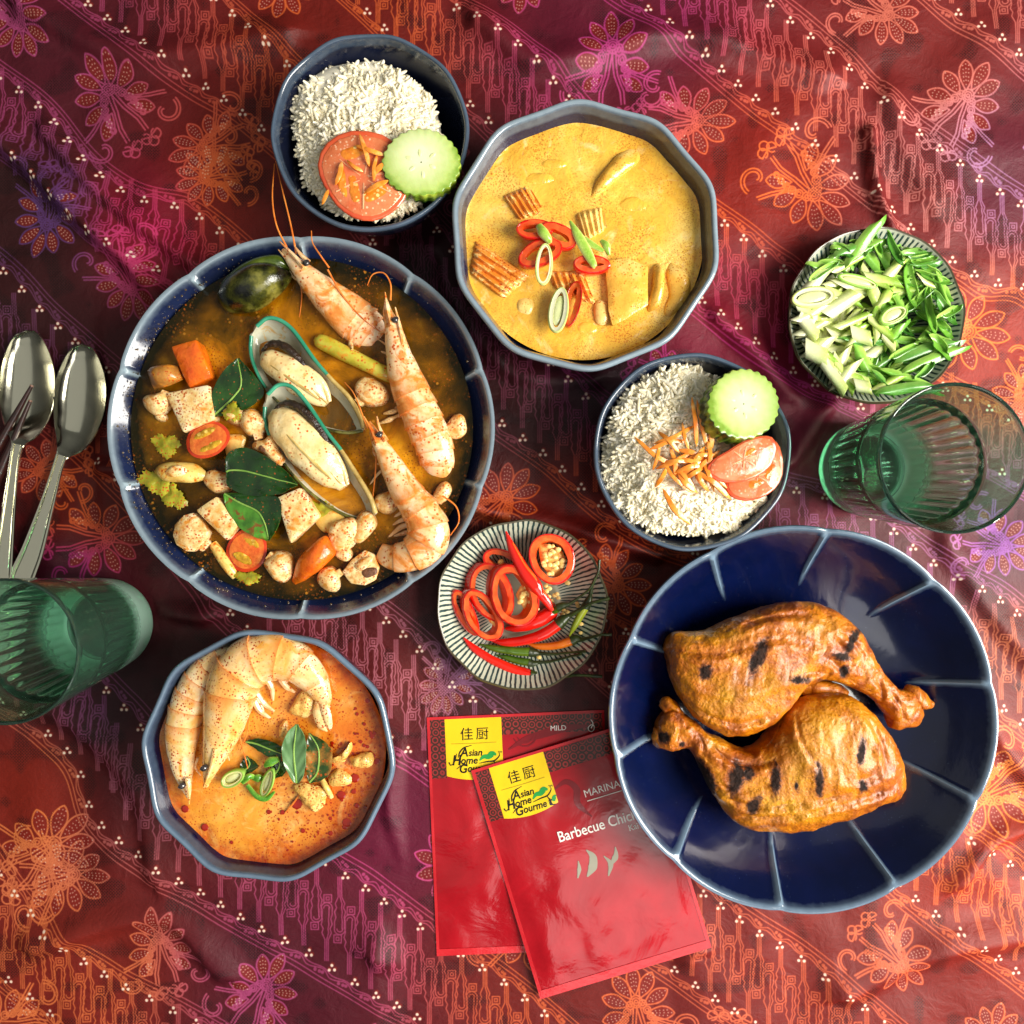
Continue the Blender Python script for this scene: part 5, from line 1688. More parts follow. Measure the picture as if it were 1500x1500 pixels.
crinkle([(689, 399), (696, 354), (774, 404), (738, 437)], ZK + 7, "crinkle cut carrot at the left wall of the yellow curry", M_CRINK, 5.5, 2.6)
crinkle([(738, 287), (770, 273), (792, 312), (762, 322)], ZK + 6, "crinkle cut carrot above the red chilli slices", M_CRINK, 4.5, 2.4)
crinkle([(806, 398), (852, 398), (872, 446), (816, 424)], ZK + 8, "crinkle cut carrot below the red chilli slices", M_CRINK, 5, 2.4)
crinkle([(846, 312), (880, 304), (884, 338), (858, 352)], ZK + 7, "pale crinkle cut potato right of the chilli slices", M_CRINKP, 4.5, 2.2, "potato")
GCH = "chicken pieces in the yellow curry"
single("chicken_piece", rough_up(block([(886, 380), (920, 377), (950, 389), (951, 446), (925, 462), (899, 478), (891, 453)], ZK + 11, 18, (0, 0.04), 5, 2), 2, .05), M_CHICK, "large chicken piece near the right of the yellow curry", "chicken", GCH)
single("chicken_piece", rough_up(loft([(958, 388, 966, 386, ZK, 3, 5), (956, 402, 973, 398, ZK + 4, 10, 8), (954, 425, 973, 425, ZK + 4, 11, 8), (949, 445, 966, 450, ZK + 2, 8, 8), (948, 456, 953, 458, ZK - 2, 3, 5)], 26, 16), 1.2, .06), M_CHICK, "narrow chicken strip beside the large curry chicken piece", "chicken", GCH)
single("chicken_piece", rough_up(loft([(978, 385, 984, 385, ZK - 3, 3, 5), (976, 400, 1004, 398, ZK, 6, 8), (980, 430, 1012, 420, ZK, 6, 8), (972, 455, 1000, 450, ZK - 1, 5, 8), (972, 470, 978, 472, ZK - 4, 2, 5)], 26, 16), 1.2, .06), M_CHICK, "chicken piece by the right wall of the yellow curry", "chicken", GCH)
single("potato_piece", rough_up(pad([(870, 448), (880, 440), (890, 446), (891, 470), (882, 476), (872, 470)], ZK + 2, 5, 5, n=30), 1, .07), M_CRINKP, "smooth potato bit left of the large chicken piece", "potato")
single("chicken_piece", rough_up(loft([(862, 290, 868, 294, ZK - 2, 2, 5), (874, 266, 890, 276, ZK + 1, 7, 8), (888, 246, 910, 258, ZK + 1, 8, 8), (904, 228, 930, 244, ZK, 7, 8), (930, 214, 944, 226, ZK - 4, 2, 5)], 26, 16), 1.2, .06), M_CHICK, "pale ridge of chicken at the top of the yellow curry", "chicken", GCH)
single("potato_piece", rough_up(pad([(758, 440), (776, 436), (784, 448), (774, 462), (758, 456)], ZK - 1, 4, 5, n=30), 1, .07), M_CRINKP, "pale potato bit below the left crinkle cut carrot", "potato")
for i, (x, y, rx, ry) in enumerate([(790, 262, 24, 9), (860, 480, 16, 10), (930, 300, 26, 12), (812, 240, 20, 8)]):
    single("chicken_piece", rough_up(pad([(x + rx * math.cos(a) * (1 + .1 * math.sin(3 * a)), y + ry * math.sin(a)) for a in np.linspace(0, 2 * math.pi, 11)[:-1]], ZK - 1.5, 3.2, 5, n=30), 1.3, .06, i), M_CURRY,
           ("sauce covered lump above the left chilli slice", "sauce covered lump at the bottom of the yellow curry", "sauce covered lump right of the pale crinkle cut potato", "sauce covered lump at the top middle of the yellow curry")[i], "chicken", GCH)

GR = "red chilli slices on the yellow curry"
chilli_slice(783, 337, 27, 15, -0.05, ZK + 18, 11, 7, "upper left red chilli slice on the yellow curry, under the spring onion", GR, seed=1)
chilli_slice(818, 347, 28, 18, 0.5, ZK + 19, 12, 9, "upper right red chilli slice on the yellow curry", GR, (0.0, -0.15), seed=2)
chilli_slice(791, 372, 34, 19, -0.35, ZK + 15, 12, 8, "middle red chilli slice on the yellow curry, inside the thin onion ring", GR, (0.1, 0), core=([(790, 374), (806, 366), (812, 372), (796, 380)], ZK + 12, 2), seed=3)
chilli_slice(866, 389, 28, 14, 0.06, ZK + 15, 12, 8, "right red chilli slice on the yellow curry, under a green sliver", GR, (0, -0.25), seed=4)
chilli_slice(838, 446, 13, 33, 0.22, ZK + 11, 14, 7, "lowest red chilli slice, behind the round onion slice", GR, (0.4, 0), seed=5)


def onion_mat(name, c0, c1, c2):
    b = NB(name)
    a = b.attr("tip").outputs["Fac"]
    a = b.math('ADD', a, b.math('MULTIPLY', b.math('SUBTRACT', b.noise(140, 3), .5), .5))
    col = b.ramp(a, [(0.1, c0), (0.5, c1), (0.95, c2)])
    st = b.noise(900, 2)
    col = b.mix(b.mrange(st, 0.5, 0.7, 0, .25), col, tuple(min(255, int(c * 1.15 + 8)) for c in c1))
    return b.fin(col, 0.26, b.bump(b.noise(300, 3), .0005, .25), coat=0.3, coat_rough=.15)


M_ON = [onion_mat("white onion stem", (222, 220, 186), (210, 214, 160), (184, 198, 108)), onion_mat("pale onion stem", (222, 226, 164), (186, 206, 104), (124, 168, 46)),
        onion_mat("green onion leaf", (176, 210, 104), (122, 176, 62), (72, 132, 36)), onion_mat("dark onion leaf", (150, 190, 96), (84, 142, 50), (44, 100, 28))]


def oval_ring(cx, cy, rx, ry, rot, z, h, wall, label, group, mi=1, tilt=(0, 0), heart=True):
    t = thing("spring_onion_slice", label, "spring onion", P(cx, cy, z - h / 2), group)
    s, f = ring_parts(cx, cy, rx, ry, rot, z, h, wall, tilt, 32)
    mk("skin", s, M_ON[min(3, mi + 1)], t, attrs={"tip": np.full(len(s[0]), 0.35)})
    mk("layer", f, M_ON[mi], t, attrs={"tip": np.full(len(f[0]), 0.1)})
    if heart:
        o = [(cx + (rx - wall) * .8 * math.cos(a) * math.cos(rot) - (ry - wall) * .8 * math.sin(a) * math.sin(rot), cy + (rx - wall) * .8 * math.cos(a) * math.sin(rot) + (ry - wall) * .8 * math.sin(a) * math.cos(rot)) for a in np.linspace(0, 2 * math.pi, 13)[:-1]]
        p = pad(o, z, h * .3, h * .4, n=24)
        mk("heart", p, M_ON[0], t, attrs={"tip": np.full(len(p[0]), 0.6)})
    return t


GO = "spring onion slices on the yellow curry"
oval_ring(797, 388, 13, 31, 0.10, ZK + 23, 5, 4, "long thin open ring of spring onion over the red chilli slices", GO, 0, (0, -.1), heart=False)
oval_ring(818, 455, 15, 34, 0.18, ZK + 17, 7, 6, "oval spring onion slice with a pale heart, lowest on the curry", GO, 0, (0.2, 0))
for rows, lab in (([(789, 330, ZK + 26, 5, 4, 4), (795, 340, ZK + 28, 8, 6, 5), (803, 350, ZK + 27, 6, 5, 4), (806, 356, ZK + 25, 3, 3, 3)], "white spring onion knob at the top of the thin ring"),
                  ([(835, 324, ZK + 25, 2, 2, 2), (844, 340, ZK + 27, 6, 3, 3), (856, 362, ZK + 26, 8, 3, 3), (870, 388, ZK + 24, 5, 3, 3), (872, 392, ZK + 22, 2, 2, 2)], "long spring onion sliver pointing down over the right chilli slice"),
                  ([(850, 344, ZK + 24, 2, 2, 2), (864, 356, ZK + 25, 5, 3, 3), (884, 368, ZK + 24, 3, 2, 2)], "green spring onion sliver lying across the long one"),
                  ([(880, 352, ZK + 21, 3, 2, 2), (888, 360, ZK + 22, 6, 4, 3), (892, 374, ZK + 20, 3, 3, 2)], "small spring onion curl at the right of the chilli slices")):
    v, f = spine(rows, 30, 12)
    tag(mk("spring_onion_sliver", (v, f), M_ON[1], attrs={"tip": np.abs(np.sin(np.arange(len(v)) * 2 * math.pi / 12)) * .9}), lab, "spring onion", GO)

# ------------------------------------------------------------------ orange soup solids
GP = "pale chicken and tofu bits in the orange soup"
M_PUFF = food("soaked tofu skin", [(0.25, (206, 140, 50)), (0.5, (232, 186, 98)), (0.75, (246, 220, 150))], 70, [SPECKS, SPECK], ((220, .002, .7), (80, .002, .4)), 0.24, coat=0.3)
for pl, z, lab in (([(424, 1040), (432, 1024), (446, 1010), (460, 1012), (464, 1036), (452, 1050), (436, 1048)], ZL + 4, "pale chicken bit inside the curl of the large prawn"), ([(430, 1150), (450, 1148), (478, 1156), (476, 1176), (462, 1190), (450, 1180), (440, 1166)], ZL + 4, "crumbly pale bit just below the two leaves"),
                   ([(482, 1136), (496, 1126), (510, 1132), (514, 1146), (498, 1152), (484, 1148)], ZL + 3, "pale bit right of the dark leaf"), ([(512, 1112), (526, 1104), (544, 1104), (546, 1116), (540, 1124), (520, 1122)], ZL + 4, "pale bit near the right wall of the orange soup"),
                   ([(486, 1112), (498, 1104), (508, 1096), (514, 1086), (516, 1098), (506, 1114), (494, 1118)], ZL + 3, "greenish curved bit right of the dark leaf"), ([(410, 1062), (418, 1054), (422, 1066), (418, 1082), (410, 1078)], ZL + 2, "curved bit above the pale leaf")):
    single("tofu_bit", rough_up(pad(pl, z, 8, 6, n=44, rings=6), 2.4, .11), M_PUFF, lab, "tofu", GP)
single("bean_shoot", tube([(472, 1142, ZL + 4), (478, 1154, ZL + 7), (486, 1168, ZL + 3)], [3.5, 4, 3], 12, 8), M_ONION, "short pale shoot below the dark leaf in the orange soup", "shoot")
single("bean_shoot", tube([(418, 1190, ZL + 1), (430, 1176, ZL + 3), (440, 1162, ZL + 1)], [1, 1.3, .8], 12, 6), M_ANT, "thin orange thread floating below the leaves in the orange soup", "thread")
GS = "spring onion pieces in the orange soup"
oval_ring(342, 1139, 12, 19, 1.1, ZL + 9, 10, 4, "plump spring onion ring left in the orange soup", GS, 1, (0.3, 0))
oval_ring(392, 1146, 9, 22, 0.35, ZL + 11, 8, 4, "slanting spring onion slice below the pale leaf", GS, 1, (0.5, 0))
for rows, lab in (([(355, 1146, ZL + 8, 4, 3, 3), (364, 1138, ZL + 12, 5, 4, 3), (372, 1138, ZL + 8, 3, 3, 3)], "creased onion end between the two pieces in the orange soup"), ([(362, 1150, ZL + 5, 3, 2, 2), (376, 1166, ZL + 6, 4, 3, 2), (390, 1170, ZL + 6, 4, 3, 2), (402, 1160, ZL + 7, 2, 2, 2)], "curved onion sliver under the slanting slice"),
                  ([(370, 1140, ZL + 4, 3, 2, 2), (378, 1140, ZL + 6, 6, 3, 2), (386, 1140, ZL + 4, 3, 2, 2)], "small green onion bit behind the slanting slice"), ([(388, 1122, ZL + 10, 3, 3, 2), (396, 1116, ZL + 12, 7, 4, 3), (408, 1112, ZL + 11, 4, 3, 3)], "green onion end tucked under the pale leaf")):
    v, f = spine(rows, 24, 12)
    tag(mk("spring_onion_sliver", (v, f), M_ON[2], attrs={"tip": np.abs(np.sin(np.arange(len(v)) * 2 * math.pi / 12))}), lab, "spring onion", GS)


# ------------------------------------------------------------------ rice bowls
b = NB("boiled rice")
RICE = b.fin(b.ramp(b.n("ShaderNodeNewGeometry").outputs["Random Per Island"], [(0.0, (234, 221, 184)), (0.5, (244, 234, 203)), (1.0, (250, 242, 221))]), 0.32, coat=0.2, sss=0.12, sss_scale=0.002)
b.b.inputs["Subsurface Radius"].default_value = (1.0, 0.8, 0.5)


def rice(outline, z0, z1, count, label, seed):
    g = np.random.default_rng(seed)
    o = outline_poly(outline, 60)
    c = o.mean(0)
    base = pad(outline, z0 - 12, z1 - z0 + 4, 40, n=48, rings=8, p=.4)
    ao = np.arctan2(o[:, 1] - c[1], o[:, 0] - c[0])
    ro = np.hypot(o[:, 0] - c[0], o[:, 1] - c[1])
    s = np.argsort(ao)
    parts_v, parts_f = [base[0]], [np.array([list(q) + [q[-1]] * (4 - len(q)) for q in base[1]])]
    off = len(base[0])
    u = np.array([-1, -.72, 0, .72, 1])
    w = np.array([.36, .84, 1.0, .84, .36])
    tmpl = []
    for a_, b_ in zip(u, w):
        for k in range(6):
            t = k * math.pi / 3
            tmpl.append((a_, b_ * math.cos(t), b_ * math.sin(t)))
    tmpl = np.array(tmpl)
    tf = np.array(grid_faces(5, 6) + [(0, 1, 2, 3), (0, 3, 4, 5), (24, 25, 26, 27), (24, 27, 28, 29)])
    nz = [mnoise.noise(Vector((i * 0.37, seed, 0))) for i in range(8)]
    for i in range(count):
        a = g.uniform(-math.pi, math.pi)
        rm_ = np.interp(a, ao[s], ro[s], period=2 * math.pi)
        q = math.sqrt(g.uniform(0, 1.0)) * (0.97 + .06 * mnoise.noise(Vector((a * 4, seed, 2))))
        x, y = c[0] + q * rm_ * math.cos(a), c[1] + q * rm_ * math.sin(a)
        h = z0 + (z1 - z0) * max(0.0, 1 - q ** 2.6) + 9.0 * mnoise.noise(Vector((x * .03, y * .03, seed))) + 5.0 * mnoise.noise(Vector((x * .08, y * .08, seed))) + g.uniform(-2.5, 2.0)
        yaw, pit = g.uniform(0, 2 * math.pi), g.normal(0, 0.28)
        L_, W_2 = g.uniform(7.6, 10.0), g.uniform(2.4, 2.9)
        d = np.array([math.cos(yaw) * math.cos(pit), math.sin(yaw) * math.cos(pit), math.sin(pit)])
        sd = np.array([-math.sin(yaw), math.cos(yaw), 0])
        upv = np.cross(d, sd)
        bend = g.uniform(-.8, .8)
        p = P(x, y, h)
        parts_v.append(p + np.outer(tmpl[:, 0] * L_, d) + np.outer(tmpl[:, 1] * W_2 + bend * tmpl[:, 0] ** 2, sd) + np.outer(tmpl[:, 2] * W_2 * .9, upv))
        parts_f.append(tf + off)
        off += 30
    v = np.vstack(parts_v)
    f = np.vstack(parts_f)
    fl = [tuple(dict.fromkeys(q)) for q in f.tolist()]
    o_ = mk("cooked_rice", (v, fl), RICE, sharp=0)
    return tag(o_, label, "rice", kind="stuff")


rice([(1000, 532), (960, 542), (925, 566), (900, 600), (886, 645), (882, 690), (890, 730), (915, 758), (950, 776), (990, 782), (1040, 784), (1085, 772), (1114, 748), (1128, 716), (1118, 660), (1090, 600), (1050, 552)], 96, 128, 3400, "white boiled rice heaped in the navy bowl beside the chicken dish", 3)
rice([(430, 150), (436, 215), (450, 268), (475, 300), (505, 318), (548, 322), (590, 315), (622, 296), (640, 250), (646, 190), (620, 130), (560, 92), (490, 96), (448, 120)], 94, 124, 3000, "white boiled rice in the navy bowl above the prawn soup", 5)

b = NB("cucumber flesh")
sp = b.n("ShaderNodeSeparateXYZ")
b.l(b.coord(), sp.inputs[0])
rad = b.math('SQRT', b.math('ADD', b.math('MULTIPLY', sp.outputs[0], sp.outputs[0]), b.math('MULTIPLY', sp.outputs[1], sp.outputs[1])))
rad = b.math('ADD', rad, b.math('MULTIPLY', b.math('SUBTRACT', b.noise(160, 3), .5), .008))
M_CUC = b.fin(b.ramp(b.math('MULTIPLY', rad, 40.0), [(0.15, (212, 216, 180)), (0.5, (200, 211, 152)), (0.85, (170, 192, 102)), (0.98, (122, 154, 56))]), 0.22, b.bump(b.noise(300, 3), .0006, .3), coat=.3, sss=.1, sss_scale=.003)
b = NB("cucumber peel")
M_PEEL = b.fin(b.ramp(b.noise(120, 3), [(0.42, (28, 58, 14)), (0.5, (110, 142, 36)), (0.7, (168, 186, 62))]), .3, b.bump(b.noise(200, 3), .001, .5), coat=.2)
M_CSEED = food("cucumber seed", [(0.3, (214, 222, 150)), (0.7, (232, 236, 184))], 200)


def cucumber(cx, cy, rx, ry, z, label, tilt):
    t = thing("cucumber_slice", label, "cucumber", P(cx, cy, z - 16), "cucumber slices on the rice")
    t.rotation_euler = (0, 0, 0)
    n = 132
    th = np.linspace(0, 2 * math.pi, n, endpoint=False)
    tooth = 1 + 0.022 * np.sign(np.sin(26 * th)) * np.abs(np.sin(26 * th)) ** .5 + .012 * np.sin(3 * th)

    def row(s, dz):
        r = []
        for a, k in zip(th, tooth):
            x, y = rx * k * s * math.cos(a), ry * k * s * math.sin(a)
            w = P(cx + x - tilt[0] * dz, cy + y - tilt[1] * dz, z + x * tilt[0] + y * tilt[1])
            r.append([w[0], w[1], w[2] + dz])
        return r
    v = np.array(sum([row(1, -22), row(1.01, -20), row(1.012, -5), row(1.0, -0.6), row(.985, -0.2)], []))
    f = grid_faces(5, n) + [tuple(range(n))[::-1]]
    mk("peel", (v, f), M_PEEL, t)
    fl = mk("flesh", (np.array(sum([row(.99, -1.2), row(.985, 0), row(.93, .8), row(.6, .9), row(.3, .6), row(.02, .7)], [])), grid_faces(6, n)), M_CUC, t)
    for k in range(6):
        a = k * math.pi / 3 + 0.4
        m = .30 + .06 * (k % 2)
        px_, py_ = cx + rx * m * math.cos(a), cy + ry * m * math.sin(a)
        mk("seed", pad([(px_ + 6 * math.cos(q) * math.cos(a) - 3 * math.sin(q) * math.sin(a), py_ + 6 * math.cos(q) * math.sin(a) + 3 * math.sin(q) * math.cos(a)) for q in np.linspace(0, 2 * math.pi, 11)[:-1]],
                       z + .6 + (px_ - cx) * tilt[0] + (py_ - cy) * tilt[1], .9, .6, n=20, rings=3), M_CSEED, t)
    return t


cucumber(1089, 592, 52, 51, 146, "round cucumber slice with ridged green peel on the rice beside the chicken dish", (-0.30, 0.26))
cucumber(617, 238, 57, 49, 140, "round cucumber slice on the rice above the prawn soup", (-0.08, -0.05))
M_TSK = food("raw tomato skin", [(0.3, (204, 66, 34)), (0.7, (226, 106, 66))], 40, (), ((150, .0005, .2),), .16, coat=.4)
M_TFL = food("raw tomato flesh", [(0.3, (212, 96, 52)), (0.6, (226, 130, 84)), (0.8, (234, 160, 116))], 90, [((246, 196, 156), 420, .2, .12)], ((300, .0008, .4),), .18, coat=.35)
M_TPK = food("raw tomato seed pocket", [(0.3, (206, 96, 20)), (0.7, (234, 148, 40))], 120, [((246, 214, 130), 260, .24, .1)], ((300, .001, .5),), .1, coat=.4)

M_MEMB = food("tomato membrane", [(0.3, (230, 160, 112)), (0.7, (238, 182, 138))], 90, (), (), .25)


def tomato_slice(outline, z, pockets, label, tilt=(0, 0), h=13):
    o = outline_poly(outline, 30)
    c = o.mean(0)
    t = thing("tomato_slice", label, "tomato", P(c[0], c[1], z - h), "tomato slices on the rice")
    mk("skin", rough_up(block(o, z, h, tilt, 2.2, 0.0), .4, .05), M_TSK, t)
    mk("flesh", rough_up(block(c + (o - c) * .90, z + .9, 4, tilt, 1.0, 0.6), .5, .06), M_TFL, t)
    for a in (0.5, 1.6, 2.7, 3.8, 4.9, 6.0):
        q = [tuple(c + np.array([math.cos(a), math.sin(a)]) * m) for m in (4, 30)]
        e = min(np.hypot(*(x - c)) for x in o) * .8
        q = [(c[0] + math.cos(a) * e * m, c[1] + math.sin(a) * e * m) for m in (.15, .6, 1.0)]
        mk("membrane", tube([(x, y, z + 1.2 + (x - c[0]) * tilt[0] + (y - c[1]) * tilt[1]) for x, y in q], [1.0, 1.4, .8], 8, 6), M_MEMB, t)
    for pk in pockets:
        pc = np.mean(np.array(pk, float), 0)
        mk("seed_pocket", rough_up(pad(pk, z + 1.6 + (pc[0] - c[0]) * tilt[0] + (pc[1] - c[1]) * tilt[1], .9, 1.5, n=30, rings=3), .5, .2), M_TPK, t)
    return t


tomato_slice([(1062, 714), (1070, 692), (1098, 680), (1124, 664), (1138, 646), (1147, 668), (1147, 696), (1135, 717), (1114, 730), (1092, 734), (1072, 728)], 136, [[(1098, 706), (1114, 702), (1118, 708), (1100, 716)], [(1120, 694), (1130, 680), (1136, 684), (1124, 700)]],
             "lower tomato slice beside the cucumber on the rice", (0, 0))
tomato_slice([(1034, 690), (1046, 672), (1066, 660), (1088, 646), (1114, 638), (1132, 640), (1139, 656), (1130, 682), (1106, 700), (1078, 708), (1050, 704)], 148, [[(1090, 664), (1102, 656), (1108, 660), (1096, 668)]], "upper tomato slice leaning under the cucumber on the rice", (-0.05, -0.04))
tomato_slice([(464, 240), (474, 272), (492, 300), (516, 318), (545, 323), (572, 312), (592, 292), (600, 262), (590, 222), (560, 196), (514, 190), (478, 208)], 136,
             [[(492, 256), (504, 250), (508, 288), (498, 278)], [(534, 284), (560, 270), (566, 282), (540, 296)], [(510, 262), (520, 258), (528, 290), (516, 294)], [(500, 222), (530, 212), (540, 222), (510, 234)]], "wide tomato slice on the rice above the prawn soup", (0, 0), 12)
b = NB("carrot shred")
M_SHRED = b.fin(b.ramp(b.noise(160, 4), [(0.3, (222, 116, 26)), (0.55, (238, 152, 54)), (0.8, (248, 204, 134))]), .26, b.bump(b.noise(500, 2), .0005, .3), coat=.3)
SHR = [(934, 643, 990, 682, 5), (990, 684, 1016, 718, 6), (957, 686, 966, 654, 4), (962, 648, 1012, 626, 5), (1000, 622, 1008, 656, 4), (1014, 588, 1020, 648, 5), (1022, 592, 1034, 650, 5), (1030, 604, 1042, 652, 6), (966, 634, 992, 660, 5), (1004, 702, 1030, 658, 6),
       (1006, 698, 1026, 664, 4), (1016, 690, 1066, 728, 6), (1024, 668, 1052, 694, 8), (972, 676, 1010, 718, 4), (974, 720, 1008, 764, 6), (1022, 686, 1036, 716, 5), (1010, 676, 1034, 660, 4), (1026, 620, 1046, 616, 4), (996, 660, 1026, 672, 6), (1034, 684, 1062, 712, 4)]
for _ in range(16):
    a, m = rnd.uniform(0, 6.28), rnd.uniform(14, 26)
    x, y = rnd.gauss(1014, 16), rnd.gauss(676, 14)
    SHR.append((x - m * math.cos(a), y - m * math.sin(a), x + m * math.cos(a), y + m * math.sin(a), 5))


def shred(x0, y0, x1, y1, w, za, zb, zm, i, label, group):
    dx, dy = (x1 - x0) * .1, (y1 - y0) * .1
    x0, y0, x1, y1 = x0 - dx, y0 - dy, x1 + dx, y1 + dy
    b_ = rnd.uniform(-.10, .10)
    mx, my = (x0 + x1) / 2 - (y1 - y0) * b_, (y0 + y1) / 2 + (x1 - x0) * b_
    w *= .72
    v, f = spine([(x0, y0, za, .5, .6, .6), (x0 + (mx - x0) * .35, y0 + (my - y0) * .35, za + (zm - za) * .5, w * .8, 1.6, 1.4), (mx, my, zm, w, 1.9, 1.7), (mx + (x1 - mx) * .65, my + (y1 - my) * .65, zb + (zm - zb) * .5, w * .9, 1.6, 1.4), (x1, y1, zb, .7, .8, .8)], 22, 8, 3.2)
    return single("carrot_shred", rough_up((v, f), .3, .1, i), M_SHRED, label, "carrot shred", group)


for i, (x0, y0, x1, y1, w) in enumerate(SHR):
    d0 = math.hypot(x0 - 1010, y0 - 675) / 60
    d1 = math.hypot(x1 - 1010, y1 - 675) / 60
    shred(x0, y0, x1, y1, w, 140 - 6 * min(1, d0) + i % 4, 140 - 6 * min(1, d1) + i % 5, 144 + i % 6, i, "thin carrot shred, %s, %s of the larger tangle" % (slant(math.atan2(y1 - y0, x1 - x0)), where((x0 + x1) / 2, (y0 + y1) / 2, 1010, 672, 64)), "carrot shreds on the right rice bowl")
for i, (x0, y0, x1, y1, w) in enumerate([(492, 268, 500, 240, 5), (472, 298, 480, 280, 4), (536, 282, 566, 266, 5), (546, 256, 566, 240, 6), (510, 236, 530, 250, 4), (524, 214, 560, 226, 5), (552, 230, 548, 262, 4), (528, 200, 540, 240, 5)]):
    shred(x0, y0, x1, y1, w, 140, 141, 143 + i % 3, i, "thin carrot shred, %s, %s of the topmost tomato slice" % (slant(math.atan2(y1 - y0, x1 - x0)), where((x0 + x1) / 2, (y0 + y1) / 2, 532, 258, 64)), "carrot shreds on the upper rice bowl")


# ------------------------------------------------------------------ sliced spring onion heap
def stem_cut(cx, cy, rot, L_, r, z, shear, mi, label, pitch=0.0):
    """short hollow stem cut on the slant"""
    k = 14
    vs, tip = [], []
    prof = [(-1, .55), (-1, .8), (-1, 1.0), (-.9, 1.03), (-.4, 1.0), (.1, 1.0), (.6, 1.0), (.92, 1.03), (1, 1.0), (1, .8), (1, .55), (.86, .5), (.5, .4)]
    for a_, s in prof:
        for j in range(k):
            t = 2 * math.pi * j / k
            x = a_ * L_ / 2 + (shear * r * s * math.cos(t) * (1 if abs(a_) > .5 else abs(a_) * 2))
            y, zz = r * s * math.cos(t), r * s * math.sin(t) * .85
            vs.append((cx + x * math.cos(rot) - y * math.sin(rot), cy + x * math.sin(rot) + y * math.cos(rot), z + zz + x * pitch))
            tip.append(0.1 if s < .95 else .55 + .4 * a_)
    v = np.array([P(*q) for q in vs])
    f = grid_faces(len(prof), k) + [tuple(range(k))[::-1], tuple(range((len(prof) - 1) * k, len(prof) * k))]
    return tag(mk("spring_onion_slice", rough_up((v, f), .5, .08, cx), M_ON[mi], attrs={"tip": tip}), label, "spring onion", "sliced spring onion on the striped plate")


def leaf_cut(cx, cy, rot, L_, w, z, mi, label, pitch=0.0, bend=0.0):
    """slit green leaf piece with slanted ends"""
    def fn(u, v):
        s = 2 * v - 1
        x = (u - .5) * L_ + s * w * .9 * (1 if mi > 1 else .5)
        y = s * w * (1 - abs(2 * u - 1) ** 6 * .8) + bend * (2 * u - 1) ** 2 * L_ * .2
        zz = z + 5.0 * abs(s) ** 1.5 * (1 if int(cx) % 2 else -.8) + x * pitch + 1.5 * math.sin(u * 5 + cx)
        return P(cx + x * math.cos(rot) - y * math.sin(rot), cy + x * math.sin(rot) + y * math.cos(rot), zz)
    v, f = sheet(fn, 16, 7, 1.2)
    n = len(v)
    tip = [((i % (n // 2)) % 7) / 6.0 * .6 + .2 + (.3 if i >= n // 2 else 0) for i in range(n)]
    return tag(mk("spring_onion_leaf", (v, f), M_ON[mi], attrs={"tip": tip}), label, "spring onion", "sliced spring onion on the striped plate")


def heap(x, y, m=1.0):
    """height inside the heap, m = 0 on the plate and 1 on the top"""
    r = math.hypot(x - 1284, y - 461)
    pz = np.interp(r, [0, 60, 82, 100, 112, 118, 130], [9, 9, 16, 30, 43, 49, 52])
    return pz + 5 + m * (8 + 26 * max(0, 1 - (r / 112) ** 2))


def pull(x, y, l_):
    """keep a piece of this length inside the rim"""
    d = math.hypot(x - 1284, y - 461)
    m = min(1.0, max(20.0, 124 - .5 * l_) / max(d, 1))
    return 1284 + (x - 1284) * m, 461 + (y - 461) * m


def onion_label(kind, x, y, rot, L_):
    return "%s %s, %s, %s of the sliced heap" % ("long" if L_ > 48 else ("short" if L_ < 34 else "middling"), kind, slant(rot), where(x, y, 1284, 461, 118))


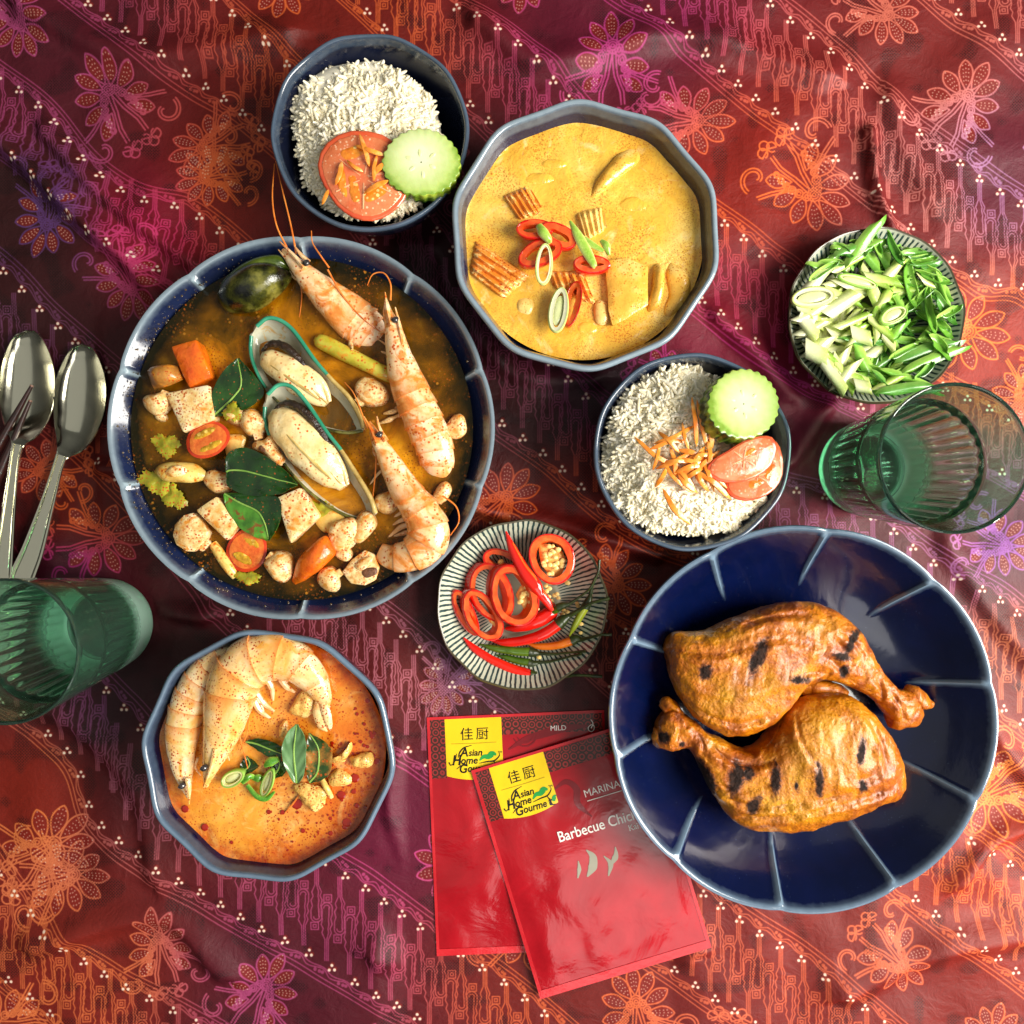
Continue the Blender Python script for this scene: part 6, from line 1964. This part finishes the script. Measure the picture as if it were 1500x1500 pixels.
# the pieces one can pick out (slant angle in radians clockwise from the right)
LB = [("stem", 1184, 478, .9, 46, 13, 0, "thick white onion end at the left rim, cut square"), ("stem", 1196, 518, .5, 40, 19, 0, "plump white onion bulb end at the left, below the square cut one"), ("stem", 1222, 552, .95, 62, 12, 0, "long white onion piece at the lower left"),
      ("stem", 1236, 548, 1.05, 66, 8, 1, "slim pale onion piece beside the long white one"), ("stem", 1264, 566, .2, 26, 13, 0, "small round white onion end at the bottom"), ("stem", 1232, 444, -.6, 62, 17, 0, "big white slanting onion piece in the left middle"),
      ("stem", 1318, 384, -.85, 58, 12, 1, "fat pale green onion tube with a round hollow end, upper right"), ("stem", 1238, 386, -.5, 54, 10, 1, "pale onion boat at the upper left"), ("stem", 1294, 410, .15, 54, 11, 1, "curved pale onion tube in the upper middle"),
      ("leaf", 1356, 442, .6, 36, 13, 2, "square cut green leaf on the right"), ("leaf", 1266, 352, -.95, 84, 9, 2, "green leaf tip poking over the top rim"), ("leaf", 1362, 512, -.35, 92, 11, 3, "wide shiny dark green leaf at the lower right"),
      ("leaf", 1370, 524, -.4, 100, 8, 2, "long green leaf under the wide shiny one"), ("leaf", 1270, 538, 1.1, 78, 9, 2, "green leaf pointing down in the lower middle"), ("leaf", 1336, 556, .35, 90, 6, 2, "thin green leaf crossing the lower right rim"),
      ("leaf", 1330, 568, -.15, 84, 8, 3, "dark green leaf along the bottom"), ("leaf", 1384, 432, 1.25, 68, 5, 2, "narrow green leaf standing at the right rim"), ("leaf", 1312, 514, 1.1, 36, 8, 2, "small pointed green leaf in the middle"),
      ("stem", 1262, 492, .3, 34, 15, 0, "white onion slice in the very middle"), ("stem", 1290, 480, .7, 54, 8, 1, "lower of the pale slivers in the middle"), ("leaf", 1276, 378, .9, 52, 9, 2, "dark edged green leaf right of the pale boat"),
      ("leaf", 1296, 374, 1.1, 40, 9, 2, "bright green leaf stub in the upper middle"), ("stem", 1302, 500, .9, 34, 9, 0, "white sliver by the small pointed leaf"), ("leaf", 1282, 434, 1.15, 44, 9, 1, "light green leaf stub in the middle"), ("stem", 1250, 470, -.4, 60, 8, 1, "long pale sliver left of the middle")]
g_ = random.Random(21)
for i in range(225):                      # the crowded pieces under and between them
    while True:
        x, y = g_.uniform(1168, 1402), g_.uniform(344, 584)
        d = math.hypot(x - 1284, y - 460)
        if d < 113:
            break
    s = (x - 1284) + 0.25 * (y - 460) + g_.gauss(0, 34)
    top = y < 392
    rot = g_.gauss(-.5 if y > 500 else (-.7 if x < 1290 else .3), .75)
    zz = heap(x, y, g_.random()) + 1
    if s < -46 and not top:
        l_ = g_.uniform(24, 44)
        x, y = pull(x, y, l_ * 1.25)
        stem_cut(x, y, rot, l_, g_.uniform(6, 10), zz, g_.uniform(.6, 1.6), 0, onion_label("white onion piece", x, y, rot, l_), g_.uniform(-.15, .15))
    elif s < 18 and not top:
        l_ = g_.uniform(24, 48)
        x, y = pull(x, y, l_ * 1.2)
        stem_cut(x, y, rot, l_, g_.uniform(4.5, 8), zz, g_.uniform(.8, 2.0), 1, onion_label("pale green onion piece", x, y, rot, l_), g_.uniform(-.2, .2))
    else:
        l_ = g_.uniform(34, 74) * (1 if d < 84 else .66)
        x, y = pull(x, y, l_)
        leaf_cut(x, y, rot, l_, g_.uniform(4, 8.0), zz + 3, 3 if g_.random() < .35 else 2, onion_label("green onion leaf", x, y, rot, l_), g_.uniform(-.10, .10), g_.uniform(-.4, .4))
for q in LB:
    zz = heap(q[1], q[2], .9) + 4
    if q[0] == "stem":
        stem_cut(q[1], q[2], q[3], q[4] * .92, q[5] * .72, zz, 1.0 if q[5] < 12 else .5, q[6], q[7], .03)
    else:
        leaf_cut(q[1], q[2], q[3], q[4], q[5], zz + 2, q[6], q[7], .02, .15)
oval_ring(1190, 436, 32, 16, -.15, heap(1190, 436, 1.0) + 10, 8, 5, "white open onion ring at the left rim, seen round", "sliced spring onion on the striped plate", 0, (0, .1))
oval_ring(1308, 462, 22, 13, -.5, heap(1308, 462, 1.0) + 8, 7, 4, "pale green open onion ring right of the middle", "sliced spring onion on the striped plate", 1, (0, .1))
oval_ring(1256, 412, 30, 9, .25, heap(1256, 412, 1.0) + 8, 6, 4, "long pale onion ring above the middle", "sliced spring onion on the striped plate", 1, (0, .1))


# ------------------------------------------------------------------ grilled chicken legs
b = NB("grilled chicken skin")
ch = b.attr("char").outputs["Fac"]
ye = b.attr("yellow").outputs["Fac"]
n = b.noise(46, 7, 0.65, 0.8)
col = b.ramp(n, [(0.28, (92, 36, 2)), (0.40, (156, 74, 3)), (0.52, (190, 106, 4)), (0.66, (206, 132, 7)), (0.82, (222, 162, 22))])
col = b.mix(b.math('MULTIPLY', ye, b.mrange(b.noise(60, 5), .3, .6, .25, .9)), col, b.ramp(b.noise(110, 4), [(0.3, (186, 118, 6)), (0.7, (216, 160, 22))]))
sp_ = b.vor(420)
col = b.mix(b.math('MULTIPLY', b.mrange(sp_.outputs["Distance"], .1, .26, .75, 0.0), b.mrange(b.noise(50, 3), .46, .6)), col, (112, 34, 8))
chn = b.math('ADD', ch, b.math('MULTIPLY', b.math('SUBTRACT', b.noise(170, 6, .72, .8), .5), 1.3))
col = b.mix(b.mrange(chn, .18, .5, 0, .8), col, (92, 36, 10))
cm = b.mrange(chn, 0.40, 0.66)
col = b.mix(cm, col, b.ramp(b.noise(300, 4), [(0.3, (14, 9, 7)), (0.7, (52, 30, 20))]))
nm = b.bump(b.noise(80, 6, .7, 1.6), .0030, .5)
nm_c = b.bump(b.noise(240, 4, .6), .0011, .55, b.bump(b.noise(80, 5, .65, 1.6), .0020, .35))
nm = b.bump(b.noise(330, 5, .7), .0011, .7, nm)
vv = b.vor(480)
nm = b.bump(vv.outputs["Distance"], .0009, .5, nm)
M_BBQ = b.fin(col, b.math('ADD', b.mrange(b.noise(120, 4), .3, .75, .48, .34), b.math('MULTIPLY', cm, .4)), nm, coat=b.mrange(cm, 0, 1, .5, 0.0), coat_rough=.10, spec=.25)
b.l(nm_c, b.b.inputs["Coat Normal"])


def chicken(rows, chars, yellows, label, extra, creases=()):
    t = thing("grilled_chicken", label, "chicken leg", P(rows[4][0], rows[4][1], 16), "grilled chicken legs on the dark blue plate")
    v, f = loft(rows, 220, 110, 2.7)
    v = np.array(v)
    for i in range(len(v)):
        q = Vector(v[i])
        a = mnoise.fractal(q * .022, 1.0, 2.1, 4)
        c_ = mnoise.fractal(q * .075 + Vector((7, 1, 3)), 1.0, 2.1, 3)
        r_ = 1 - abs(mnoise.noise(Vector((q.x * .05 + q.y * .02, q.y * .09, q.z * .05))))
        w = mnoise.noise_vector(q * .06)
        v[i] += np.array([w[0] * 1.8, w[1] * 1.8, a * 3.4 + c_ * 1.8 + (r_ - .6) * 1.2])
        w2 = mnoise.noise_vector(q * .22)
        v[i] += np.array([w2[0], w2[1], w2[2]]) * .8
    px = 750 + v[:, 0] * H / (H - v[:, 2])
    py = 750 - v[:, 1] * H / (H - v[:, 2])
    up_ = v[:, 2] > 40
    fold = np.zeros(len(v))
    for pl in creases:
        q = cr(pl, 40)
        d = np.full(len(v), 1e9)
        sd = np.zeros(len(v))
        for i in range(len(q) - 1):
            e = q[i + 1] - q[i]
            tt_ = np.clip(((px - q[i, 0]) * e[0] + (py - q[i, 1]) * e[1]) / (e @ e), 0, 1)
            gx_, gy_ = px - q[i, 0] - tt_ * e[0], py - q[i, 1] - tt_ * e[1]
            dn = np.hypot(gx_, gy_)
            m_ = dn < d
            d = np.where(m_, dn, d)
            sd = np.where(m_, np.sign(e[0] * gy_ - e[1] * gx_), sd)
        end = np.clip(np.minimum(np.hypot(px - q[0, 0], py - q[0, 1]), np.hypot(px - q[-1, 0], py - q[-1, 1])) / 14, 0, 1)
        w_ = 3.2
        v[:, 2] += up_ * end * (-3.8 * np.exp(-(d / w_) ** 2) + 3.0 * (sd > 0) * np.exp(-((d - 8) / 7) ** 2))
        fold = np.maximum(fold, end * np.exp(-(d / 3.6) ** 2) * up_)

    def field(sp):
        e = np.zeros(len(v))
        for (x, y, rx, ry, ro) in sp:
            dx, dy = px - x, py - y
            c_, s_ = math.cos(ro), math.sin(ro)
            d = ((dx * c_ + dy * s_) / rx) ** 2 + ((-dx * s_ + dy * c_) / ry) ** 2
            e = np.maximum(e, np.exp(-d * .8))
        return e * up_
    mk("meat", (v, f), M_BBQ, t, sharp=0, attrs={"char": np.maximum(field(chars), fold * .26), "yellow": field(yellows)})  # char marks, plus a darker colour along the creases
    for nm_, rr in extra:
        vv_, ff = rough_up(loft(rr, 40, 26), 3.0, .09, rr[0][0])
        x = np.zeros(len(vv_))
        mk(nm_, (vv_, ff), M_BBQ, t, attrs={"char": x + (.05 if nm_ == "knuckle" else .0), "yellow": x})
    return t


chicken([(972, 950, 977, 968, 44, 6, 14), (984, 928, 986, 1003, 50, 24, 26), (1005, 925, 1001, 1030, 54, 31, 32), (1032, 923, 1022, 1054, 56, 36, 36), (1080, 903, 1060, 1074, 57, 40, 38), (1133, 886, 1104, 1070, 57, 41, 38), (1176, 881, 1140, 1046, 56, 39, 36), (1216, 892, 1172, 1006, 55, 35, 34),
         (1248, 915, 1206, 994, 54, 32, 32), (1268, 942, 1240, 1004, 52, 27, 28), (1281, 968, 1262, 1014, 51, 22, 26), (1297, 991, 1282, 1027, 51, 19, 24), (1314, 1008, 1296, 1045, 50, 21, 24), (1332, 1012, 1310, 1060, 49, 20, 22), (1344, 1022, 1328, 1060, 47, 12, 14)],
        [(1111, 962, 10, 27, .42), (1034, 985, 10, 12, 0), (1249, 938, 6, 24, .5), (1232, 962, 16, 5, .2), (1236, 984, 7, 10, .3), (1172, 996, 14, 5, 0), (1216, 1000, 20, 4, .2)], [(1090, 1020, 60, 26, -.2), (1040, 930, 40, 10, 0), (1200, 920, 30, 14, 0)],
        "grilled chicken leg lying above the other, its bone end to the right",
        [("knuckle", [(1298, 1040, 1300, 1056, 46, 6, 10), (1306, 1030, 1304, 1066, 48, 17, 16), (1322, 1026, 1320, 1069, 49, 19, 16), (1340, 1024, 1340, 1062, 48, 16, 14), (1348, 1034, 1350, 1054, 45, 6, 8)]),
         ("knuckle", [(1324, 1010, 1328, 1022, 48, 6, 8), (1334, 1004, 1338, 1030, 50, 12, 12), (1348, 1008, 1352, 1040, 49, 12, 12), (1362, 1024, 1362, 1036, 47, 5, 7), (1367, 1028, 1366, 1033, 46, 2, 4)]),
         ("loose_skin", [(1160, 1000, 1166, 1016, 36, 6, 10), (1190, 994, 1190, 1020, 38, 12, 14), (1222, 1000, 1222, 1022, 38, 12, 14), (1240, 1008, 1240, 1020, 36, 5, 8)])],
        [[(982, 950), (1020, 958), (1060, 958), (1100, 948), (1140, 938), (1180, 942), (1230, 950)], [(1000, 985), (1030, 1002), (1067, 1010), (1113, 1002), (1167, 990), (1210, 985)], [(1018, 1040), (1050, 1054), (1085, 1062), (1127, 1050)],
         [(1220, 932), (1238, 956), (1252, 978)], [(1236, 924), (1252, 942), (1266, 964)], [(1200, 958), (1222, 972), (1242, 992)], [(1284, 990), (1292, 1010), (1290, 1030)], [(1306, 1016), (1322, 1040), (1324, 1062)], [(1080, 920), (1130, 905), (1180, 900)]])
chicken([(958, 1070, 958, 1086, 42, 5, 10), (966, 1050, 968, 1094, 46, 14, 18), (984, 1038, 986, 1098, 49, 20, 22), (1002, 1046, 1004, 1094, 49, 19, 22), (1016, 1056, 1012, 1098, 49, 20, 24), (1030, 1068, 1022, 1118, 50, 22, 26), (1058, 1084, 1036, 1148, 52, 27, 30), (1088, 1096, 1060, 1186, 53, 32, 33),
         (1112, 1088, 1092, 1210, 54, 35, 34), (1134, 1062, 1130, 1214, 55, 39, 36), (1156, 1030, 1168, 1215, 56, 43, 37), (1206, 1017, 1208, 1202, 57, 46, 38), (1250, 1022, 1250, 1189, 57, 43, 38), (1284, 1054, 1284, 1174, 55, 36, 34), (1309, 1092, 1309, 1168, 52, 26, 30), (1322, 1132, 1322, 1156, 48, 9, 16)],
        [(1032, 1135, 10, 30, -.55), (1078, 1140, 11, 27, .15), (1096, 1132, 9, 11, 0), (1136, 1142, 8, 24, .0), (1262, 1102, 6, 19, .15), (1200, 1143, 6, 25, 0), (1264, 1152, 7, 8, 0), (972, 1080, 9, 8, .4), (999, 1090, 5, 4, 0), (1104, 1180, 9, 14, .5), (1166, 1150, 4, 9, -.4)],
        [(1212, 1082, 52, 58, .2), (1150, 1180, 70, 22, 0), (1050, 1085, 16, 12, .2), (1170, 1120, 20, 40, 0)],
        "grilled chicken leg lying below the other, its bone end to the left",
        [("knuckle", [(966, 1036, 976, 1046, 48, 5, 8), (970, 1024, 986, 1042, 51, 11, 12), (984, 1024, 996, 1048, 51, 12, 12), (996, 1034, 1000, 1046, 48, 5, 8)]),
         ("knuckle", [(954, 1076, 956, 1090, 44, 5, 8), (960, 1066, 966, 1096, 47, 12, 14), (974, 1070, 982, 1098, 48, 13, 14), (990, 1082, 992, 1096, 46, 6, 10)]),
         ("skin_fold", [(1090, 1196, 1092, 1210, 52, 4, 8), (1130, 1188, 1134, 1214, 56, 10, 14), (1190, 1184, 1196, 1208, 58, 11, 14), (1250, 1170, 1256, 1190, 56, 10, 14), (1300, 1152, 1304, 1168, 50, 4, 8)]),
         ("loose_skin", [(1268, 1140, 1270, 1166, 50, 8, 12), (1284, 1128, 1288, 1168, 54, 14, 14), (1306, 1126, 1310, 1166, 53, 13, 14), (1320, 1138, 1322, 1160, 48, 5, 10)])],
        [[(1166, 1046), (1176, 1090), (1210, 1130), (1262, 1144), (1300, 1130)], [(1082, 1196), (1150, 1196), (1230, 1180), (1304, 1158)], [(1066, 1170), (1110, 1184), (1180, 1178), (1250, 1164)], [(1040, 1092), (1072, 1116), (1110, 1122), (1140, 1112)],
         [(1020, 1072), (1030, 1092), (1026, 1110)], [(986, 1040), (996, 1064), (990, 1090)], [(1150, 1040), (1140, 1075), (1120, 1100)], [(1270, 1050), (1290, 1085), (1300, 1120)], [(1054, 1150), (1080, 1160), (1120, 1152)]])

# ------------------------------------------------------------------ seasoning packets
b = NB("red printed foil")
nz = b.noise(30, 4, .6, .5)
M_FOIL = b.fin(b.ramp(nz, [(0.3, (150, 9, 22)), (0.7, (174, 16, 30))]), b.mrange(b.noise(40, 3), .3, .7, .13, .24), b.bump(b.noise(26, 4, .55, .6), .003, .35), coat=.22, coat_rough=.1)
b = NB("printed damask band")
vv = b.n("ShaderNodeTexWave", wave_type='RINGS', rings_direction='Z')
mp = b.n("ShaderNodeMapping")
mp.inputs["Scale"].default_value = (1, 1, 1)
vo = b.vor(170, 'F1', None, 0.12)
rg = b.math('SINE', b.math('MULTIPLY', vo.outputs["Distance"], 21.0))
M_BAND = b.fin(b.mix(b.mrange(rg, -.1, .5), (62, 34, 26), (150, 44, 42)), .2, b.bump(b.noise(26, 4, .55, .6), .003, .3), coat=.4, coat_rough=.1)
M_EDGE = food("packet seam", [(0.3, (186, 24, 34)), (0.7, (208, 40, 48))], 40, (), ((200, .0008, .3),), .25, coat=.3)
M_YEL = food("yellow print", [(0.3, (232, 192, 12)), (0.7, (240, 206, 24))], 40, (), ((60, .001, .2),), .2, coat=.3)
M_BLACK = food("black print", [(0.3, (22, 16, 12)), (0.7, (26, 20, 14))], 40, (), (), .25)
M_WHITE = food("white print", [(0.3, (236, 226, 218)), (0.7, (242, 232, 224))], 40, (), (), .25)
M_GRN = food("green print", [(0.3, (30, 142, 60)), (0.7, (46, 160, 72))], 40, (), (), .25)
M_GREY = food("silver print", [(0.3, (138, 134, 116)), (0.7, (152, 148, 130))], 40, (), (), .25)
M_LINE = food("ochre print", [(0.3, (168, 140, 20)), (0.7, (180, 150, 24))], 40, (), (), .25)
M_DKRED = food("dark red print", [(0.3, (110, 10, 20)), (0.7, (128, 14, 26))], 40, (), ((60, .001, .2),), .18, coat=.4, coat_rough=.1)


class Packet:
    """flat pillow packet; local a runs along its top edge, c down its left edge (picture units)"""

    def __init__(self, tl, ang, w, h, z, label, slope=(0, 0)):
        self.tl, self.w, self.h, self.z, self.s = np.array(tl, float), w, h, z, slope
        ca, sa = math.cos(ang), math.sin(ang)
        self.ea, self.ec = np.array([ca, sa]), np.array([-sa, ca])
        self.t = thing("seasoning_packet", label, "packet", P(tl[0] + w / 2 * ca, tl[1] + h / 2, 0), "red seasoning packets")
        self.surf("pouch", 0, 0, w, h, M_FOIL, 0, 40, 48, thick=3.0)

    def zz(self, a, c):
        u, v = a / self.w, c / self.h
        e = max(0.0, min(1, 9 * min(u, 1 - u))) * max(0.0, min(1, 9 * min(v, 1 - v)))
        q = mnoise.noise(Vector((a * .018 + self.w, c * .014, self.z)))
        q2 = mnoise.noise(Vector((a * .045, c * .03, self.z + 9)))
        return self.z + e * (3.0 + 5.0 * math.sin(math.pi * u) * math.sin(math.pi * v) + 2.6 * q + .9 * q2) + self.s[0] * a + self.s[1] * c

    def at(self, a, c, lift=0.0):
        p = self.tl + self.ea * a + self.ec * c
        return P(p[0], p[1], self.zz(a, c) + lift)

    def surf(self, name, a0, c0, a1, c1, mat, lift, nu=20, nv=20, thick=0.25, shape=None):
        def fn(u, v):
            a, c = a0 + (a1 - a0) * u, c0 + (c1 - c0) * v
            if shape:
                a, c = shape(u, v)
            return self.at(a, c, lift)
        return mk(name, sheet(fn, nu, nv, thick), mat, self.t)

    def text(self, name, s, a, c, size, mat, lift, bold=0.0, shear=0.0, sx=1.0, rot=0.0):
        cu = bpy.data.curves.new(name, 'FONT')
        cu.body = s
        cu.size = 1.0
        cu.offset = bold
        cu.shear = shear
        cu.resolution_u = 4
        o = link(bpy.data.objects.new(name, cu))
        dg = bpy.context.evaluated_depsgraph_get()
        me = bpy.data.meshes.new_from_object(o.evaluated_get(dg))
        bpy.data.objects.remove(o)
        cr_, sr_ = math.cos(rot), math.sin(rot)
        vs = []
        for q in me.vertices:
            x, y = q.co.x * size * sx, q.co.y * size
            vs.append(self.at(a + x * cr_ + y * sr_, c - y * cr_ + x * sr_, lift))
        f = [tuple(p.vertices) for p in me.polygons]
        bpy.data.meshes.remove(me)
        if vs:
            return mk(name, (np.array(vs), f), mat, self.t, smooth=False)

    def stroke(self, name, pts, ws, mat, lift, n=30):
        q = cr([(x, y) for x, y in pts], n)
        T = np.gradient(q, axis=0)
        T /= np.linalg.norm(T, axis=1)[:, None] + 1e-9
        w = np.interp(np.linspace(0, 1, n), np.linspace(0, 1, len(ws)), ws)
        vs, f = [], []
        for i in range(n):
            for s in (-1, 1):
                vs.append(self.at(q[i, 0] - T[i, 1] * s * w[i], q[i, 1] + T[i, 0] * s * w[i], lift))
        for i in range(n - 1):
            f.append((2 * i, 2 * i + 1, 2 * i + 3, 2 * i + 2))
        return mk(name, (np.array(vs), f), mat, self.t, smooth=False)

    def logo(self, a, c, w, h):
        """yellow tab with a rounded foot, two characters, three lines of lettering and a green sprig"""
        def sh(u, v):
            aa = a + w * u
            return aa, c + v * (h - 7 * (2 * u - 1) ** 2 - 1)
        self.surf("label_tab", 0, 0, 1, 1, M_YEL, .5, 20, 20, .3, sh)
        k = w / 80.0
        self.text("lettering", "佳", a + 21 * k, c + 30 * k, 19 * k, M_BLACK, .9)
        self.text("lettering", "厨", a + 43 * k, c + 30 * k, 19 * k, M_BLACK, .9)
        self.stroke("rule", [(a + 8 * k, c + 36 * k), (a + 40 * k, c + 36.5 * k), (a + 72 * k, c + 36 * k)], [.35, .5, .35], M_LINE, .9)
        f = M_BLACK
        for s, x, y, z_, sx in (("A", 20, 54.5, 18, .9), ("sian", 31.5, 54, 13.5, .95), ("H", 8, 66, 20, .82), ("ome", 20, 65, 14.5, .92), ("G", 17, 77.5, 18, .88), ("ourme", 29, 76.5, 14.5, .88), ("t", 66, 76.5, 17.5, .9)):
            self.text("lettering", s, a + x * k, c + y * k, z_ * k, f, .9, .018, .22, sx)
        for pts, ws in (([(17, 56), (20, 48), (26, 42), (33, 40), (37, 39)], [.3, .9, .9, .6, .3]), ([(4, 62), (6, 66), (11, 63), (14, 55), (15, 50)], [.9, .6, .5, .6, .3]), ([(19, 67), (20, 60), (21, 54)], [.6, .7, .4]), ([(46, 65), (58, 63), (68, 62), (75, 56), (76, 51)], [.3, .8, 1.0, .8, .3]),
                        ([(14, 72), (22, 67), (30, 68)], [.3, .7, .8]), ([(67, 62), (70, 70), (71, 76), (76, 77)], [.5, 1.0, .9, .4])):
            self.stroke("lettering", [(a + x * k, c + y * k) for x, y in pts], [q * k for q in ws], f, .95)
        self.stroke("sprig", [(a + x * k, c + y * k) for x, y in ((47, 61), (53, 56), (60, 56), (66, 52), (71, 54))], [.8 * k, 2.6 * k, 3.6 * k, 4.4 * k, 1.2 * k], M_GRN, .9)
        self.stroke("sprig", [(a + x * k, c + y * k) for x, y in ((74, 72), (77, 66), (80, 65))], [2.2 * k, 3.0 * k, .8 * k], M_GRN, .85)
        self.text("lettering", "TM", a + 73 * k, c + 52 * k, 4.5 * k, f, .9)


bk = Packet((625, 1051), math.atan2(-11, 259), 260, 350, 1.0, "red seasoning packet underneath, marked mild, half covered by the other")
bk.surf("printed_band", 6, 4, 257, 30, M_BAND, .35, 40, 10)
bk.surf("printed_band", 4, 5, 26, 90, M_BAND, .40, 8, 20)
bk.surf("top_seam", 0, 0, 260, 4, M_EDGE, .7, 40, 4)
bk.logo(26, 3, 83, 92)
bk.text("lettering", "MILD", 180, 27, 10.5, M_WHITE, .9, .0)
bk.stroke("chilli_print", [(118, 52), (140, 40), (170, 31), (205, 24), (240, 22)], [1, 5, 6, 5, 1], M_DKRED, .5)
bk.stroke("chilli_print", [(240, 26), (243, 19), (240, 13)], [.8, .6, .5], M_WHITE, .9)
bk.stroke("chilli_print", [(236, 24), (240, 21), (244, 22), (244, 28), (240, 31), (236, 28), (236, 24)], [.5, .5, .5, .5], M_WHITE, .9)
for p_ in ([(126, 36), (134, 46), (146, 48), (156, 42), (160, 32)], [(131, 34), (138, 42), (146, 43), (153, 38), (156, 31)]):
    bk.stroke("pattern_print", p_, [.4, 1.0, 1.2, 1.0, .4], M_DKRED, .8)
for q_ in (bk,):
    q_.surf("bottom_seam", 0, 340, 260, 350, M_EDGE, .7, 40, 4)
    q_.surf("side_seam", 0, 0, 4, 350, M_EDGE, .6, 4, 40)
fp = Packet((690, 1129), math.atan2(-61, 201), 262, 350, 10.0, "red barbecue chicken seasoning packet on top, its corner under the dark blue plate", (0.012, 0.0))
fp.surf("printed_band", 5, 5, 257, 36, M_BAND, .35, 40, 10)
fp.surf("printed_band", 4, 6, 25, 80, M_BAND, .40, 8, 20)
fp.surf("top_seam", 0, 0, 262, 4, M_EDGE, .7, 40, 4)
fp.surf("bottom_seam", 0, 338, 262, 350, M_EDGE, .7, 40, 4)
fp.surf("side_seam", 0, 0, 5, 350, M_EDGE, .6, 4, 40)
fp.surf("side_seam", 257, 0, 262, 350, M_EDGE, .6, 4, 40)
fp.logo(26, 3, 83, 86)
fp.text("lettering", "MARINADE", 148, 86, 15.5, M_WHITE, .9, .0, 0, .95)
fp.stroke("rule", [(150, 92), (190, 92), (236, 92)], [.6, .6, .6], M_WHITE, .9)
fp.text("lettering", "Barbecue Chicken", 93, 138, 22, M_WHITE, .9, .010, 0, .86)
fp.text("lettering", "Kai Yang", 196, 152, 13, M_WHITE, .9, .006, 0, .9)
for p_, w_ in (([(128, 160), (134, 172), (130, 186), (118, 198)], [.6, 5.5, 6.5, 1]), ([(112, 172), (110, 184), (104, 196)], [.6, 3, .8]), ([(170, 168), (166, 182), (152, 194)], [.6, 4.5, .8]), ([(150, 176), (156, 190), (148, 206)], [.6, 4, .8])):
    fp.stroke("flame_print", p_, w_, M_GREY, .6)
fp.stroke("pattern_print", [(108, 62), (128, 56), (140, 70), (136, 92), (150, 116)], [1, 4, 5, 4, 1], M_DKRED, .45)
